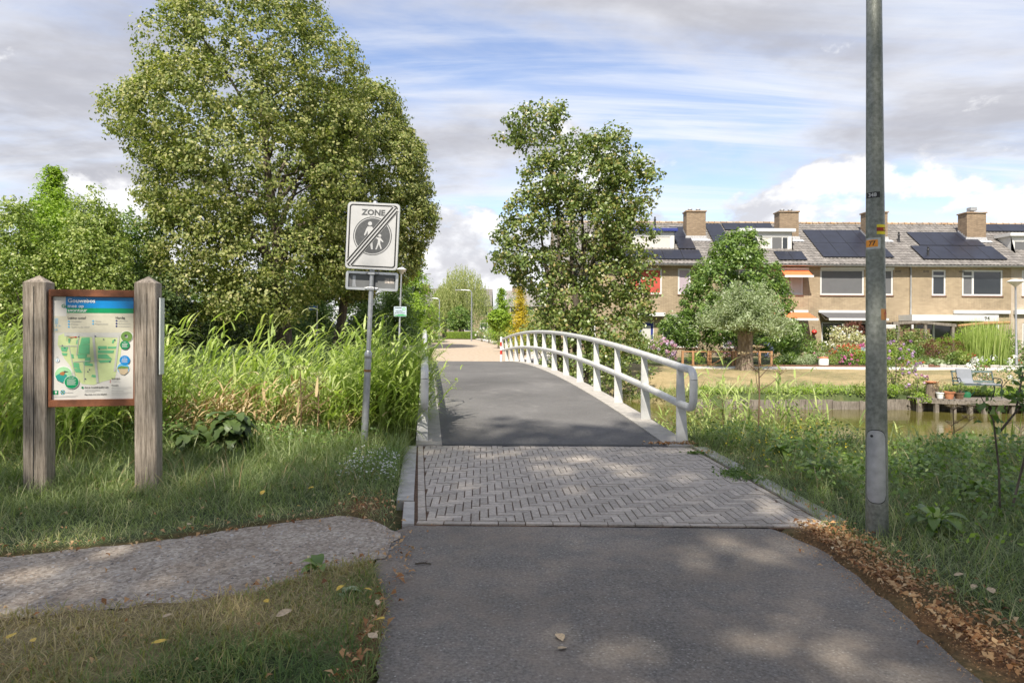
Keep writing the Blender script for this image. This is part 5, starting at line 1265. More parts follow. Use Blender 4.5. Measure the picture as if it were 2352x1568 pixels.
def tree(name, label, cat, base, trunk_h, r0, ells, ncl, m, cr, leaf, aspect, mat, seed, bark='bark', group=None, n_limbs=14, top=None, **kw):
    rng = np.random.default_rng(seed); root = thing(name, label, cat, base, group=group); B = np.array(base, float)
    E = [(e[0] - B[0], e[1] - B[1], e[2] - B[2], *e[3:]) for e in ells]
    o, C = foliage('crown', E, ncl, m, cr, leaf, aspect, G[mat], root, rng, **kw)
    tp = (0, 0, trunk_h) if top is None else tuple(np.array(top) - B)
    limbs('trunk', (0, 0, -.25), tp, r0, C, M[bark], root, rng, n_limbs)
    return root
def shrub(name, label, cat, X, Y, z, rx, ry, h, mat, seed, dens=1.0, leaf=.07, aspect=.5, group=None, flowers=None, lump=5, part='foliage', **kw):
    """a bush of several lobes on a few stems; flowers = (material, heads, head radius, petal size)"""
    rng = np.random.default_rng(seed); root = thing(name, label, cat, (X, Y, z), group=group)
    E = [(0, 0, h * .52, rx * .8, ry * .8, h * .47)]
    for i in range(lump):
        a = rng.uniform(0, 6.28); E.append((rx * .48 * math.cos(a), ry * .48 * math.sin(a), h * rng.uniform(.35, .68), rx * .5, ry * .5, h * rng.uniform(.25, .34)))
    area = 4 * (rx * ry * h * .5) ** .667 * 3; ncl = int(max(14, area / (leaf * 2.6) ** 2 * .42 * dens)); m = 16
    o, C = foliage(part, E, ncl, m, leaf * 2.3, leaf, aspect, G[mat], root, rng, lo=.55, zmin=.05, **kw)
    b = MB()
    for i in range(5):
        q = C[rng.integers(len(C))] * .8; b.tube([(rng.normal(0, rx * .08), rng.normal(0, ry * .08), -.1), (q[0] * .5, q[1] * .5, q[2] * .55), tuple(q)], [.03 * (.4 + h * .3), .02 * (.4 + h * .3), .006], 6)
    b.build('stems', M['bark'], root, smooth=True)
    if flowers:
        fm, nh, hr, ps = flowers; D = unit(C - np.array([0, 0, h * .4])); k = np.where((D[:, 2] > -.25) & (C[:, 1] < ry * .5))[0]; k = k[rng.permutation(len(k))[:nh]]
        P = C[k] + D[k] * leaf * 1.6; npet = 22
        o = unit(rng.normal(0, 1, (len(k), npet, 3))); PP = P[:, None] + o * hr
        V, Fq = leaf_quads(PP.reshape(-1, 3), (o * 2.5).reshape(-1, 3), ps, .8, rng, spread=.4)
        npmesh('flowers', V, Fq, G[fm], root, kind='stuff', attrs={'tint': np.repeat(np.clip(np.repeat(rng.random(len(k)), npet) + rng.normal(0, .12, len(k) * npet), 0, 1), 4)})
    return root

# ------------------------------------------------------------------ big trees
LY = 40.0
def at(px, py, Y): return (wx(px, Y), Y, wz(py, Y))
def ell(px, py, Y, rpx, rpy, dy=0, depth=None):
    s = Y / F; return (wx(px, Y), Y + dy, wz(py, Y), rpx * s, (depth or rpx * s), rpy * s)
tree('lime_tree', 'large broad lime tree with pale flowering foliage, the tallest by the bridge', 'tree', (wx(652, LY), LY, 0), 14, .42,
     [ell(560, 40, LY, 165, 150), ell(585, 170, LY, 235, 150), ell(545, 300, LY, 262, 130), ell(420, 265, LY, 135, 80), ell(600, 430, LY, 260, 150), ell(470, 440, LY, 120, 110), ell(520, 570, LY, 150, 110, -2), ell(640, 590, LY, 190, 120, -1), ell(500, 665, LY, 105, 75, -3), ell(560, -40, LY, 85, 70), ell(700, 300, LY, 150, 110), ell(640, 690, LY, 110, 60, -3)],
     3800, 30, .54, .19, .74, 'lime', 21, n_limbs=26, lo=.70, hi=1.07, up=.35, out=.8, spread=.62, tint_sd=.22, zmin=1.6, top=(wx(600, LY), LY, 17))
LY2 = 46.0
tree('lime_tree', 'smaller lime tree leaning towards the road, right of the tall one', 'tree', (wx(772, LY2), LY2, 0), 11, .36,
     [ell(850, 420, LY2, 138, 160), ell(835, 280, LY2, 95, 95), ell(880, 235, LY2, 28, 45), ell(915, 500, LY2, 88, 95), ell(820, 560, LY2, 110, 100, -2), ell(905, 370, LY2, 68, 80), ell(880, 590, LY2, 95, 70), ell(790, 650, LY2, 80, 50)],
     2200, 32, .52, .195, .74, 'lime', 22, n_limbs=16, lo=.70, up=.35, out=.8, spread=.62, tint_sd=.2, zmin=2.2, top=(wx(835, LY2), LY2, 13))
AY = 27.0
tree('alder_tree', 'multi-stemmed alder with glossy leaves growing beside the bridge railing', 'tree', (wx(1315, AY), AY, -.35), 6.5, .13,
     [ell(1218, 288, AY, 66, 52), ell(1180, 315, AY, 38, 28), ell(1272, 258, AY, 28, 22), ell(1330, 400, AY, 108, 105), ell(1400, 345, AY, 70, 55), ell(1440, 430, AY, 72, 70), ell(1255, 420, AY, 72, 65), ell(1215, 500, AY, 66, 62), ell(1350, 520, AY, 110, 90), ell(1440, 545, AY, 66, 70), ell(1175, 590, AY, 55, 45), ell(1240, 620, AY, 75, 60), ell(1400, 640, AY, 80, 62), ell(1310, 690, AY, 95, 60), ell(1450, 700, AY, 55, 50), ell(1270, 760, AY, 75, 45, -1), ell(1395, 765, AY, 80, 55, -1), ell(1478, 390, AY, 25, 32), ell(1160, 540, AY, 30, 20), ell(1475, 620, AY, 36, 40)],
     1500, 26, .34, .135, .8, 'alder', 23, n_limbs=24, lo=.45, up=.45, out=.5, spread=.8, tint_sd=.22, top=(wx(1345, AY), AY, 7.6))
rng = np.random.default_rng(5)
for k, (px0, px1, pt) in enumerate(((1302, 1280, 480), (1345, 1375, 420), (1325, 1310, 420), (1290, 1240, 520))):
    o = [c for c in bpy.data.objects if c.name == 'alder_tree'][0]; b = MB(); bx = wx(px0, AY) - o.location.x; tx = wx(px1, AY) - o.location.x
    b.tube([(bx, .2 * k - .3, -.2), (bx + (tx - bx) * .3 + .1, .1, 2.2), (bx + (tx - bx) * .7 - .05, 0, 4.4), (tx, 0, wz(pt, AY) + .2)], [.13, .10, .075, .03], 9); b.build('stem', M['bark'], o, smooth=True)
# trees standing behind the camera: their shade falls on the foreground
for k, (X, Y, H, w) in enumerate(((-11.8, -9.8, 23.0, 4.4), (-4.4, -10.6, 25.2, 4.6), (2.6, -10.0, 24.8, 4.4), (9.4, -9.6, 22.6, 4.6), (-19.0, -9.0, 21.8, 4.6))):
    tree('shade_tree', 'tall park tree overhanging the path end opposite the bridge', 'tree', (X, Y, 0), 17, .36,
         [(X, Y, H - 2.8, w * .8, 2.4, 3.8), (X - 1, Y, H - 7.0, w, 2.6, 3.6), (X + 1.2, Y + .4, H - 10.5, w * .9, 2.4, 3.2)], 350, 24, .8, .35, .75, 'lime', 60 + k, group='park trees behind the path', n_limbs=14, lo=.2, up=.5)

tree('verge_tree', 'leafy tree overhanging the verge behind the lamp post', 'tree', (7.4, 2.6, 0), 5.0, .16, [(7.3, 2.4, 6.2, 2.6, 1.9, 2.6), (8.0, 1.6, 4.8, 2.4, 1.8, 1.9), (6.6, 1.6, 5.0, 2.0, 1.7, 1.8), (3.95, 4.98, 3.55, .22, .15, .12)], 420, 22, .4, .13, .7, 'mid', 66, lo=.3, up=.5)
# ------------------------------------------------------------------ left-hand trees and shrubs across the canal
def conifer(name, label, X, Y, z, H, rb, mat, seed, n=2600, leaf=.16, tiers=26, asp=.35, droop=.25, base=.06):
    rng = np.random.default_rng(seed); root = thing(name, label, 'tree', (X, Y, z)); P = []; D = []
    for i in range(tiers):
        t = base + (1 - base) * (i + .5) / tiers; r = rb * (1 - t) ** .8 * (.85 + .3 * rng.random()); nb = max(5, int(12 * (1 - t)) + 4)
        for k in range(nb):
            a = rng.uniform(0, 6.28); rr = r * rng.uniform(.6, 1.1); u = np.linspace(.15, 1, 10)
            q = np.stack([np.cos(a) * u * rr, np.sin(a) * u * rr, H * t - droop * (u ** 2) * rr + .15 * u * rr], -1)
            w = np.repeat(q, max(2, n // (tiers * 90)) , 0); w += rng.normal(0, .10 + .03 * rb, w.shape) * [1, 1, .6]; P.append(w); D.append(np.tile([np.cos(a) * .5, np.sin(a) * .5, .8], (len(w), 1)))
    P = np.concatenate(P); D = np.concatenate(D); V, Fq = leaf_quads(P, D, leaf, asp, rng, spread=.45)
    npmesh('crown', V, Fq, G[mat], root, attrs={'tint': np.repeat(np.clip(rng.normal(.5, .2, len(P)), 0, 1), 4)})
    b = MB(); b.tube([(0, 0, -.2), (0, 0, H * .5), (0, 0, H * .98)], [H * .018, H * .012, .015], 8); b.build('trunk', M['bark'], root, smooth=True)
conifer('larch_tree', 'pale green pointed conifer rising above the shrubs behind the map board', wx(122, 44), 44, 0, wz(392, 44), 4.6, 'bright', 31, 26000, .26, 30)
LS = [  # px, py, Y, half width px, half height px, material, label
    (40, 640, 31, 80, 190, 'shrub', 'leafy green tree behind the taller reeds beside the map board'), (210, 640, 32, 95, 170, 'shrub', 'dense bushy tree directly behind the map board'),
    (215, 560, 33, 60, 125, 'shrub', 'open-topped tree with upright twigs behind the map board'), (310, 610, 36, 70, 130, 'mid', 'feathery mid green tree between board and lime tree'),
    (120, 560, 36, 75, 120, 'bright', 'yellow-green bushy tree below the pointed conifer'), (345, 720, 34, 70, 100, 'dark', 'dark evergreen bush below the lime tree'), (-60, 640, 33, 80, 190, 'shrub', 'leafy tree next to the one behind the tall reeds, away from the lime trees'),
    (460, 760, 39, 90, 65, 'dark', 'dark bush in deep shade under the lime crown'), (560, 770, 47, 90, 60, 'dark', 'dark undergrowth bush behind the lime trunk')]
for k, (px, py, Y, rx, ry, mt, lb) in enumerate(LS):
    s = Y / F; X = wx(px, Y); zb = wz(py + ry, Y); R0 = rx * s; H = ry * s; rng = np.random.default_rng(100 + k)
    z0 = float(gz(X, Y)); ee = [(X, Y, wz(py, Y), R0, R0 * .9, H)]
    for i in range(6):
        a = rng.uniform(0, 6.28); ee.append((X + R0 * .6 * math.cos(a), Y + R0 * .5 * math.sin(a), wz(py, Y) + H * rng.uniform(-.5, .6), R0 * .5, R0 * .5, H * .38))
    tree('bushy_tree', lb, 'tree', (X, Y, z0), max(1.2, H * 1.1), .11, ee, int(300 + 26 * R0 * H), 26, .38, .15, .6, mt, 120 + k, group='shrubs and trees along the far left bank', lo=.5, up=.5, tint_sd=.2, zmin=.2 - z0)
# long twigs sticking up from the crowns
for px, py, Y in ((20, 460, 31), (235, 432, 33), (255, 470, 33), (315, 455, 36), (200, 450, 33)): 
    pass
# feathery trees behind the lime trees and left of the road
for k, (px, Y, pt, rb, mt, lb) in enumerate(((955, 66, 560, 3.6, 'bright', 'feathery light green conifer beside the bend of the far road'), (905, 58, 600, 3.6, 'mid', 'feathery conifer behind the cone-headed lamp'), (835, 56, 640, 4.0, 'mid', 'feathery conifer behind the smaller lime trunk'), (720, 54, 640, 4.2, 'mid', 'feathery conifer filling the gap between the lime trunks'), (610, 58, 600, 4.5, 'dark', 'dark conifer behind the tall lime trunk'))):
    conifer('feathery_conifer', lb, wx(px, Y), Y, 0, wz(pt, Y), rb, mt, 140 + k, 15000, .28, 22, .3, .5, .02)
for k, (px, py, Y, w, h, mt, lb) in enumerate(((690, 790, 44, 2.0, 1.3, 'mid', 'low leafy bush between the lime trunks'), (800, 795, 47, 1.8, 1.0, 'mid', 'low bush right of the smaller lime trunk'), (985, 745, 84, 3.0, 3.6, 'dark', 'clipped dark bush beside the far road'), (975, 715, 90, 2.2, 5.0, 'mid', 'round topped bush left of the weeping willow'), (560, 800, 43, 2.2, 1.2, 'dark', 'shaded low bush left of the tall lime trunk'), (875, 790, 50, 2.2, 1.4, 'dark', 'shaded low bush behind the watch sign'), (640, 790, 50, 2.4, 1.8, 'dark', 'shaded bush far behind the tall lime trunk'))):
    shrub('bush', lb, 'bush', wx(px, Y), Y, 0, w, w, h, mt, 160 + k, .7, .14)
# a belt of trees closing the view on the left
for k in range(9):
    X = -60 + k * 5.2; Y = 66 + 5 * math.sin(k * 2.1); H = 9 + 2.5 * math.sin(k * 1.7)
    tree('background_tree', 'mid green tree in the belt far behind the lime trees', 'tree', (X, Y, 0), H * .6, .2, [(X, Y, H * .55, 3.6, 3, H * .45), (X + 1.5, Y, H * .4, 2.8, 2.6, H * .35), (X - 1.6, Y - 1, H * .35, 2.8, 2.6, H * .33)], 330, 18, .6, .30, .6, 'dark' if k % 2 else 'mid', 180 + k, group='belt of trees behind the lime trees', lo=.5)

# ------------------------------------------------------------------ end of the road: willow, hedge, gardens
def weeping(name, label, X, Y, H, W, seed):
    rng = np.random.default_rng(seed); root = thing(name, label, 'tree', (X, Y, 0)); nS = 520; a = rng.uniform(0, 6.28, nS); r = W * np.sqrt(rng.random(nS)); top = H * (1 - .42 * (r / W) ** 2) * rng.uniform(.86, 1.03, nS)
    ln = top * rng.uniform(.35, .8, nS); P = []; 
    for i in range(nS):
        k = int(ln[i] / .14); u = np.arange(k) * .14; P.append(np.stack([np.cos(a[i]) * r[i] + .25 * np.sin(u * .9 + i), np.sin(a[i]) * r[i] + .2 * np.cos(u + i), top[i] - u + .2 * np.exp(-u)], -1))
    P = np.concatenate(P); P += rng.normal(0, .07, P.shape); n = len(P); ax = unit(np.stack([rng.normal(0, .25, n), rng.normal(0, .25, n), -np.ones(n)], -1)); side = unit(np.cross(ax, rng.normal(0, 1, (n, 3))))
    L, w = .34, .075; V = np.stack([P - ax * L / 2, P + side * w / 2, P + ax * L / 2, P - side * w / 2], 1).reshape(-1, 3)
    npmesh('crown', V, np.arange(4 * n).reshape(n, 4), G['willow'], root, attrs={'tint': np.repeat(np.clip(rng.normal(.5, .2, n), 0, 1), 4)})
    limbs('trunk', (0, 0, -.2), (0, 0, H * .7), .35, np.stack([np.cos(a) * r * .7, np.sin(a) * r * .7, top * .95], -1), M['bark'], root, rng, 14)
weeping('weeping_willow', 'pale yellow-green weeping willow at the end of the road', wx(1060, 96), 96, wz(612, 96), 4.1, 51)
weeping('weeping_willow', 'narrow left flank willow trailing behind the arm lamp', wx(1022, 99), 99, wz(655, 99), 2.0, 52)
def hedge(label, x0, x1, y0, y1, h, mat, seed, z=0.0, leaf=.07):
    rng = np.random.default_rng(seed); root = thing('hedge', label, 'hedge', ((x0 + x1) / 2, (y0 + y1) / 2, z)); n = int((x1 - x0) * (h + (y1 - y0)) * 900 * (.07 / leaf) ** 2); w, d = (x1 - x0) / 2, (y1 - y0) / 2
    P = rng.uniform(-1, 1, (n, 3)) * [w, d, h / 2] + [0, 0, h / 2]; f = rng.random(n); D = np.zeros((n, 3)); k = f < .6; P[k, 1] = -d + rng.normal(0, .03, k.sum()); D[k] = (0, -1, .3); k = f >= .6; P[k, 2] = h + rng.normal(0, .03, k.sum()); D[k] = (0, 0, 1)
    V, Fq = leaf_quads(P, D, leaf, .6, rng, spread=.6); npmesh('foliage', V, Fq, G[mat], root, attrs={'tint': np.repeat(np.clip(rng.normal(.5, .18, n), 0, 1), 4)})
    b = MB(); b.box(-w + .05, w - .05, -d + .06, d - .05, -.1, h - .06); b.build('branches', M['bark'], root)
hedge('long low clipped hedge along the far road under the willow', wx(1025, 86), wx(1097, 86), 86, 87, .80, 'bright', 53, 0.05)
YY = 90
tree('round_tree', 'small round dark green tree behind the clipped hedge', 'tree', (wx(1056, YY), YY, 0), 2.6, .12, [ell(1056, 728, YY, 27, 27), ell(1045, 745, YY, 20, 18), ell(1070, 740, YY, 18, 18)], 260, 20, .34, .2, .6, 'mid', 54, lo=.5)
YY = 62
conifer('conical_conifer', 'bright green conical conifer right of the weeping willow', wx(1152, YY), YY, 0, wz(664, YY), 1.5, 'bright', 55, 9000, .17, 18, .5, -.3, .02)
YY = 50
tree('ball_tree', 'round clipped ball tree with large leaves at the road corner', 'tree', (wx(1146, YY), YY, 0), 1.9, .07, [ell(1147, 735, YY, 27, 24)], 260, 16, .16, .15, .9, 'bright', 56, lo=.72, bark='bark')
YY = 41
conifer('golden_conifer', 'golden yellow conifer beside the alder', wx(1196, YY), YY, -.1, wz(655, YY), .95, 'yellow', 57, 9000, .10, 22, .5, -.4, .02)
shrub('hydrangea', 'white flowering hydrangea at the end of the clipped hedge', 'hydrangea', wx(1107, 72), 72, .1, .75, .75, 1.25, 'mid', 58, .8, .12, flowers=('white_fl', 60, .10, .10))
shrub('bush', 'grey green rounded shrub beside the white hydrangea', 'bush', wx(1122, 66), 66, .1, .6, .6, 1.4, 'pollard', 59, .7, .1)
for k, (px, Y, w, h, mt, lb) in enumerate(((1160, 44, 1.0, 1.5, 'shrub', 'yellowish rounded shrub hedge right of the road corner'), (1205, 38, 1.1, 1.55, 'shrub', 'wide leafy shrub behind the far railing end'), (1245, 34, 1.0, 1.6, 'alder', 'glossy shrub below the alder beside the railing'), (1225, 44, 1.2, 3.0, 'shrub', 'tall loose shrub behind the golden conifer'), (1100, 84, 1.6, 2.6, 'mid', 'loose green bush between hedge and conical conifer'), (1180, 78, 3.0, 6.0, 'mid', 'distant leafy tree behind the conical conifer'), (1140, 92, 2.5, 4.0, 'mid', 'distant bush right of the weeping willow'))):
    shrub('bush', lb, 'bush', wx(px, Y), Y, 0, w, w, h, mt, 300 + k, .8, .10 if Y < 60 else .18)
for k, (px, py, w, h) in enumerate(((1290, 860, .9, 1.1), (1345, 870, 1.0, 1.3), (1405, 875, 1.0, 1.4), (1250, 835, .8, 1.0), (1460, 860, .9, 1.5))):
    Y = 25.3 - .6 * (k % 2); X = wx(px, Y); shrub('bank_bush', 'leafy bush on the bank at the foot of the alder', 'bush', X, Y, -1.25, w, .8, h + .9, 'alder', 320 + k, .8, .10, .75, group='bank bushes under the alder')
# ------------------------------------------------------------------ pollard willow, magnolia and front gardens
PY = 30.9
def pollard():
    X = wx(1712, PY); z0 = float(gz(X, PY)); rng = np.random.default_rng(71); root = thing('pollard_willow', 'pollard willow with a thick furrowed trunk and silvery leaves by the footpath', 'tree', (X, PY, z0))
    b = MB(); H = 1.95; k = 20; V = []; zs = np.linspace(-.2, H, 9)
    for z in zs:
        t = (z + .2) / (H + .2); r = .40 - .12 * math.sin(t * 2.2) + .10 * t ** 3 + .12 * max(0, .2 - t) * 3
        for j in range(k):
            a = 2 * math.pi * j / k; rr = r * (1 + .10 * math.sin(5 * a + 2 * t) + .05 * math.sin(11 * a + 5 * t)); V.append((rr * math.cos(a), rr * math.sin(a), z))
    Fl = [(i * k + j, i * k + (j + 1) % k, (i + 1) * k + (j + 1) % k, (i + 1) * k + j) for i in range(8) for j in range(k)] + [tuple(range(8 * k, 9 * k))]; b.add(V, Fl)
    b.build('trunk', M['bark_pale'], root, smooth=True)
    n = 340; a = rng.uniform(0, 6.28, n); el = rng.uniform(.3, 1.5, n); L = rng.uniform(1.1, 2.5, n); t = np.linspace(0, 1, 14); P = []; bt = MB()
    for i in range(n):
        d = np.array([math.cos(a[i]) * math.cos(el[i]), math.sin(a[i]) * math.cos(el[i]), math.sin(el[i])]); q = np.array([.25 * math.cos(a[i]), .25 * math.sin(a[i]), H - .1]) + d * (L[i] * t)[:, None]; q[:, 2] -= ((.32 + .25 * (math.cos(a[i]) > .2)) * t ** 2 * L[i] * math.cos(el[i])); P.append(q)
        if i % 3 == 0: bt.tube([q[0], q[5], q[-1]], [.02, .012, .004], 4)
    bt.build('branches', M['bark'], root)
    P = np.repeat(np.concatenate(P), 7, 0); P += rng.normal(0, .10, P.shape); V, Fq = leaf_quads(P, np.tile([0, -.3, .6], (len(P), 1)), .15, .26, rng, spread=1.0)
    npmesh('crown', V, Fq, G['pollard'], root, attrs={'tint': np.repeat(np.clip(rng.normal(.5, .2, len(P)), 0, 1), 4)})
pollard()
MY = 36.6
tree('magnolia_tree', 'dense rounded magnolia in the front garden behind the pollard willow', 'tree', (wx(1690, MY), MY, BASE), 3.2, .14,
     [ell(1690, 650, MY, 105, 85), ell(1695, 575, MY, 62, 45), ell(1715, 545, MY, 24, 26), ell(1625, 700, MY, 62, 65), ell(1755, 690, MY, 62, 70), ell(1670, 745, MY, 85, 45, -.5), ell(1760, 760, MY, 80, 40, -.5)], 1300, 22, .30, .18, .5, 'mid', 72, lo=.62, up=.6, out=.7, spread=.6)
tree('young_magnolia', 'young leafy garden tree right of the blue door', 'tree', (wx(1552, 36.0), 36.0, BASE), 1.4, .06, [ell(1552, 752, 36, 42, 38), ell(1575, 770, 36, 30, 25)], 190, 18, .22, .15, .5, 'mid', 73, lo=.4, up=.6)
YB = 34.6
def gb(px, Y, w, h, mat, lb, seed, name='bush', cat='bush', leaf=.08, fl=None, asp=.6, dens=2.0, z=BASE, **kw): return shrub(name, lb, cat, wx(px, Y), Y, z, w, w * .85, h, mat, seed, dens, leaf, asp, flowers=fl, **kw)
gb(1522, 34.4, .82, 1.25, 'mid', 'hydrangea covered in pink and lilac heads by the fence', 401, 'hydrangea', 'hydrangea', .10, ('pink', 70, .085, .07))
gb(1480, 34.8, .55, .7, 'shrub', 'low yellowish shrub left of the pink hydrangea', 402)
gb(1745, 35.6, .6, 1.2, 'mid', 'hydrangea with blue heads behind the pollard trunk', 403, 'hydrangea', 'hydrangea', .10, ('blue_fl', 34, .09, .075))
gb(1668, 35.6, .45, 1.0, 'mid', 'hydrangea with faded lilac heads left of the pollard trunk', 404, 'hydrangea', 'hydrangea', .10, ('pink', 24, .09, .075))
gb(1800, 36.0, .9, 1.5, 'mid', 'rounded laurel bush right of the pollard willow', 405, leaf=.12, asp=.45)
gb(1850, 36.5, .85, 1.3, 'mid', 'dark leaved laurel bush beside the garden table', 406, leaf=.12, asp=.45)
gb(1800, 34.4, .45, .62, 'dark', 'low dark lavender mound at the path edge', 407)
gb(1848, 34.2, .55, .5, 'pollard', 'low silvery mound plant at the path edge', 408, leaf=.06)
gb(1905, 34.6, .6, .55, 'shrub', 'low yellow-green ground cover beside the milk churn', 409, leaf=.06)
gb(1948, 38.2, 1.25, 2.15, 'cream', 'large bush covered in cream white flower clusters', 410, leaf=.10, fl=('white_fl', 60, .05, .06))
gb(1945, 35.2, .85, 1.05, 'shrub', 'bush with many small coral red flowers', 411, fl=('red_fl', 75, .05, .05))
gb(1947, 34.5, .50, .50, 'mid', 'low plant with hot pink flowers', 412, fl=('hotpink', 34, .06, .06))
gb(1955, 41.0, .95, 2.4, 'maroon', 'dark maroon shrub in front of the dark window', 413, leaf=.09)
gb(2068, 37.6, 1.15, 2.1, 'alder', 'wide glossy shrub right of the lamp post', 414, leaf=.12)
gb(2110, 38.0, .8, 1.9, 'alder', 'shrub with pale leaf edges next to the maroon maple', 415, leaf=.10)
gb(2170, 35.6, 1.35, 1.55, 'maroon', 'low spreading maroon maple with a dark hollow beneath', 416, 'japanese_maple', 'maple', .09, None, .25, hang=.15)
gb(2205, 38.0, 1.6, 1.75, 'bright', 'feathery yellow-green shrub behind the maroon maple', 417, leaf=.07, asp=.3)
gb(2212, 34.4, .5, .8, 'shrub', 'yellow-green low shrub right of the maple', 418, leaf=.09)
gb(2232, 34.3, .36, .7, 'mid', 'small shrub with red blooms beside the tall reeds', 419, leaf=.09, fl=('red_fl', 9, .05, .05))
gb(2150, 34.0, .45, .34, 'pollard', 'low variegated hosta clump at the path edge', 420, 'hosta', 'hosta', .14, None, .6)
gb(2255, 33.9, .35, .42, 'bright', 'low fresh green clump below the tall reeds', 421, leaf=.11)
gb(2240, 40.0, 1.6, 2.3, 'bright', 'leafy climber over the garden pergola', 422, leaf=.14, asp=.8)
gb(2315, 37.0, .7, 1.9, 'mid', 'loose shrub between tall reeds and street lamp', 423, leaf=.10)
gb(2318, 34.2, .3, .35, 'bright', 'low pale shrub at the street lamp foot', 424)
gb(1882, 35.0, .5, .6, 'mid', 'low pink flowered plant near the garden table', 425, fl=('hotpink', 12, .04, .05))
gb(2015, 35.0, .5, .75, 'mid', 'pale flowered low plant left of the lamp post', 426, fl=('white_fl', 20, .05, .05))
gb(2100, 33.9, .45, .32, 'shrub', 'rusty ground cover along the stone edging', 427, fl=('red_fl', 20, .04, .04))
gb(1600, 35.2, .5, .6, 'bright', 'yellow-green plants behind the wire fence', 428)
rl = random.Random(77)
for k in range(26):
    px = 1790 + k * 21 + rl.uniform(-6, 6)
    if 1985 < px < 2030: continue
    mt = rl.choice(('mid', 'shrub', 'bright', 'pollard', 'mid')); fl = rl.choice((None, None, ('red_fl', 6, .035, .04), ('pink', 6, .035, .04), None))
    shrub('border_plant', 'low ' + {'mid': 'green', 'shrub': 'yellowish', 'bright': 'fresh green', 'pollard': 'silvery'}[mt] + ' border plant' + ('' if fl is None else ' with ' + {'red_fl': 'coral', 'pink': 'pink', 'white_fl': 'white'}[fl[0]] + ' flowers') + ' beside the footpath', 'plant', wx(px, 35), 34.1 + rl.uniform(0, 2.4), BASE, rl.uniform(.35, .6), .4, rl.uniform(.35, .8), mt, 900 + k, 1.8, .08, .55, group='border plants along the footpath', flowers=fl)
for k, (px, Y, w, h, mt, lb) in enumerate(((1785, 38.0, 1.0, 1.7, 'mid', 'leafy shrub between magnolia and garden table'), (1880, 39.4, .8, 1.2, 'shrub', 'yellowish shrub behind the garden table'), (2035, 36.2, .7, 1.3, 'bright', 'fresh green shrub behind the lamp post'), (2090, 36.0, .8, 1.2, 'mid', 'rounded green shrub left of the maroon maple'), (2130, 37.4, .9, 1.5, 'shrub', 'loose yellowish shrub under the pergola beam'), (2300, 35.6, .7, 1.0, 'shrub', 'low yellowish shrub right of the tall cattails'), (2340, 36.4, .9, 1.4, 'mid', 'leafy shrub behind the garden street lamp'), (1610, 37.5, 1.0, 1.6, 'mid', 'leafy shrub left below the magnolia'), (1500, 38.5, .9, 1.5, 'shrub', 'yellowish shrub before the blue door'), (1440, 36.5, 1.2, 1.7, 'mid', 'leafy shrub right of the alder stems'), (1975, 40.5, .8, 1.2, 'dark', 'dark shrub under the black awning'))):
    gb(px, Y, w, h, mt, lb, 860 + k, 'garden_shrub', leaf=.10)
# tall reed clump in the garden pond
def blade_clump(name, label, cat, X, Y, z, r, n, h, w, mat, seed, spread=.18, droop=.25, group=None, segs=4):
    rng = np.random.default_rng(seed); root = thing(name, label, cat, (X, Y, z), group=group); a = rng.uniform(0, 6.28, n); rr = r * np.sqrt(rng.random(n)); P = np.stack([rr * np.cos(a), rr * np.sin(a), np.full(n, -.05)], -1)
    V, Fq = ribbons(P, a + rng.normal(0, .5, n), math.pi / 2 - np.abs(rng.normal(0, spread, n)), h * rng.uniform(.6, 1.1, n), np.full(n, w), np.abs(rng.normal(droop, droop * .6, n)), segs, rng, .8)
    k = len(V) // n; npmesh('blades', V, Fq, G[mat], root, attrs={'tint': np.repeat(np.clip(rng.normal(.45, .2, n), 0, 1), k)}); b = MB(); b.lathe([(r * .7, -.1), (r * .6, .03), (r * .2, .06)], k=10); b.build('root_crown', M['bark'], root); return root
blade_clump('cattail_clump', 'tall stand of green cattails in the front garden', 'cattails', wx(2264, 35.0), 35.0, BASE, 1.0, 700, 2.45, .035, 'reed', 431, .07, .12)
blade_clump('iris_clump', 'sword leaved clump left of the tall cattails', 'iris', wx(2224, 34.6), 34.6, BASE, .35, 90, 1.0, .04, 'reed', 432, .2, .3)
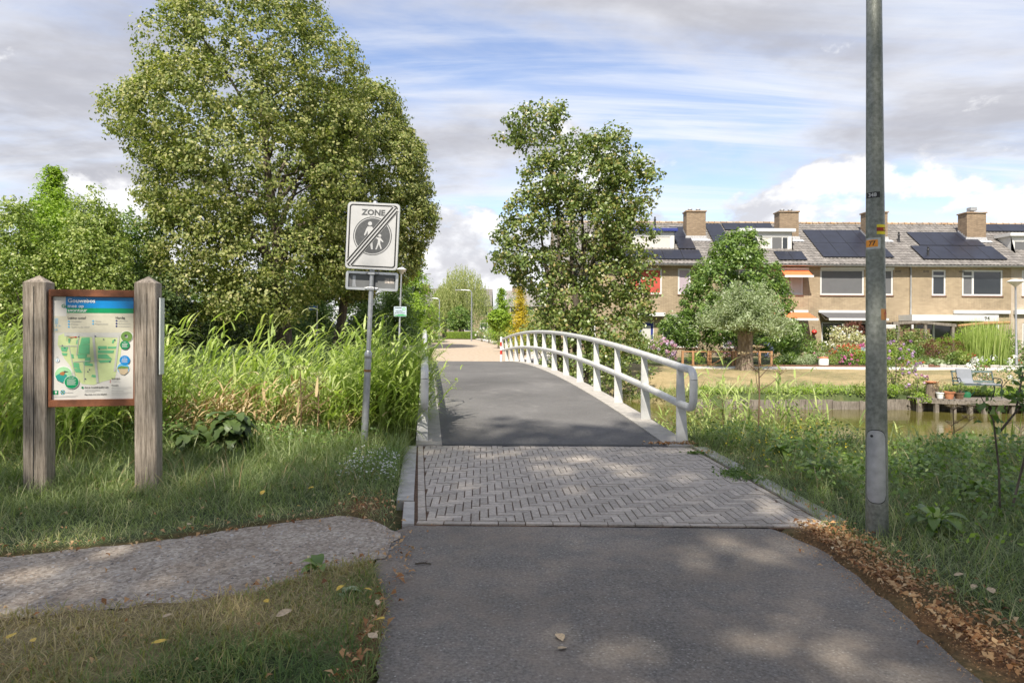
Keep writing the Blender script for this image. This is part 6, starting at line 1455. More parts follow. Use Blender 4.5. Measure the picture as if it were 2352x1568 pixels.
# orange wooden fence with wire mesh panels
def garden_fence():
    Yf = 34.05; root = thing('garden_fence', 'low orange wooden fence with wire mesh panels and a gate', 'fence', (wx(1665, Yf), Yf, BASE)); T = Matrix.Translation((-wx(1665, Yf), -Yf, -BASE))
    xs = [wx(p, Yf) for p in (1568, 1592, 1627, 1690, 1745, 1772)]; z0, z1 = BASE + .04, BASE + .72
    mw = m_plain('mesh_wire', (.08, .09, .09), .5, .6)
    for x in xs + [wx(1683, Yf), wx(1632, Yf)]:
        b = MB(); b.box(x - .05, x + .05, Yf - .05, Yf + .05, BASE - .2, z1 + .03); b.build('post', M['wood_fence'], root, M=T)
    for a, c in zip(xs[:-1], xs[1:]):
        for z in (z0, z1):
            b = MB(); b.box(a + .052, c - .052, Yf - .03, Yf + .03, z - .045, z + .015); b.build('rail', M['wood_fence'], root, M=T)
        b = MB()
        for x in np.arange(a + .08, c - .04, .075): b.box(x - .004, x + .004, Yf - .004, Yf + .004, z0, z1 - .04)
        for z in np.arange(z0 + .06, z1 - .05, .075): b.box(a + .05, c - .05, Yf + .005, Yf + .011, z - .004, z + .004)
        b.build('wire_mesh', mw, root, M=T)
    a, c = xs[2] + .12, xs[3] - .2; b = MB(); b.add([(a, Yf - .06, z0 + .02), (a + .1, Yf - .06, z0 + .02), (c, Yf - .06, z1 - .1), (c - .1, Yf - .06, z1 - .1), (a, Yf - .035, z0 + .02), (a + .1, Yf - .035, z0 + .02), (c, Yf - .035, z1 - .1), (c - .1, Yf - .035, z1 - .1)], [(0, 1, 2, 3), (7, 6, 5, 4), (0, 4, 5, 1), (1, 5, 6, 2), (2, 6, 7, 3), (3, 7, 4, 0)]); b.build('gate_brace', M['wood_fence'], root, M=T)
garden_fence()
# garden furniture
def bistro():
    Y = 36.8; X = wx(2012, Y) - .0
    X = wx(1970 + 38, Y); X = wx(2013, Y)
    X = wx(1975 + 35, Y)
    X = wx(2010 - 10, Y) - 0.6
    tb = thing('garden_table', 'small pale blue folding garden table with a flower bowl', 'table', (X, Y, BASE)); mt = m_plain('pale_blue_metal', (.42, .50, .53), .5, .2)
    b = MB(); b.box(-.62, .62, -.35, .35, .71, .735); b.build('table_top', mt, tb)
    for s in (-1, 1):
        for yy in (-.3, .3): b = MB(); b.tube([(-.4 * s, yy, 0), (.4 * s, yy, .71)], .014, 6); b.build('leg', mt, tb, smooth=True)
    bw = pot(X + .1, Y, BASE + .735, .2, .15, mt, 'flower_bowl', 'pale bowl of pink flowers on the garden table', 'bowl'); rng = np.random.default_rng(3); P = rng.normal(0, .13, (160, 3)) * [1, 1, .5] + [0, 0, .24]; V, Fq = leaf_quads(P, np.tile([0, 0, 1.], (160, 1)), .07, .8, rng); npmesh('flowers', V, Fq, G['hotpink'], bw, attrs={'tint': np.repeat(rng.random(160), 4)})
    for s, lb in ((-1, 'pale folding garden chair left of the garden table'), (1, 'pale folding garden chair right of the garden table')):
        c = thing('garden_chair', lb, 'chair', (X + s * .95, Y + .1, BASE), 0 if s < 0 else math.pi)
        b = MB(); b.box(-.2, .2, -.2, .2, .44, .46); b.build('seat', mt, c)
        for yy in (-.19, .19):
            for P in ([(-.22, yy, 0), (.2, yy, .45)], [(.24, yy, 0), (-.2, yy, .45), (-.30, yy, .9)]): b = MB(); b.tube(P, .012, 6); b.build('leg', mt, c)
        b = MB(); b.box(-.31, -.285, -.19, .19, .66, .88); b.build('backrest', mt, c)
bistro()
ch = thing('milk_churn', 'white and terracotta milk churn standing in the flower bed', 'milk churn', (wx(1892, 34.4), 34.4, BASE)); b = MB(); b.lathe([(.24, 0), (.25, .3), (.22, .38)], k=16); b.build('body', M['white'], ch, smooth=True); b = MB(); b.lathe([(.22, .38), (.24, .40), (.22, .44), (.1, .47)], k=16); b.build('lid', M['terracotta'], ch, smooth=True)
def veranda():
    Y = 40.0; x0, x1 = wx(1965, Y) - 0, wx(1990, Y); x0 = wx(1905 + 60, Y)
    x0, x1 = wx(1870 + 38, Y), wx(1990, Y)
    root = thing('garden_railing', 'weathered wooden railing with upright slats before the dark window', 'railing', ((x0 + x1) / 2, Y, BASE)); T = Matrix.Translation((-(x0 + x1) / 2, -Y, -BASE))
    for x in (x0, (x0 + x1) / 2, x1): b = MB(); b.box(x - .05, x + .05, Y - .05, Y + .05, BASE, 1.02); b.build('post', M['wood_dock'], root, M=T)
    b = MB(); b.box(x0 - .05, x1 + .05, Y - .06, Y + .06, 1.022, 1.10); b.build('top_rail', M['wood_brown'], root, M=T)
    for x in np.arange(x0 + .12, x1 - .06, .16): b = MB(); b.box(x - .03, x + .03, Y - .012, Y + .012, BASE + .1, 1.02); b.build('slat', M['wood_brown'], root, M=T)
veranda()
def pergola():
    Y = 39.2; root = thing('pergola', 'weathered wooden pergola with sagging beams in front of the porch', 'pergola', (wx(2130, Y), Y, BASE)); T = Matrix.Translation((-wx(2130, Y), -Y, -BASE)); zt = wz(738, Y)
    for p in (2062, 2125, 2188): x = wx(p, Y); b = MB(); b.box(x - .07, x + .07, Y - .07, Y + .07, BASE, zt - .08); b.build('post', M['wood_dock'], root, M=T)
    b = MB(); b.add([(wx(2050, Y), Y - .08, zt - .07), (wx(2110, Y), Y - .08, zt + .02), (wx(2195, Y), Y - .08, zt - .18), (wx(2195, Y), Y - .08, zt - .02), (wx(2110, Y), Y - .08, zt + .16), (wx(2050, Y), Y - .08, zt + .08)] + [(wx(2050, Y), Y + .08, zt - .07), (wx(2110, Y), Y + .08, zt + .02), (wx(2195, Y), Y + .08, zt - .18), (wx(2195, Y), Y + .08, zt - .02), (wx(2110, Y), Y + .08, zt + .16), (wx(2050, Y), Y + .08, zt + .08)], [(0, 1, 4, 5), (1, 2, 3, 4), (11, 10, 7, 6), (10, 9, 8, 7), (5, 4, 10, 11), (4, 3, 9, 10), (0, 6, 7, 1), (1, 7, 8, 2)]); b.build('beam', M['wood_dock'], root, M=T)
    b = MB(); b.tube([(wx(2200, Y), Y, zt - .12), (wx(2260, Y), Y, zt + .02), (wx(2318, Y), Y, zt + .08)], [.07, .10, .09], 8); b.build('round_pole', M['wood_fence'], root, M=T)
    for k in range(7): x = wx(2068 + k * 18, Y); b = MB(); b.box(x - .04, x + .04, Y + .09, Y + 2.2, zt - .05, zt + .05); b.build('rafter', M['wood_brown'], root, M=T)
    b = MB(); b.box(wx(2065, Y), wx(2190, Y), Y + 2.2, Y + 2.25, BASE, zt - .3); b.build('back_boards', M['wood_brown'], root, M=T)
pergola()
# stone edging pieces along the footpath
ed = thing('stone_edging', 'row of small grey and brown stones edging the flower beds', 'edging', (wx(2150, 33.62), 33.62, BASE)); rr = random.Random(8)
x = wx(2060, 33.62)
while x < wx(2330, 33.62):
    w = rr.uniform(.22, .5); b = MB(); x0 = x - ed.location.x; b.box(x0, x0 + w - .02, -.07, .06, -.05, rr.uniform(.10, .17)); b.build('stone', M['sill'] if rr.random() < .3 else M['concrete'], ed, bevel=.02); x += w
ed = thing('brick_edging', 'low terracotta brick edging along the flower garden', 'edging', (wx(1850, 33.6), 33.6, BASE)); x = wx(1775, 33.6)
while x < wx(2000, 33.6):
    b = MB(); x0 = x - ed.location.x; b.box(x0, x0 + .27, -.05, .05, -.05, .09); b.build('brick', M['sill'], ed); x += .28
# butterfly bush and bank plants on the far quay
shrub('butterfly_bush', 'butterfly bush with lilac flower spikes on the quay by the landing stage', 'butterfly bush', wx(2062, 23.6), 23.6, -.62, .75, .7, 1.85, 'shrub', 451, 2.2, .10, .3, flowers=('purple_fl', 45, .045, .05))
for k, (px, w, h, mt, fl) in enumerate(((2105, .55, .75, 'shrub', ('pink', 16, .04, .05)), (2035, .5, .6, 'bright', None), (2118, .35, .55, 'bright', None), (1990, .6, .5, 'shrub', None))):
    shrub('quay_plant', ('low flowering plant spilling over the quay left of the stump', 'fresh green plant at the foot of the butterfly bush', 'yellow-green plant hanging over the quay beside the dock', 'low weedy plant on the quay edge behind the lamp post')[k], 'plant', wx(px, 22.9 if k != 2 else 22.3), 22.9 if k != 2 else 22.3, -.7 if k != 2 else -1.0, w, w * .8, h, mt, 460 + k, 1.0, .07, .6, flowers=fl)
shrub('panicle_hydrangea', 'hydrangea with large white flower heads behind the bench', 'hydrangea', wx(2290, 24.1), 24.1, -.6, 1.0, .6, 1.25, 'mid', 471, .8, .09, .6, flowers=('white_fl', 46, .095, .07))
for k, (px, h) in enumerate(((2168, .45), (2186, .42), (2206, .35), (2225, .4))): shrub('dock_plant', ('thin green plant in the white pot', 'leafy plant in the terracotta pot', 'small plant in the brown basket', 'green plant behind the bench legs')[k], 'plant', wx((2160, 2181, 2204, 2236)[k], 22.2 if k < 3 else 23.3), 22.15 if k < 3 else 23.4, DZ + (.18 if k < 3 else 0), .16 if k < 3 else .5, .15, h, 'shrub' if k else 'straw', 480 + k, 1.2, .045, .4)

# ------------------------------------------------------------------ reed beds and grass: stuff nobody could count
def reeds(name, label, xs, ys, n, h, seed, mat='reed', lean=(.25, .12), leaf_n=8, leaf_l=.46, wind=0.0, dens=None, leaf_w=.032):
    rng = np.random.default_rng(seed); x = rng.uniform(*xs, n); y = rng.uniform(*ys, n)
    if dens is not None: k = rng.random(n) < dens(x, y); x, y = x[k], y[k]
    n = len(x); z = gz(x, y); H = h * rng.uniform(.55, 1.08, n); B = Big(); az = wind + rng.normal(0, .7, n); tl = np.abs(rng.normal(lean[0], lean[1], n))
    P = np.stack([x, y, np.maximum(z, WATER_Z - .2) - .05], -1); tint = np.clip(rng.normal(.48, .17, n), 0, 1)
    V, Fq = ribbons(P, az, math.pi / 2 - tl * .4, H, np.full(n, .010), tl, 5, rng); B.add(V, Fq, tint)
    V2, F2 = ribbons(P, az + 1.57, math.pi / 2 - np.zeros(n), H * .5, np.full(n, .010), np.zeros(n), 2, rng)
    for j in range(leaf_n):
        t = .22 + .76 * (j + rng.random(n)) / leaf_n; e = (math.pi / 2 - tl * .4) - tl * t ** 1.3 * .6; d = H * t
        Q = P + np.stack([np.cos(az) * np.cos(e) * d, np.sin(az) * np.cos(e) * d, np.sin(e) * d], -1)
        la = wind + rng.normal(0, 1.15, n); el = rng.uniform(.55, 1.35, n); L = leaf_l * rng.uniform(.6, 1.3, n) * (1.1 - .35 * t)
        V, Fq = ribbons(Q, la, el, L, leaf_w * rng.uniform(.7, 1.25, n), rng.uniform(.5, 2.0, n), 5, rng, .9); B.add(V, Fq, np.clip(tint + rng.normal(0, .12, n), 0, 1))
    o = B.build(name, G[mat], kind='stuff'); tag(o, label, 'reeds'); return o
left_ok = lambda x, y: ((x < -.1276 * y - .22) * (y > 8.9 + .5 * (x < -4.8)) * np.where((x < -2.9) & (x > -5.2) & (y < 10.0), .3, 1.0))
reeds('reed_bed', 'dense sunlit reed bed left of the bridge', (-9.5, -1.2), (9.2, 12.4), 1450, 1.78, 501, dens=left_ok, wind=.3, leaf_n=9)
reeds('reed_bed', 'taller reeds standing in the water behind the sunlit reed bed', (-11, -1.7), (11.8, 13.6), 750, 2.55, 511, dens=lambda x, y: (x < -.1276 * y - .2), wind=.3, leaf_n=9)
reeds('reed_bed', 'reeds crowding the bridge railing on the left', (-2.6, -1.3), (9.0, 12.5), 420, 1.55, 502, dens=lambda x, y: (x < -.1276 * y - .12), wind=.2, leaf_n=9, leaf_l=.46)
reeds('reed_bed', 'tall reeds beside the map board, away from the bridge', (-7.6, -4.75), (7.2, 9.4), 260, 1.75, 503, wind=.3, leaf_n=9)
reeds('dead_reeds', 'bleached dead reeds between the green ones', (-9, -2.2), (8.9, 11.0), 420, .95, 504, 'straw', (.5, .25), 5, .4, .3)
# right side: scattered reeds and sedge on the near bank
right_ok = lambda x, y: (x > 3.75 - .1276 * y) * np.clip(1.25 - np.abs(x - 3.2) / 1.9, .05, 1)
reeds('reed_bed', 'reeds growing beside the railing on the houses side', (1.7, 8.5), (9.6, 12.6), 330, 1.25, 505, dens=right_ok, wind=1.2, leaf_n=7, lean=(.14, .1), leaf_w=.028)
reeds('dead_reeds', 'pale dry stalks on the bank opposite the landing stage', (6.6, 11), (8.4, 12.0), 260, .85, 506, 'straw', (.35, .25), 4, .35, .4)
def iris(name, label, X, Y, z, n, h, seed): 
    o = blade_clump(name, label, 'iris', X, Y, z, .16, n, h, .045, 'reed', seed, .14, .2, group='sword-leaved water plants on the near bank', segs=5); return o
for k, (px, Y, h) in enumerate(((1755, 12.2, 1.5), (1800, 12.6, 1.1), (1985, 12.4, 1.25), (2140, 11.6, 1.2), (1880, 12.8, 1.0), (2320, 9.6, 1.0), (2300, 12.5, 1.0), (1560, 12.0, 1.3), (1510, 12.3, 1.1))):
    iris('yellow_flag_iris', 'clump of stiff sword leaves on the bank opposite the landing stage', wx(px, Y), Y, float(gz(wx(px, Y), Y)), 16, h, 520 + k)
def grass(name, label, n, xs, ys, hfun, dens, seed, mat='grass', w=.0055, tint=(.50, .2), dfun=None, segs=2):
    rng = np.random.default_rng(seed); x = rng.uniform(*xs, n); y = rng.uniform(*ys, n); k = rng.random(n) < dens(x, y); x, y = x[k], y[k]; n = len(x)
    # tufts: pull blades together
    tx = np.round(x / .09) * .09 + .045 * np.sin(y * 40); x = x + (tx - x) * .45 * rng.random(n)
    h = hfun(x, y) * rng.uniform(.45, 1.25, n); z = gz(x, y) - .005; P = np.stack([x, y, z], -1)
    az = rng.uniform(0, 6.28, n); V, Fq = ribbons(P, az, rng.uniform(.75, 1.5, n), h, w * rng.uniform(.6, 1.4, n), rng.uniform(.3, 2.0, n), segs, rng, .6)
    t = rng.normal(*tint, n) + (vnoise(x, y, .45, seed) - .5) * .35 + (0 if dfun is None else dfun(x, y)); B = Big(); B.add(V, Fq, np.clip(t, 0, 1)); o = B.build(name, G[mat], kind='stuff'); return tag(o, label, 'grass')
offp = lambda x, y: ~(inpoly(ASPHALT, x, y) | inpoly(GRAVEL, x, y) | inpoly(PAVE, x, y))
def d_left(x, y):
    e = edge_dist(GRAVEL, x, y); return offp(x, y) * (x < -.95 + (y < 6) * .0) * np.clip(.35 + e / .35, 0, 1) * (1 - .6 * litter_at(x, y)) * (x < -.1276 * y - .25)
up_left = lambda x, y: (y > 4.2) & ~inpoly([(-14, 3.0), (-3, 3.7), (-1.2, 4.5), (-.7, 4.75), (-.6, 2), (-14, 1)], x, y) & ((x < -2.4) | (y > 5.0))
grass('grass', 'green verge grass round the map board posts', 64000, (-6.6, -.95), (4.4, 10.0), lambda x, y: .07 + .17 * sm(.0, 1.6, edge_dist(GRAVEL, x, y)) + .05 * vnoise(x, y, .6, 9), lambda x, y: d_left(x, y) * up_left(x, y), 601, dfun=lambda x, y: .32 * (1 - sm(0, .5, edge_dist(GRAVEL, x, y))))
grass('tall_grass', 'tall grass tufts growing round the map board posts', 5200, (-5.4, -3.0), (6.3, 7.6), lambda x, y: .34 + .12 * vnoise(x, y, .4, 8), lambda x, y: np.clip(1.0 - np.minimum(np.hypot((x + 4.12) / .55, (y - 6.75) / .35), np.hypot((x + 4.9) / .4, (y - 6.7) / .4)), 0, 1), 612, w=.009, tint=(.5, .15), segs=3)
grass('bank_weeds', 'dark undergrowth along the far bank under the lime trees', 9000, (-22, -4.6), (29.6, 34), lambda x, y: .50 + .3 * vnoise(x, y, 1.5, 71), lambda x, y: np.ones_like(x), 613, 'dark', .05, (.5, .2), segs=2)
grass('tall_grass', 'taller rank grass along the foot of the reeds', 16000, (-7.5, -1.3), (7.6, 10.6), lambda x, y: .30 + .22 * vnoise(x, y, .7, 3), lambda x, y: (x < -.1276 * y - .2) * .9, 602, w=.008, tint=(.55, .18), segs=3)
low_poly = [(-14, 2.9), (-3, 3.64), (-1.55, 3.95), (-1.2, 4.42), (-.86, 4.66), (-.70, 3.9), (-.62, 3.4), (-.62, 1.6), (-9, 1.2)]
grass('grass', 'patchy half-dry grass between side path and asphalt', 64000, (-4.4, -.55), (2.5, 4.7), lambda x, y: .055 + .05 * vnoise(x, y, .4, 5) + .04 * (1 - sm(2.9, 3.5, y)), lambda x, y: inpoly(low_poly, x, y) * offp(x, y) * np.clip(.25 + 1.1 * vnoise(x, y, .35, 6), 0, 1), 603, 'grass_dry', .0055, (.54, .2), lambda x, y: -.42 * sm(-2.3, -1.2, x) * (1 - sm(3.25, 3.6, y)) - .25 * np.clip(1 - np.abs(x + .85) / .25, 0, 1) + .08)
d_right = lambda x, y: offp(x, y) * (x > 2.28) * (x > 3.62 - .1276 * y - .55 * (y < 9.2)) * np.clip(.2 + (x - 2.22) / .5, 0, 1) * (1 - .3 * litter_at(x, y))
grass('grass', 'long verge grass round the lamp post', 78000, (2.2, 8.6), (2.4, 10.2), lambda x, y: .09 + .16 * sm(2.4, 3.4, x) + .08 * vnoise(x, y, .8, 12), lambda x, y: d_right(x, y) * (x < 1.0 + .82 * y), 604, dfun=lambda x, y: .12 * (1 - sm(2.3, 2.8, x)) - .02)
grass('tall_grass', 'rank grass and sedge on the bank opposite the landing stage', 12000, (2.2, 11), (8.6, 12.2), lambda x, y: .16 + .14 * vnoise(x, y, .9, 14) + .2 * (1 - sm(3.2, 4.6, x)), lambda x, y: (x > 3.7 - .1276 * y) * .9, 605, w=.010, tint=(.54, .2), segs=3)
grass('sedge', 'bright sedge tussock behind the lamp post', 3800, (4.2, 6.6), (8.4, 9.7), lambda x, y: .42 + 0 * x, lambda x, y: np.clip(1.2 - np.hypot((x - 5.3) / 1.1, (y - 9.0) / .6), 0, 1), 606, w=.014, tint=(.42, .12), segs=4)
grass('grass', 'dry lawn tufts across the canal', 26000, (3, 20), (23.0, 31.4), lambda x, y: .05 + .20 * (1 - sm(.3, 1.8, y - far_edge(x))), lambda x, y: np.where(y < far_edge(x) + 1.6, 1.0, .35) * (y > far_edge(x) + .05), 607, 'grass_dry', .012, (.62, .15), lambda x, y: -.32 * (1 - sm(.6, 2.0, y - far_edge(x))), segs=2)
grass('bank_weeds', 'green weeds along the far canal bank', 12000, (2.0, 20), (22.9, 25.2), lambda x, y: .34 + .22 * vnoise(x, y, 1.2, 17), lambda x, y: (y > far_edge(x) + .02) * (y < far_edge(x) + 1.5), 608, 'grass', .02, (.62, .15), segs=3)
grass('bank_weeds', 'dark shaded grass under the lime trees', 9000, (-24, -4.2), (28, 44), lambda x, y: .15 + 0 * x, lambda x, y: np.ones_like(x), 609, 'grass', .03, (.35, .15), segs=2)
grass('tall_grass', 'dry seeding grass beside the far end of the bridge', 5000, (-6.5, -3.9), (28.5, 34), lambda x, y: .45 + 0 * x, lambda x, y: np.ones_like(x), 610, 'straw', .012, (.5, .2), segs=3)

# leafy weeds: broad small leaves near the ground
def weeds(name, label, n, xs, ys, hmax, dens, seed, mat, leaf, asp=.6, cat='weeds'):
    rng = np.random.default_rng(seed); x = rng.uniform(*xs, n); y = rng.uniform(*ys, n); k = rng.random(n) < dens(x, y); x, y = x[k], y[k]; n = len(x)
    P = np.stack([x, y, gz(x, y) + hmax * rng.random(n) ** .8 * (.4 + .8 * vnoise(x, y, .6, seed))], -1); V, Fq = leaf_quads(P, np.tile([0, -.25, .8], (n, 1)), leaf, asp, rng, spread=.5)
    o = npmesh(name, V, Fq, G[mat], kind='stuff', attrs={'tint': np.repeat(np.clip(rng.normal(.45, .2, n), 0, 1), 4)}); return tag(o, label, cat)
weeds('ground_weeds', 'low leafy weeds between lamp post and railing', 17000, (2.4, 7.6), (5.2, 10.6), .34, lambda x, y: (x > 3.75 - .1276 * y) * np.clip(vnoise(x, y, .7, 21) * 2.0 - .45, 0, 1), 621, 'mid', .06)
weeds('ground_weeds', 'small pale leafed weeds scattered through the long grass', 6000, (2.5, 7.6), (3.4, 9.6), .28, lambda x, y: (x > 3.75 - .1276 * y) * np.clip(vnoise(x, y, .5, 29) * 2.2 - .9, 0, 1), 628, 'bright', .045)
weeds('ground_weeds', 'leafy weeds at the foot of the reeds', 9000, (-6.5, -1.35), (8.3, 10.4), .45, lambda x, y: (x < -.1276 * y - .3) * np.clip(vnoise(x, y, .7, 22) * 1.6 - .2, 0, 1), 622, 'mid', .05)
weeds('nettle_bed', 'nettles and tall weeds beside the railing on the houses side', 7000, (2.3, 6.2), (9.4, 12.2), .75, lambda x, y: (x > 3.75 - .1276 * y) * np.clip(vnoise(x, y, .5, 23) * 1.8 - .5, 0, 1), 623, 'shrub', .06, .5)
weeds('chamomile_flowers', 'small white chamomile flowers at the paving edge', 520, (-1.75, -1.12), (6.75, 8.0), .30, lambda x, y: x < -.1276 * y - .28, 624, 'white_fl', .022, 1.0, 'flowers')
weeds('chamomile_leaves', 'fine chamomile foliage at the paving edge', 2600, (-1.8, -1.10), (6.6, 8.1), .26, lambda x, y: x < -.1276 * y - .26, 625, 'mid', .035, .25)
weeds('wild_mustard', 'small yellow flowers between paving and lamp post', 240, (2.65, 4.2), (7.2, 9.2), .40, lambda x, y: np.ones_like(x), 626, 'yellow_fl', .022, .9, 'flowers')
weeds('bank_creeper', 'yellow-green creeping plants trailing over the far quay', 11000, (6.5, 20), (22.4, 24.2), .22, lambda x, y: (y > far_edge(x) - .3) * np.clip(vnoise(x, y, 1.0, 27) * 1.8 - .2, 0, 1), 627, 'bright', .08, .7)

# dry leaf litter along the asphalt
def litter(n, seed):
    rng = np.random.default_rng(seed); x = np.concatenate([rng.uniform(2.05, 3.3, n), rng.uniform(-4.2, -.55, n // 2)]); y = np.concatenate([2.2 + rng.random(n) * 7, rng.uniform(2.4, 6.5, n // 2)]); k = rng.random(len(x)) < (litter_at(x, y) ** 1.3 * 1.0 + .012) * ~inpoly(PAVE, x, y)
    x, y = x[k], y[k]; m = len(x); P = np.stack([x, y, np.where(inpoly(ASPHALT, x, y) | inpoly(GRAVEL, x, y), .016, gz(x, y) + .035) + .012 * rng.random(m)], -1); V, Fq = leaf_quads(P, np.tile([0, 0, 1.6], (m, 1)), np.where(rng.random(m) < .62 + .5 * (np.abs(x - 2.16) < .1), .007 + .010 * rng.random(m), .024 + .034 * rng.random(m)), .48, rng, .7, .6)
    return npmesh('leaf_litter', V, Fq, G['litter'], kind='stuff', attrs={'tint': np.repeat(np.clip(rng.normal(.42, .22, m), 0, 1), 4)})
tag(litter(52000, 631), 'brown dry leaf litter along the asphalt edges', 'leaf litter')

def patch(name, label, n, cx, cy, rx, ry, z, seed, mat, size, cat, up=1.6):
    rng = np.random.default_rng(seed); P = np.stack([cx + rx * rng.normal(0, .5, n), cy + ry * rng.normal(0, .5, n), z + .01 * rng.random(n)], -1); V, Fq = leaf_quads(P, np.tile([0, -.2, up], (n, 1)), size, .5, rng, .6, .6)
    tag(npmesh(name, V, Fq, G[mat], kind='stuff', attrs={'tint': np.repeat(np.clip(rng.normal(.4, .2, n), 0, 1), 4)}), label, cat)
patch('leaf_litter', 'brown leaves swept against the railing foot at the end of the deck', 260, 2.18, 9.22, .26, .10, .035, 641, 'litter', .04, 'leaf litter')
patch('paving_weeds', 'small green weeds sprouting from the paving by the railing', 60, 2.30, 8.55, .13, .06, .03, 642, 'mid', .05, 'weeds', .8)
patch('paving_weeds', 'sprawling green weeds creeping over the paving kerb', 420, 2.45, 7.35, .22, .32, .03, 643, 'mid', .04, 'weeds', .8)
# single fallen leaves that stand out
def fallen(k, X, Y, z, s, col, rz):
    o = MB(); P = [(0, -.5), (.22, -.3), (.30, 0), (.2, .3), (0, .55), (-.2, .3), (-.30, 0), (-.22, -.3)]; V = [(0, 0, .02 * s)] + [(a * s, b_ * s, s * (.14 * abs(a) * 2 + .05 * math.sin(3 * b_ + k))) for a, b_ in P]; V[0] = (0, 0, 0)
    o.add(V, [(0, i + 1, (i + 1) % 8 + 1) for i in range(8)]); o.add([(-.008 * s, -.5 * s, .03 * s), (.008 * s, -.5 * s, .03 * s), (.02 * s, -.85 * s, .05 * s), (0, -.85 * s, .05 * s)], [(0, 1, 2, 3)])
    ob = o.build('fallen_leaf', M[col]); ob.location = (X, Y, z); fl_ = .08 if z < .03 else .3; ob.rotation_euler = (random.Random(k).uniform(-fl_, fl_), random.Random(k + 50).uniform(-fl_, fl_), rz)
    on = 'asphalt path' if X > -.6 and X < 2.1 and Y < 5.4 else 'grass verge'
    return tag(ob, ('yellow' if col == 'leaf_yellow' else 'pale tan') + ' fallen leaf lying on the ' + on, 'leaf', 'fallen leaves on the ' + on)
M['leaf_yellow'] = m_plain('yellow_leaf', (.62, .42, .06), .6, var=.25, scale=60, space='obj'); M['leaf_tan'] = m_plain('tan_leaf', (.50, .38, .24), .7, var=.3, scale=60, space='obj')
for k, (px, py, col, s) in enumerate(((605, 1155, 0, .075), (717, 1143, 0, .06), (803, 1158, 0, .06), (690, 1187, 0, .05), (770, 1172, 1, .06), (437, 1232, 1, .06), (655, 1447, 1, .085), (615, 1418, 0, .05), (785, 1385, 0, .06), (848, 1388, 0, .05), (30, 1505, 0, .07), (370, 1517, 0, .07), (80, 1515, 0, .05), (388, 1455, 1, .06), (878, 1460, 0, .05), (1290, 1467, 1, .085), (1295, 1492, 1, .055), (860, 1500, 1, .07), (2280, 1382, 1, .075), (2205, 1345, 1, .06), (870, 1420, 1, .05), (2240, 1375, 1, .06), (1980, 1270, 1, .05), (588, 1378, 1, .04), (2298, 1390, 0, .05))):
    Y = EYE * F / (py - 750.0); X = wx(px, Y); onp = bool(inpoly(ASPHALT, X, Y)) or bool(inpoly(GRAVEL, X, Y)); fallen(k, X, Y, .012 if onp else .085, s, 'leaf_tan' if col else 'leaf_yellow', k * 1.9)
# a stick on the asphalt
sk = thing('twig', 'short dark twig lying on the asphalt', 'twig', (wx(975, 4.57), 4.57, .012)); b = MB(); b.tube([(-.055, 0, 0), (0, .006, .004), (.055, -.003, 0)], [.005, .006, .004], 6); b.build('wood', M['bark'], sk, smooth=True); b = MB(); b.tube([(0, .004, .004), (.025, .022, .01)], [.003, .0015], 5); b.build('side_shoot', M['bark'], sk)
grass('seeding_grass', 'pale seeding grass stalks in the verge round the lamp post', 900, (2.6, 7.0), (3.2, 9.4), lambda x, y: .42 + 0 * x, lambda x, y: (x > 3.75 - .1276 * y) * (x < 1.0 + .82 * y) * np.clip(vnoise(x, y, .6, 61) * 1.6 - .2, 0, 1), 645, 'straw', .006, (.6, .2), segs=4)
grass('seeding_grass', 'pale seeding grass stalks in the verge before the reeds', 700, (-6.2, -1.4), (6.2, 9.4), lambda x, y: .42 + 0 * x, lambda x, y: (x < -.1276 * y - .35) * np.clip(vnoise(x, y, .6, 62) * 1.6 - .2, 0, 1), 646, 'straw', .006, (.6, .2), segs=4)
# broad-leaved plants
def rosette(name, label, cat, X, Y, z, n, L, W, mat, seed, el=(.2, .9), droop=.9, group=None, lobes=False, h=0.0):
    rng = np.random.default_rng(seed); root = thing(name, label, cat, (X, Y, z), group=group); st = MB()
    t = rng.random(n); az = rng.uniform(0, 6.28, n); 
    for i in range(n):
        l = L * rng.uniform(.65, 1.15); w = W * rng.uniform(.75, 1.15); e = rng.uniform(*el); zb = h * rng.random() ** .7; d = np.array([math.cos(az[i]), math.sin(az[i])]); s = np.array([-d[1], d[0]])
        pl = .35 * l if h else .1 * l; p0 = np.array([d[0] * pl * math.cos(e), d[1] * pl * math.cos(e), zb + pl * math.sin(e)])
        st.tube([(0, 0, max(0, zb - .1)), tuple(p0)], [.006, .004], 5)
        us = np.linspace(0, 1, 9); V = []; b = MB()
        for u in us:
            ee = e - droop * u; ww = w * (math.sin(math.pi * min(1, u * .92 + .08)) ** .7) * ((1 + .35 * math.cos(u * 22)) if lobes else 1); c = p0 + np.array([d[0] * math.cos(ee), d[1] * math.cos(ee), math.sin(ee)]) * l * u
            for k2 in (-1, 0, 1): q = c + np.array([s[0] * ww * .5 * k2, s[1] * ww * .5 * k2, .12 * ww * abs(k2)]); V.append(tuple(q))
        b.add(V, [(3 * a + j, 3 * a + j + 1, 3 * a + j + 4, 3 * a + j + 3) for a in range(8) for j in range(2)])
        o = b.build('leaf', G[mat], root, smooth=True); at_ = o.data.attributes.new('tint', 'FLOAT', 'POINT'); at_.data.foreach_set('value', np.full(len(V), .25 + .5 * t[i], dtype=np.float32))
    st.build('stalks', G['mid'], root)
    return root
rosette('plantain', 'broad plantain with large shiny leaves at the gravel path edge', 'plant', wx(735, 4.45), 4.45, .02, 9, .13, .075, 'mid', 701, (.3, 1.1))
rosette('dock_plant', 'bluish dock rosette in the half-dry grass', 'plant', wx(790, 4.0), 4.0, .03, 10, .11, .04, 'pollard', 702, (.2, .9))
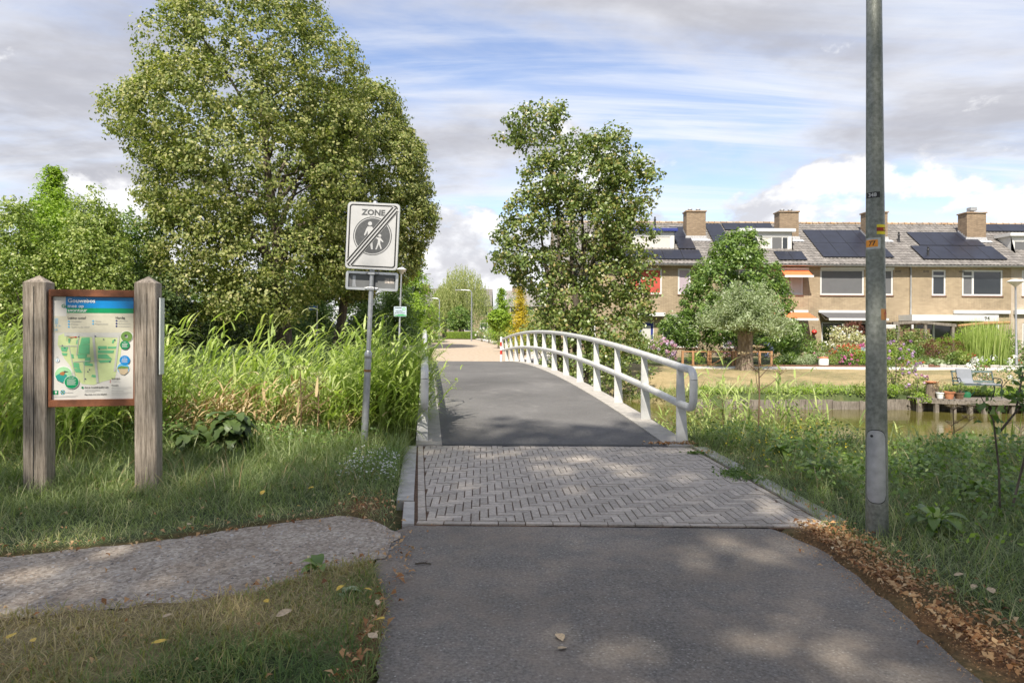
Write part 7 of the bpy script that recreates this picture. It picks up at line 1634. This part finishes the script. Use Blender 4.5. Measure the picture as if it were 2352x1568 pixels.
rosette('hogweed', 'large dark leaved hogweed in front of the reeds', 'plant', wx(535, 8.3), 8.3, 0, 80, .24, .15, 'dark', 703, (.1, .9), .9, lobes=True, h=.45)
rosette('hogweed', 'dark hogweed leaves left of the larger clump', 'plant', wx(440, 8.2), 8.2, 0, 36, .22, .14, 'dark', 704, (.1, .9), .9, lobes=True, h=.35)
rosette('dock_plant', 'low leafy dock beside the lamp post foot', 'plant', wx(1890, 7.1), 7.1, .02, 16, .20, .09, 'mid', 705, (.3, 1.1), .9, h=.1)
for k, (px, Y, lb) in enumerate(((2110, 7.6, 'leafy dock among the long grass behind the lamp post'), (1800, 8.2, 'leafy dock between the paving kerb and the canal bank'), (2230, 6.3, 'leafy dock beside the thin young shrub'), (2150, 5.2, 'leafy dock in the long grass next to the leaf litter'))):
    rosette('dock_plant', lb, 'plant', wx(px, Y), Y, .02, 18, .19, .085, 'mid', 750 + k, (.3, 1.2), .9, h=.14)
rosette('dandelion', 'grey-green dandelion at the foot of the lamp post', 'plant', wx(2005, 4.95), 4.95, .02, 8, .13, .03, 'pollard', 706, (.3, 1.0), .8, lobes=True)
# twiggy young shrub at the right edge
def sapling():
    Y = 5.6; X = wx(2300, Y); rng = np.random.default_rng(9); root = thing('sapling', 'thin young shrub with a few dark leaves in the verge behind the lamp post', 'sapling', (X, Y, 0)); b = MB()
    br = [[(0, 0, -.05), (.0, .02, .45), (-.06, .0, .85), (-.18, -.02, 1.05)], [(0, .02, .75), (.12, 0, .92), (.18, 0, 1.25)], [(.10, 0, .15), (.25, .02, .7), (.22, 0, 1.0), (.05, 0, 1.1)]]
    P = []
    for q in br:
        b.tube(q, [.010, .008, .006, .003][:len(q)], 6); q = np.array(q); 
        for i in range(34 if q is not None else 0): u = rng.uniform(.55, 1) * (len(q) - 1); k = min(int(u), len(q) - 2); P.append(q[k] + (q[k + 1] - q[k]) * (u - k) + rng.normal(0, .045, 3))
    b.build('stems', M['bark'], root, smooth=True); P = np.array(P); V, Fq = leaf_quads(P, np.tile([0, -.5, .5], (len(P), 1)), .075, .55, rng, spread=.6); npmesh('leaves', V, Fq, G['mid'], root, attrs={'tint': np.repeat(np.clip(rng.normal(.35, .2, len(P)), 0, 1), 4)})
sapling()
# dead umbellifer stalks on the right bank
def umbel(X, Y, z, h, seed, label, mat='straw', head='straw'):
    rng = np.random.default_rng(seed); root = thing('cow_parsley', label, 'plant', (X, Y, z), group=label); b = MB(); tops = []
    b.tube([(0, 0, -.05), (.02, 0, h * .5), (0, 0, h)], [.012, .010, .006], 6); tops.append((0, 0, h))
    for k in range(4):
        t = rng.uniform(.45, .85); a = rng.uniform(-.6, 3.7); L = h * rng.uniform(.25, .4); e = (L * math.cos(a) * .8, L * math.sin(a) * .4, h * t + L * .6); b.tube([(.01, 0, h * t), (e[0] * .6, e[1] * .6, h * t + L * .28), e], [.007, .005, .003], 5); tops.append(e)
    P = []
    for tp in tops:
        for i in range(12): a = 6.28 * i / 12; q = (tp[0] + .07 * math.cos(a), tp[1] + .07 * math.sin(a), tp[2] + .06); b.tube([tp, q], [.002, .0012], 4); P.append(q)
    b.build('stalk', M['wood_brown'] if mat == 'straw' else M['bark'], root); P = np.repeat(np.array(P), 5, 0) + rng.normal(0, .012, (len(P) * 5, 3)); V, Fq = leaf_quads(P, np.tile([0, 0, 1.], (len(P), 1)), .02, .8, rng); npmesh('umbel_heads', V, Fq, G[head], root, kind='stuff', attrs={'tint': np.repeat(rng.random(len(P)), 4)})
for k, (px, Y, h) in enumerate(((1742, 9.8, 1.25), (1980, 10.6, .95), (2060, 10.4, .9), (2190, 9.5, .85), (1660, 10.8, .9), (2120, 10.8, .8))): X = wx(px, Y); umbel(X, Y, float(gz(X, Y)), h, 720 + k, 'dry brown branching umbellifer stalk on the bank opposite the houses')
for k, (px, Y, h) in enumerate(((690, 9.0, 1.0), (730, 9.2, .9))): X = wx(px, Y); umbel(X, Y, 0, h, 730 + k, 'hogweed flower stalk with pale heads above the dark leaves', 'straw', 'cream')
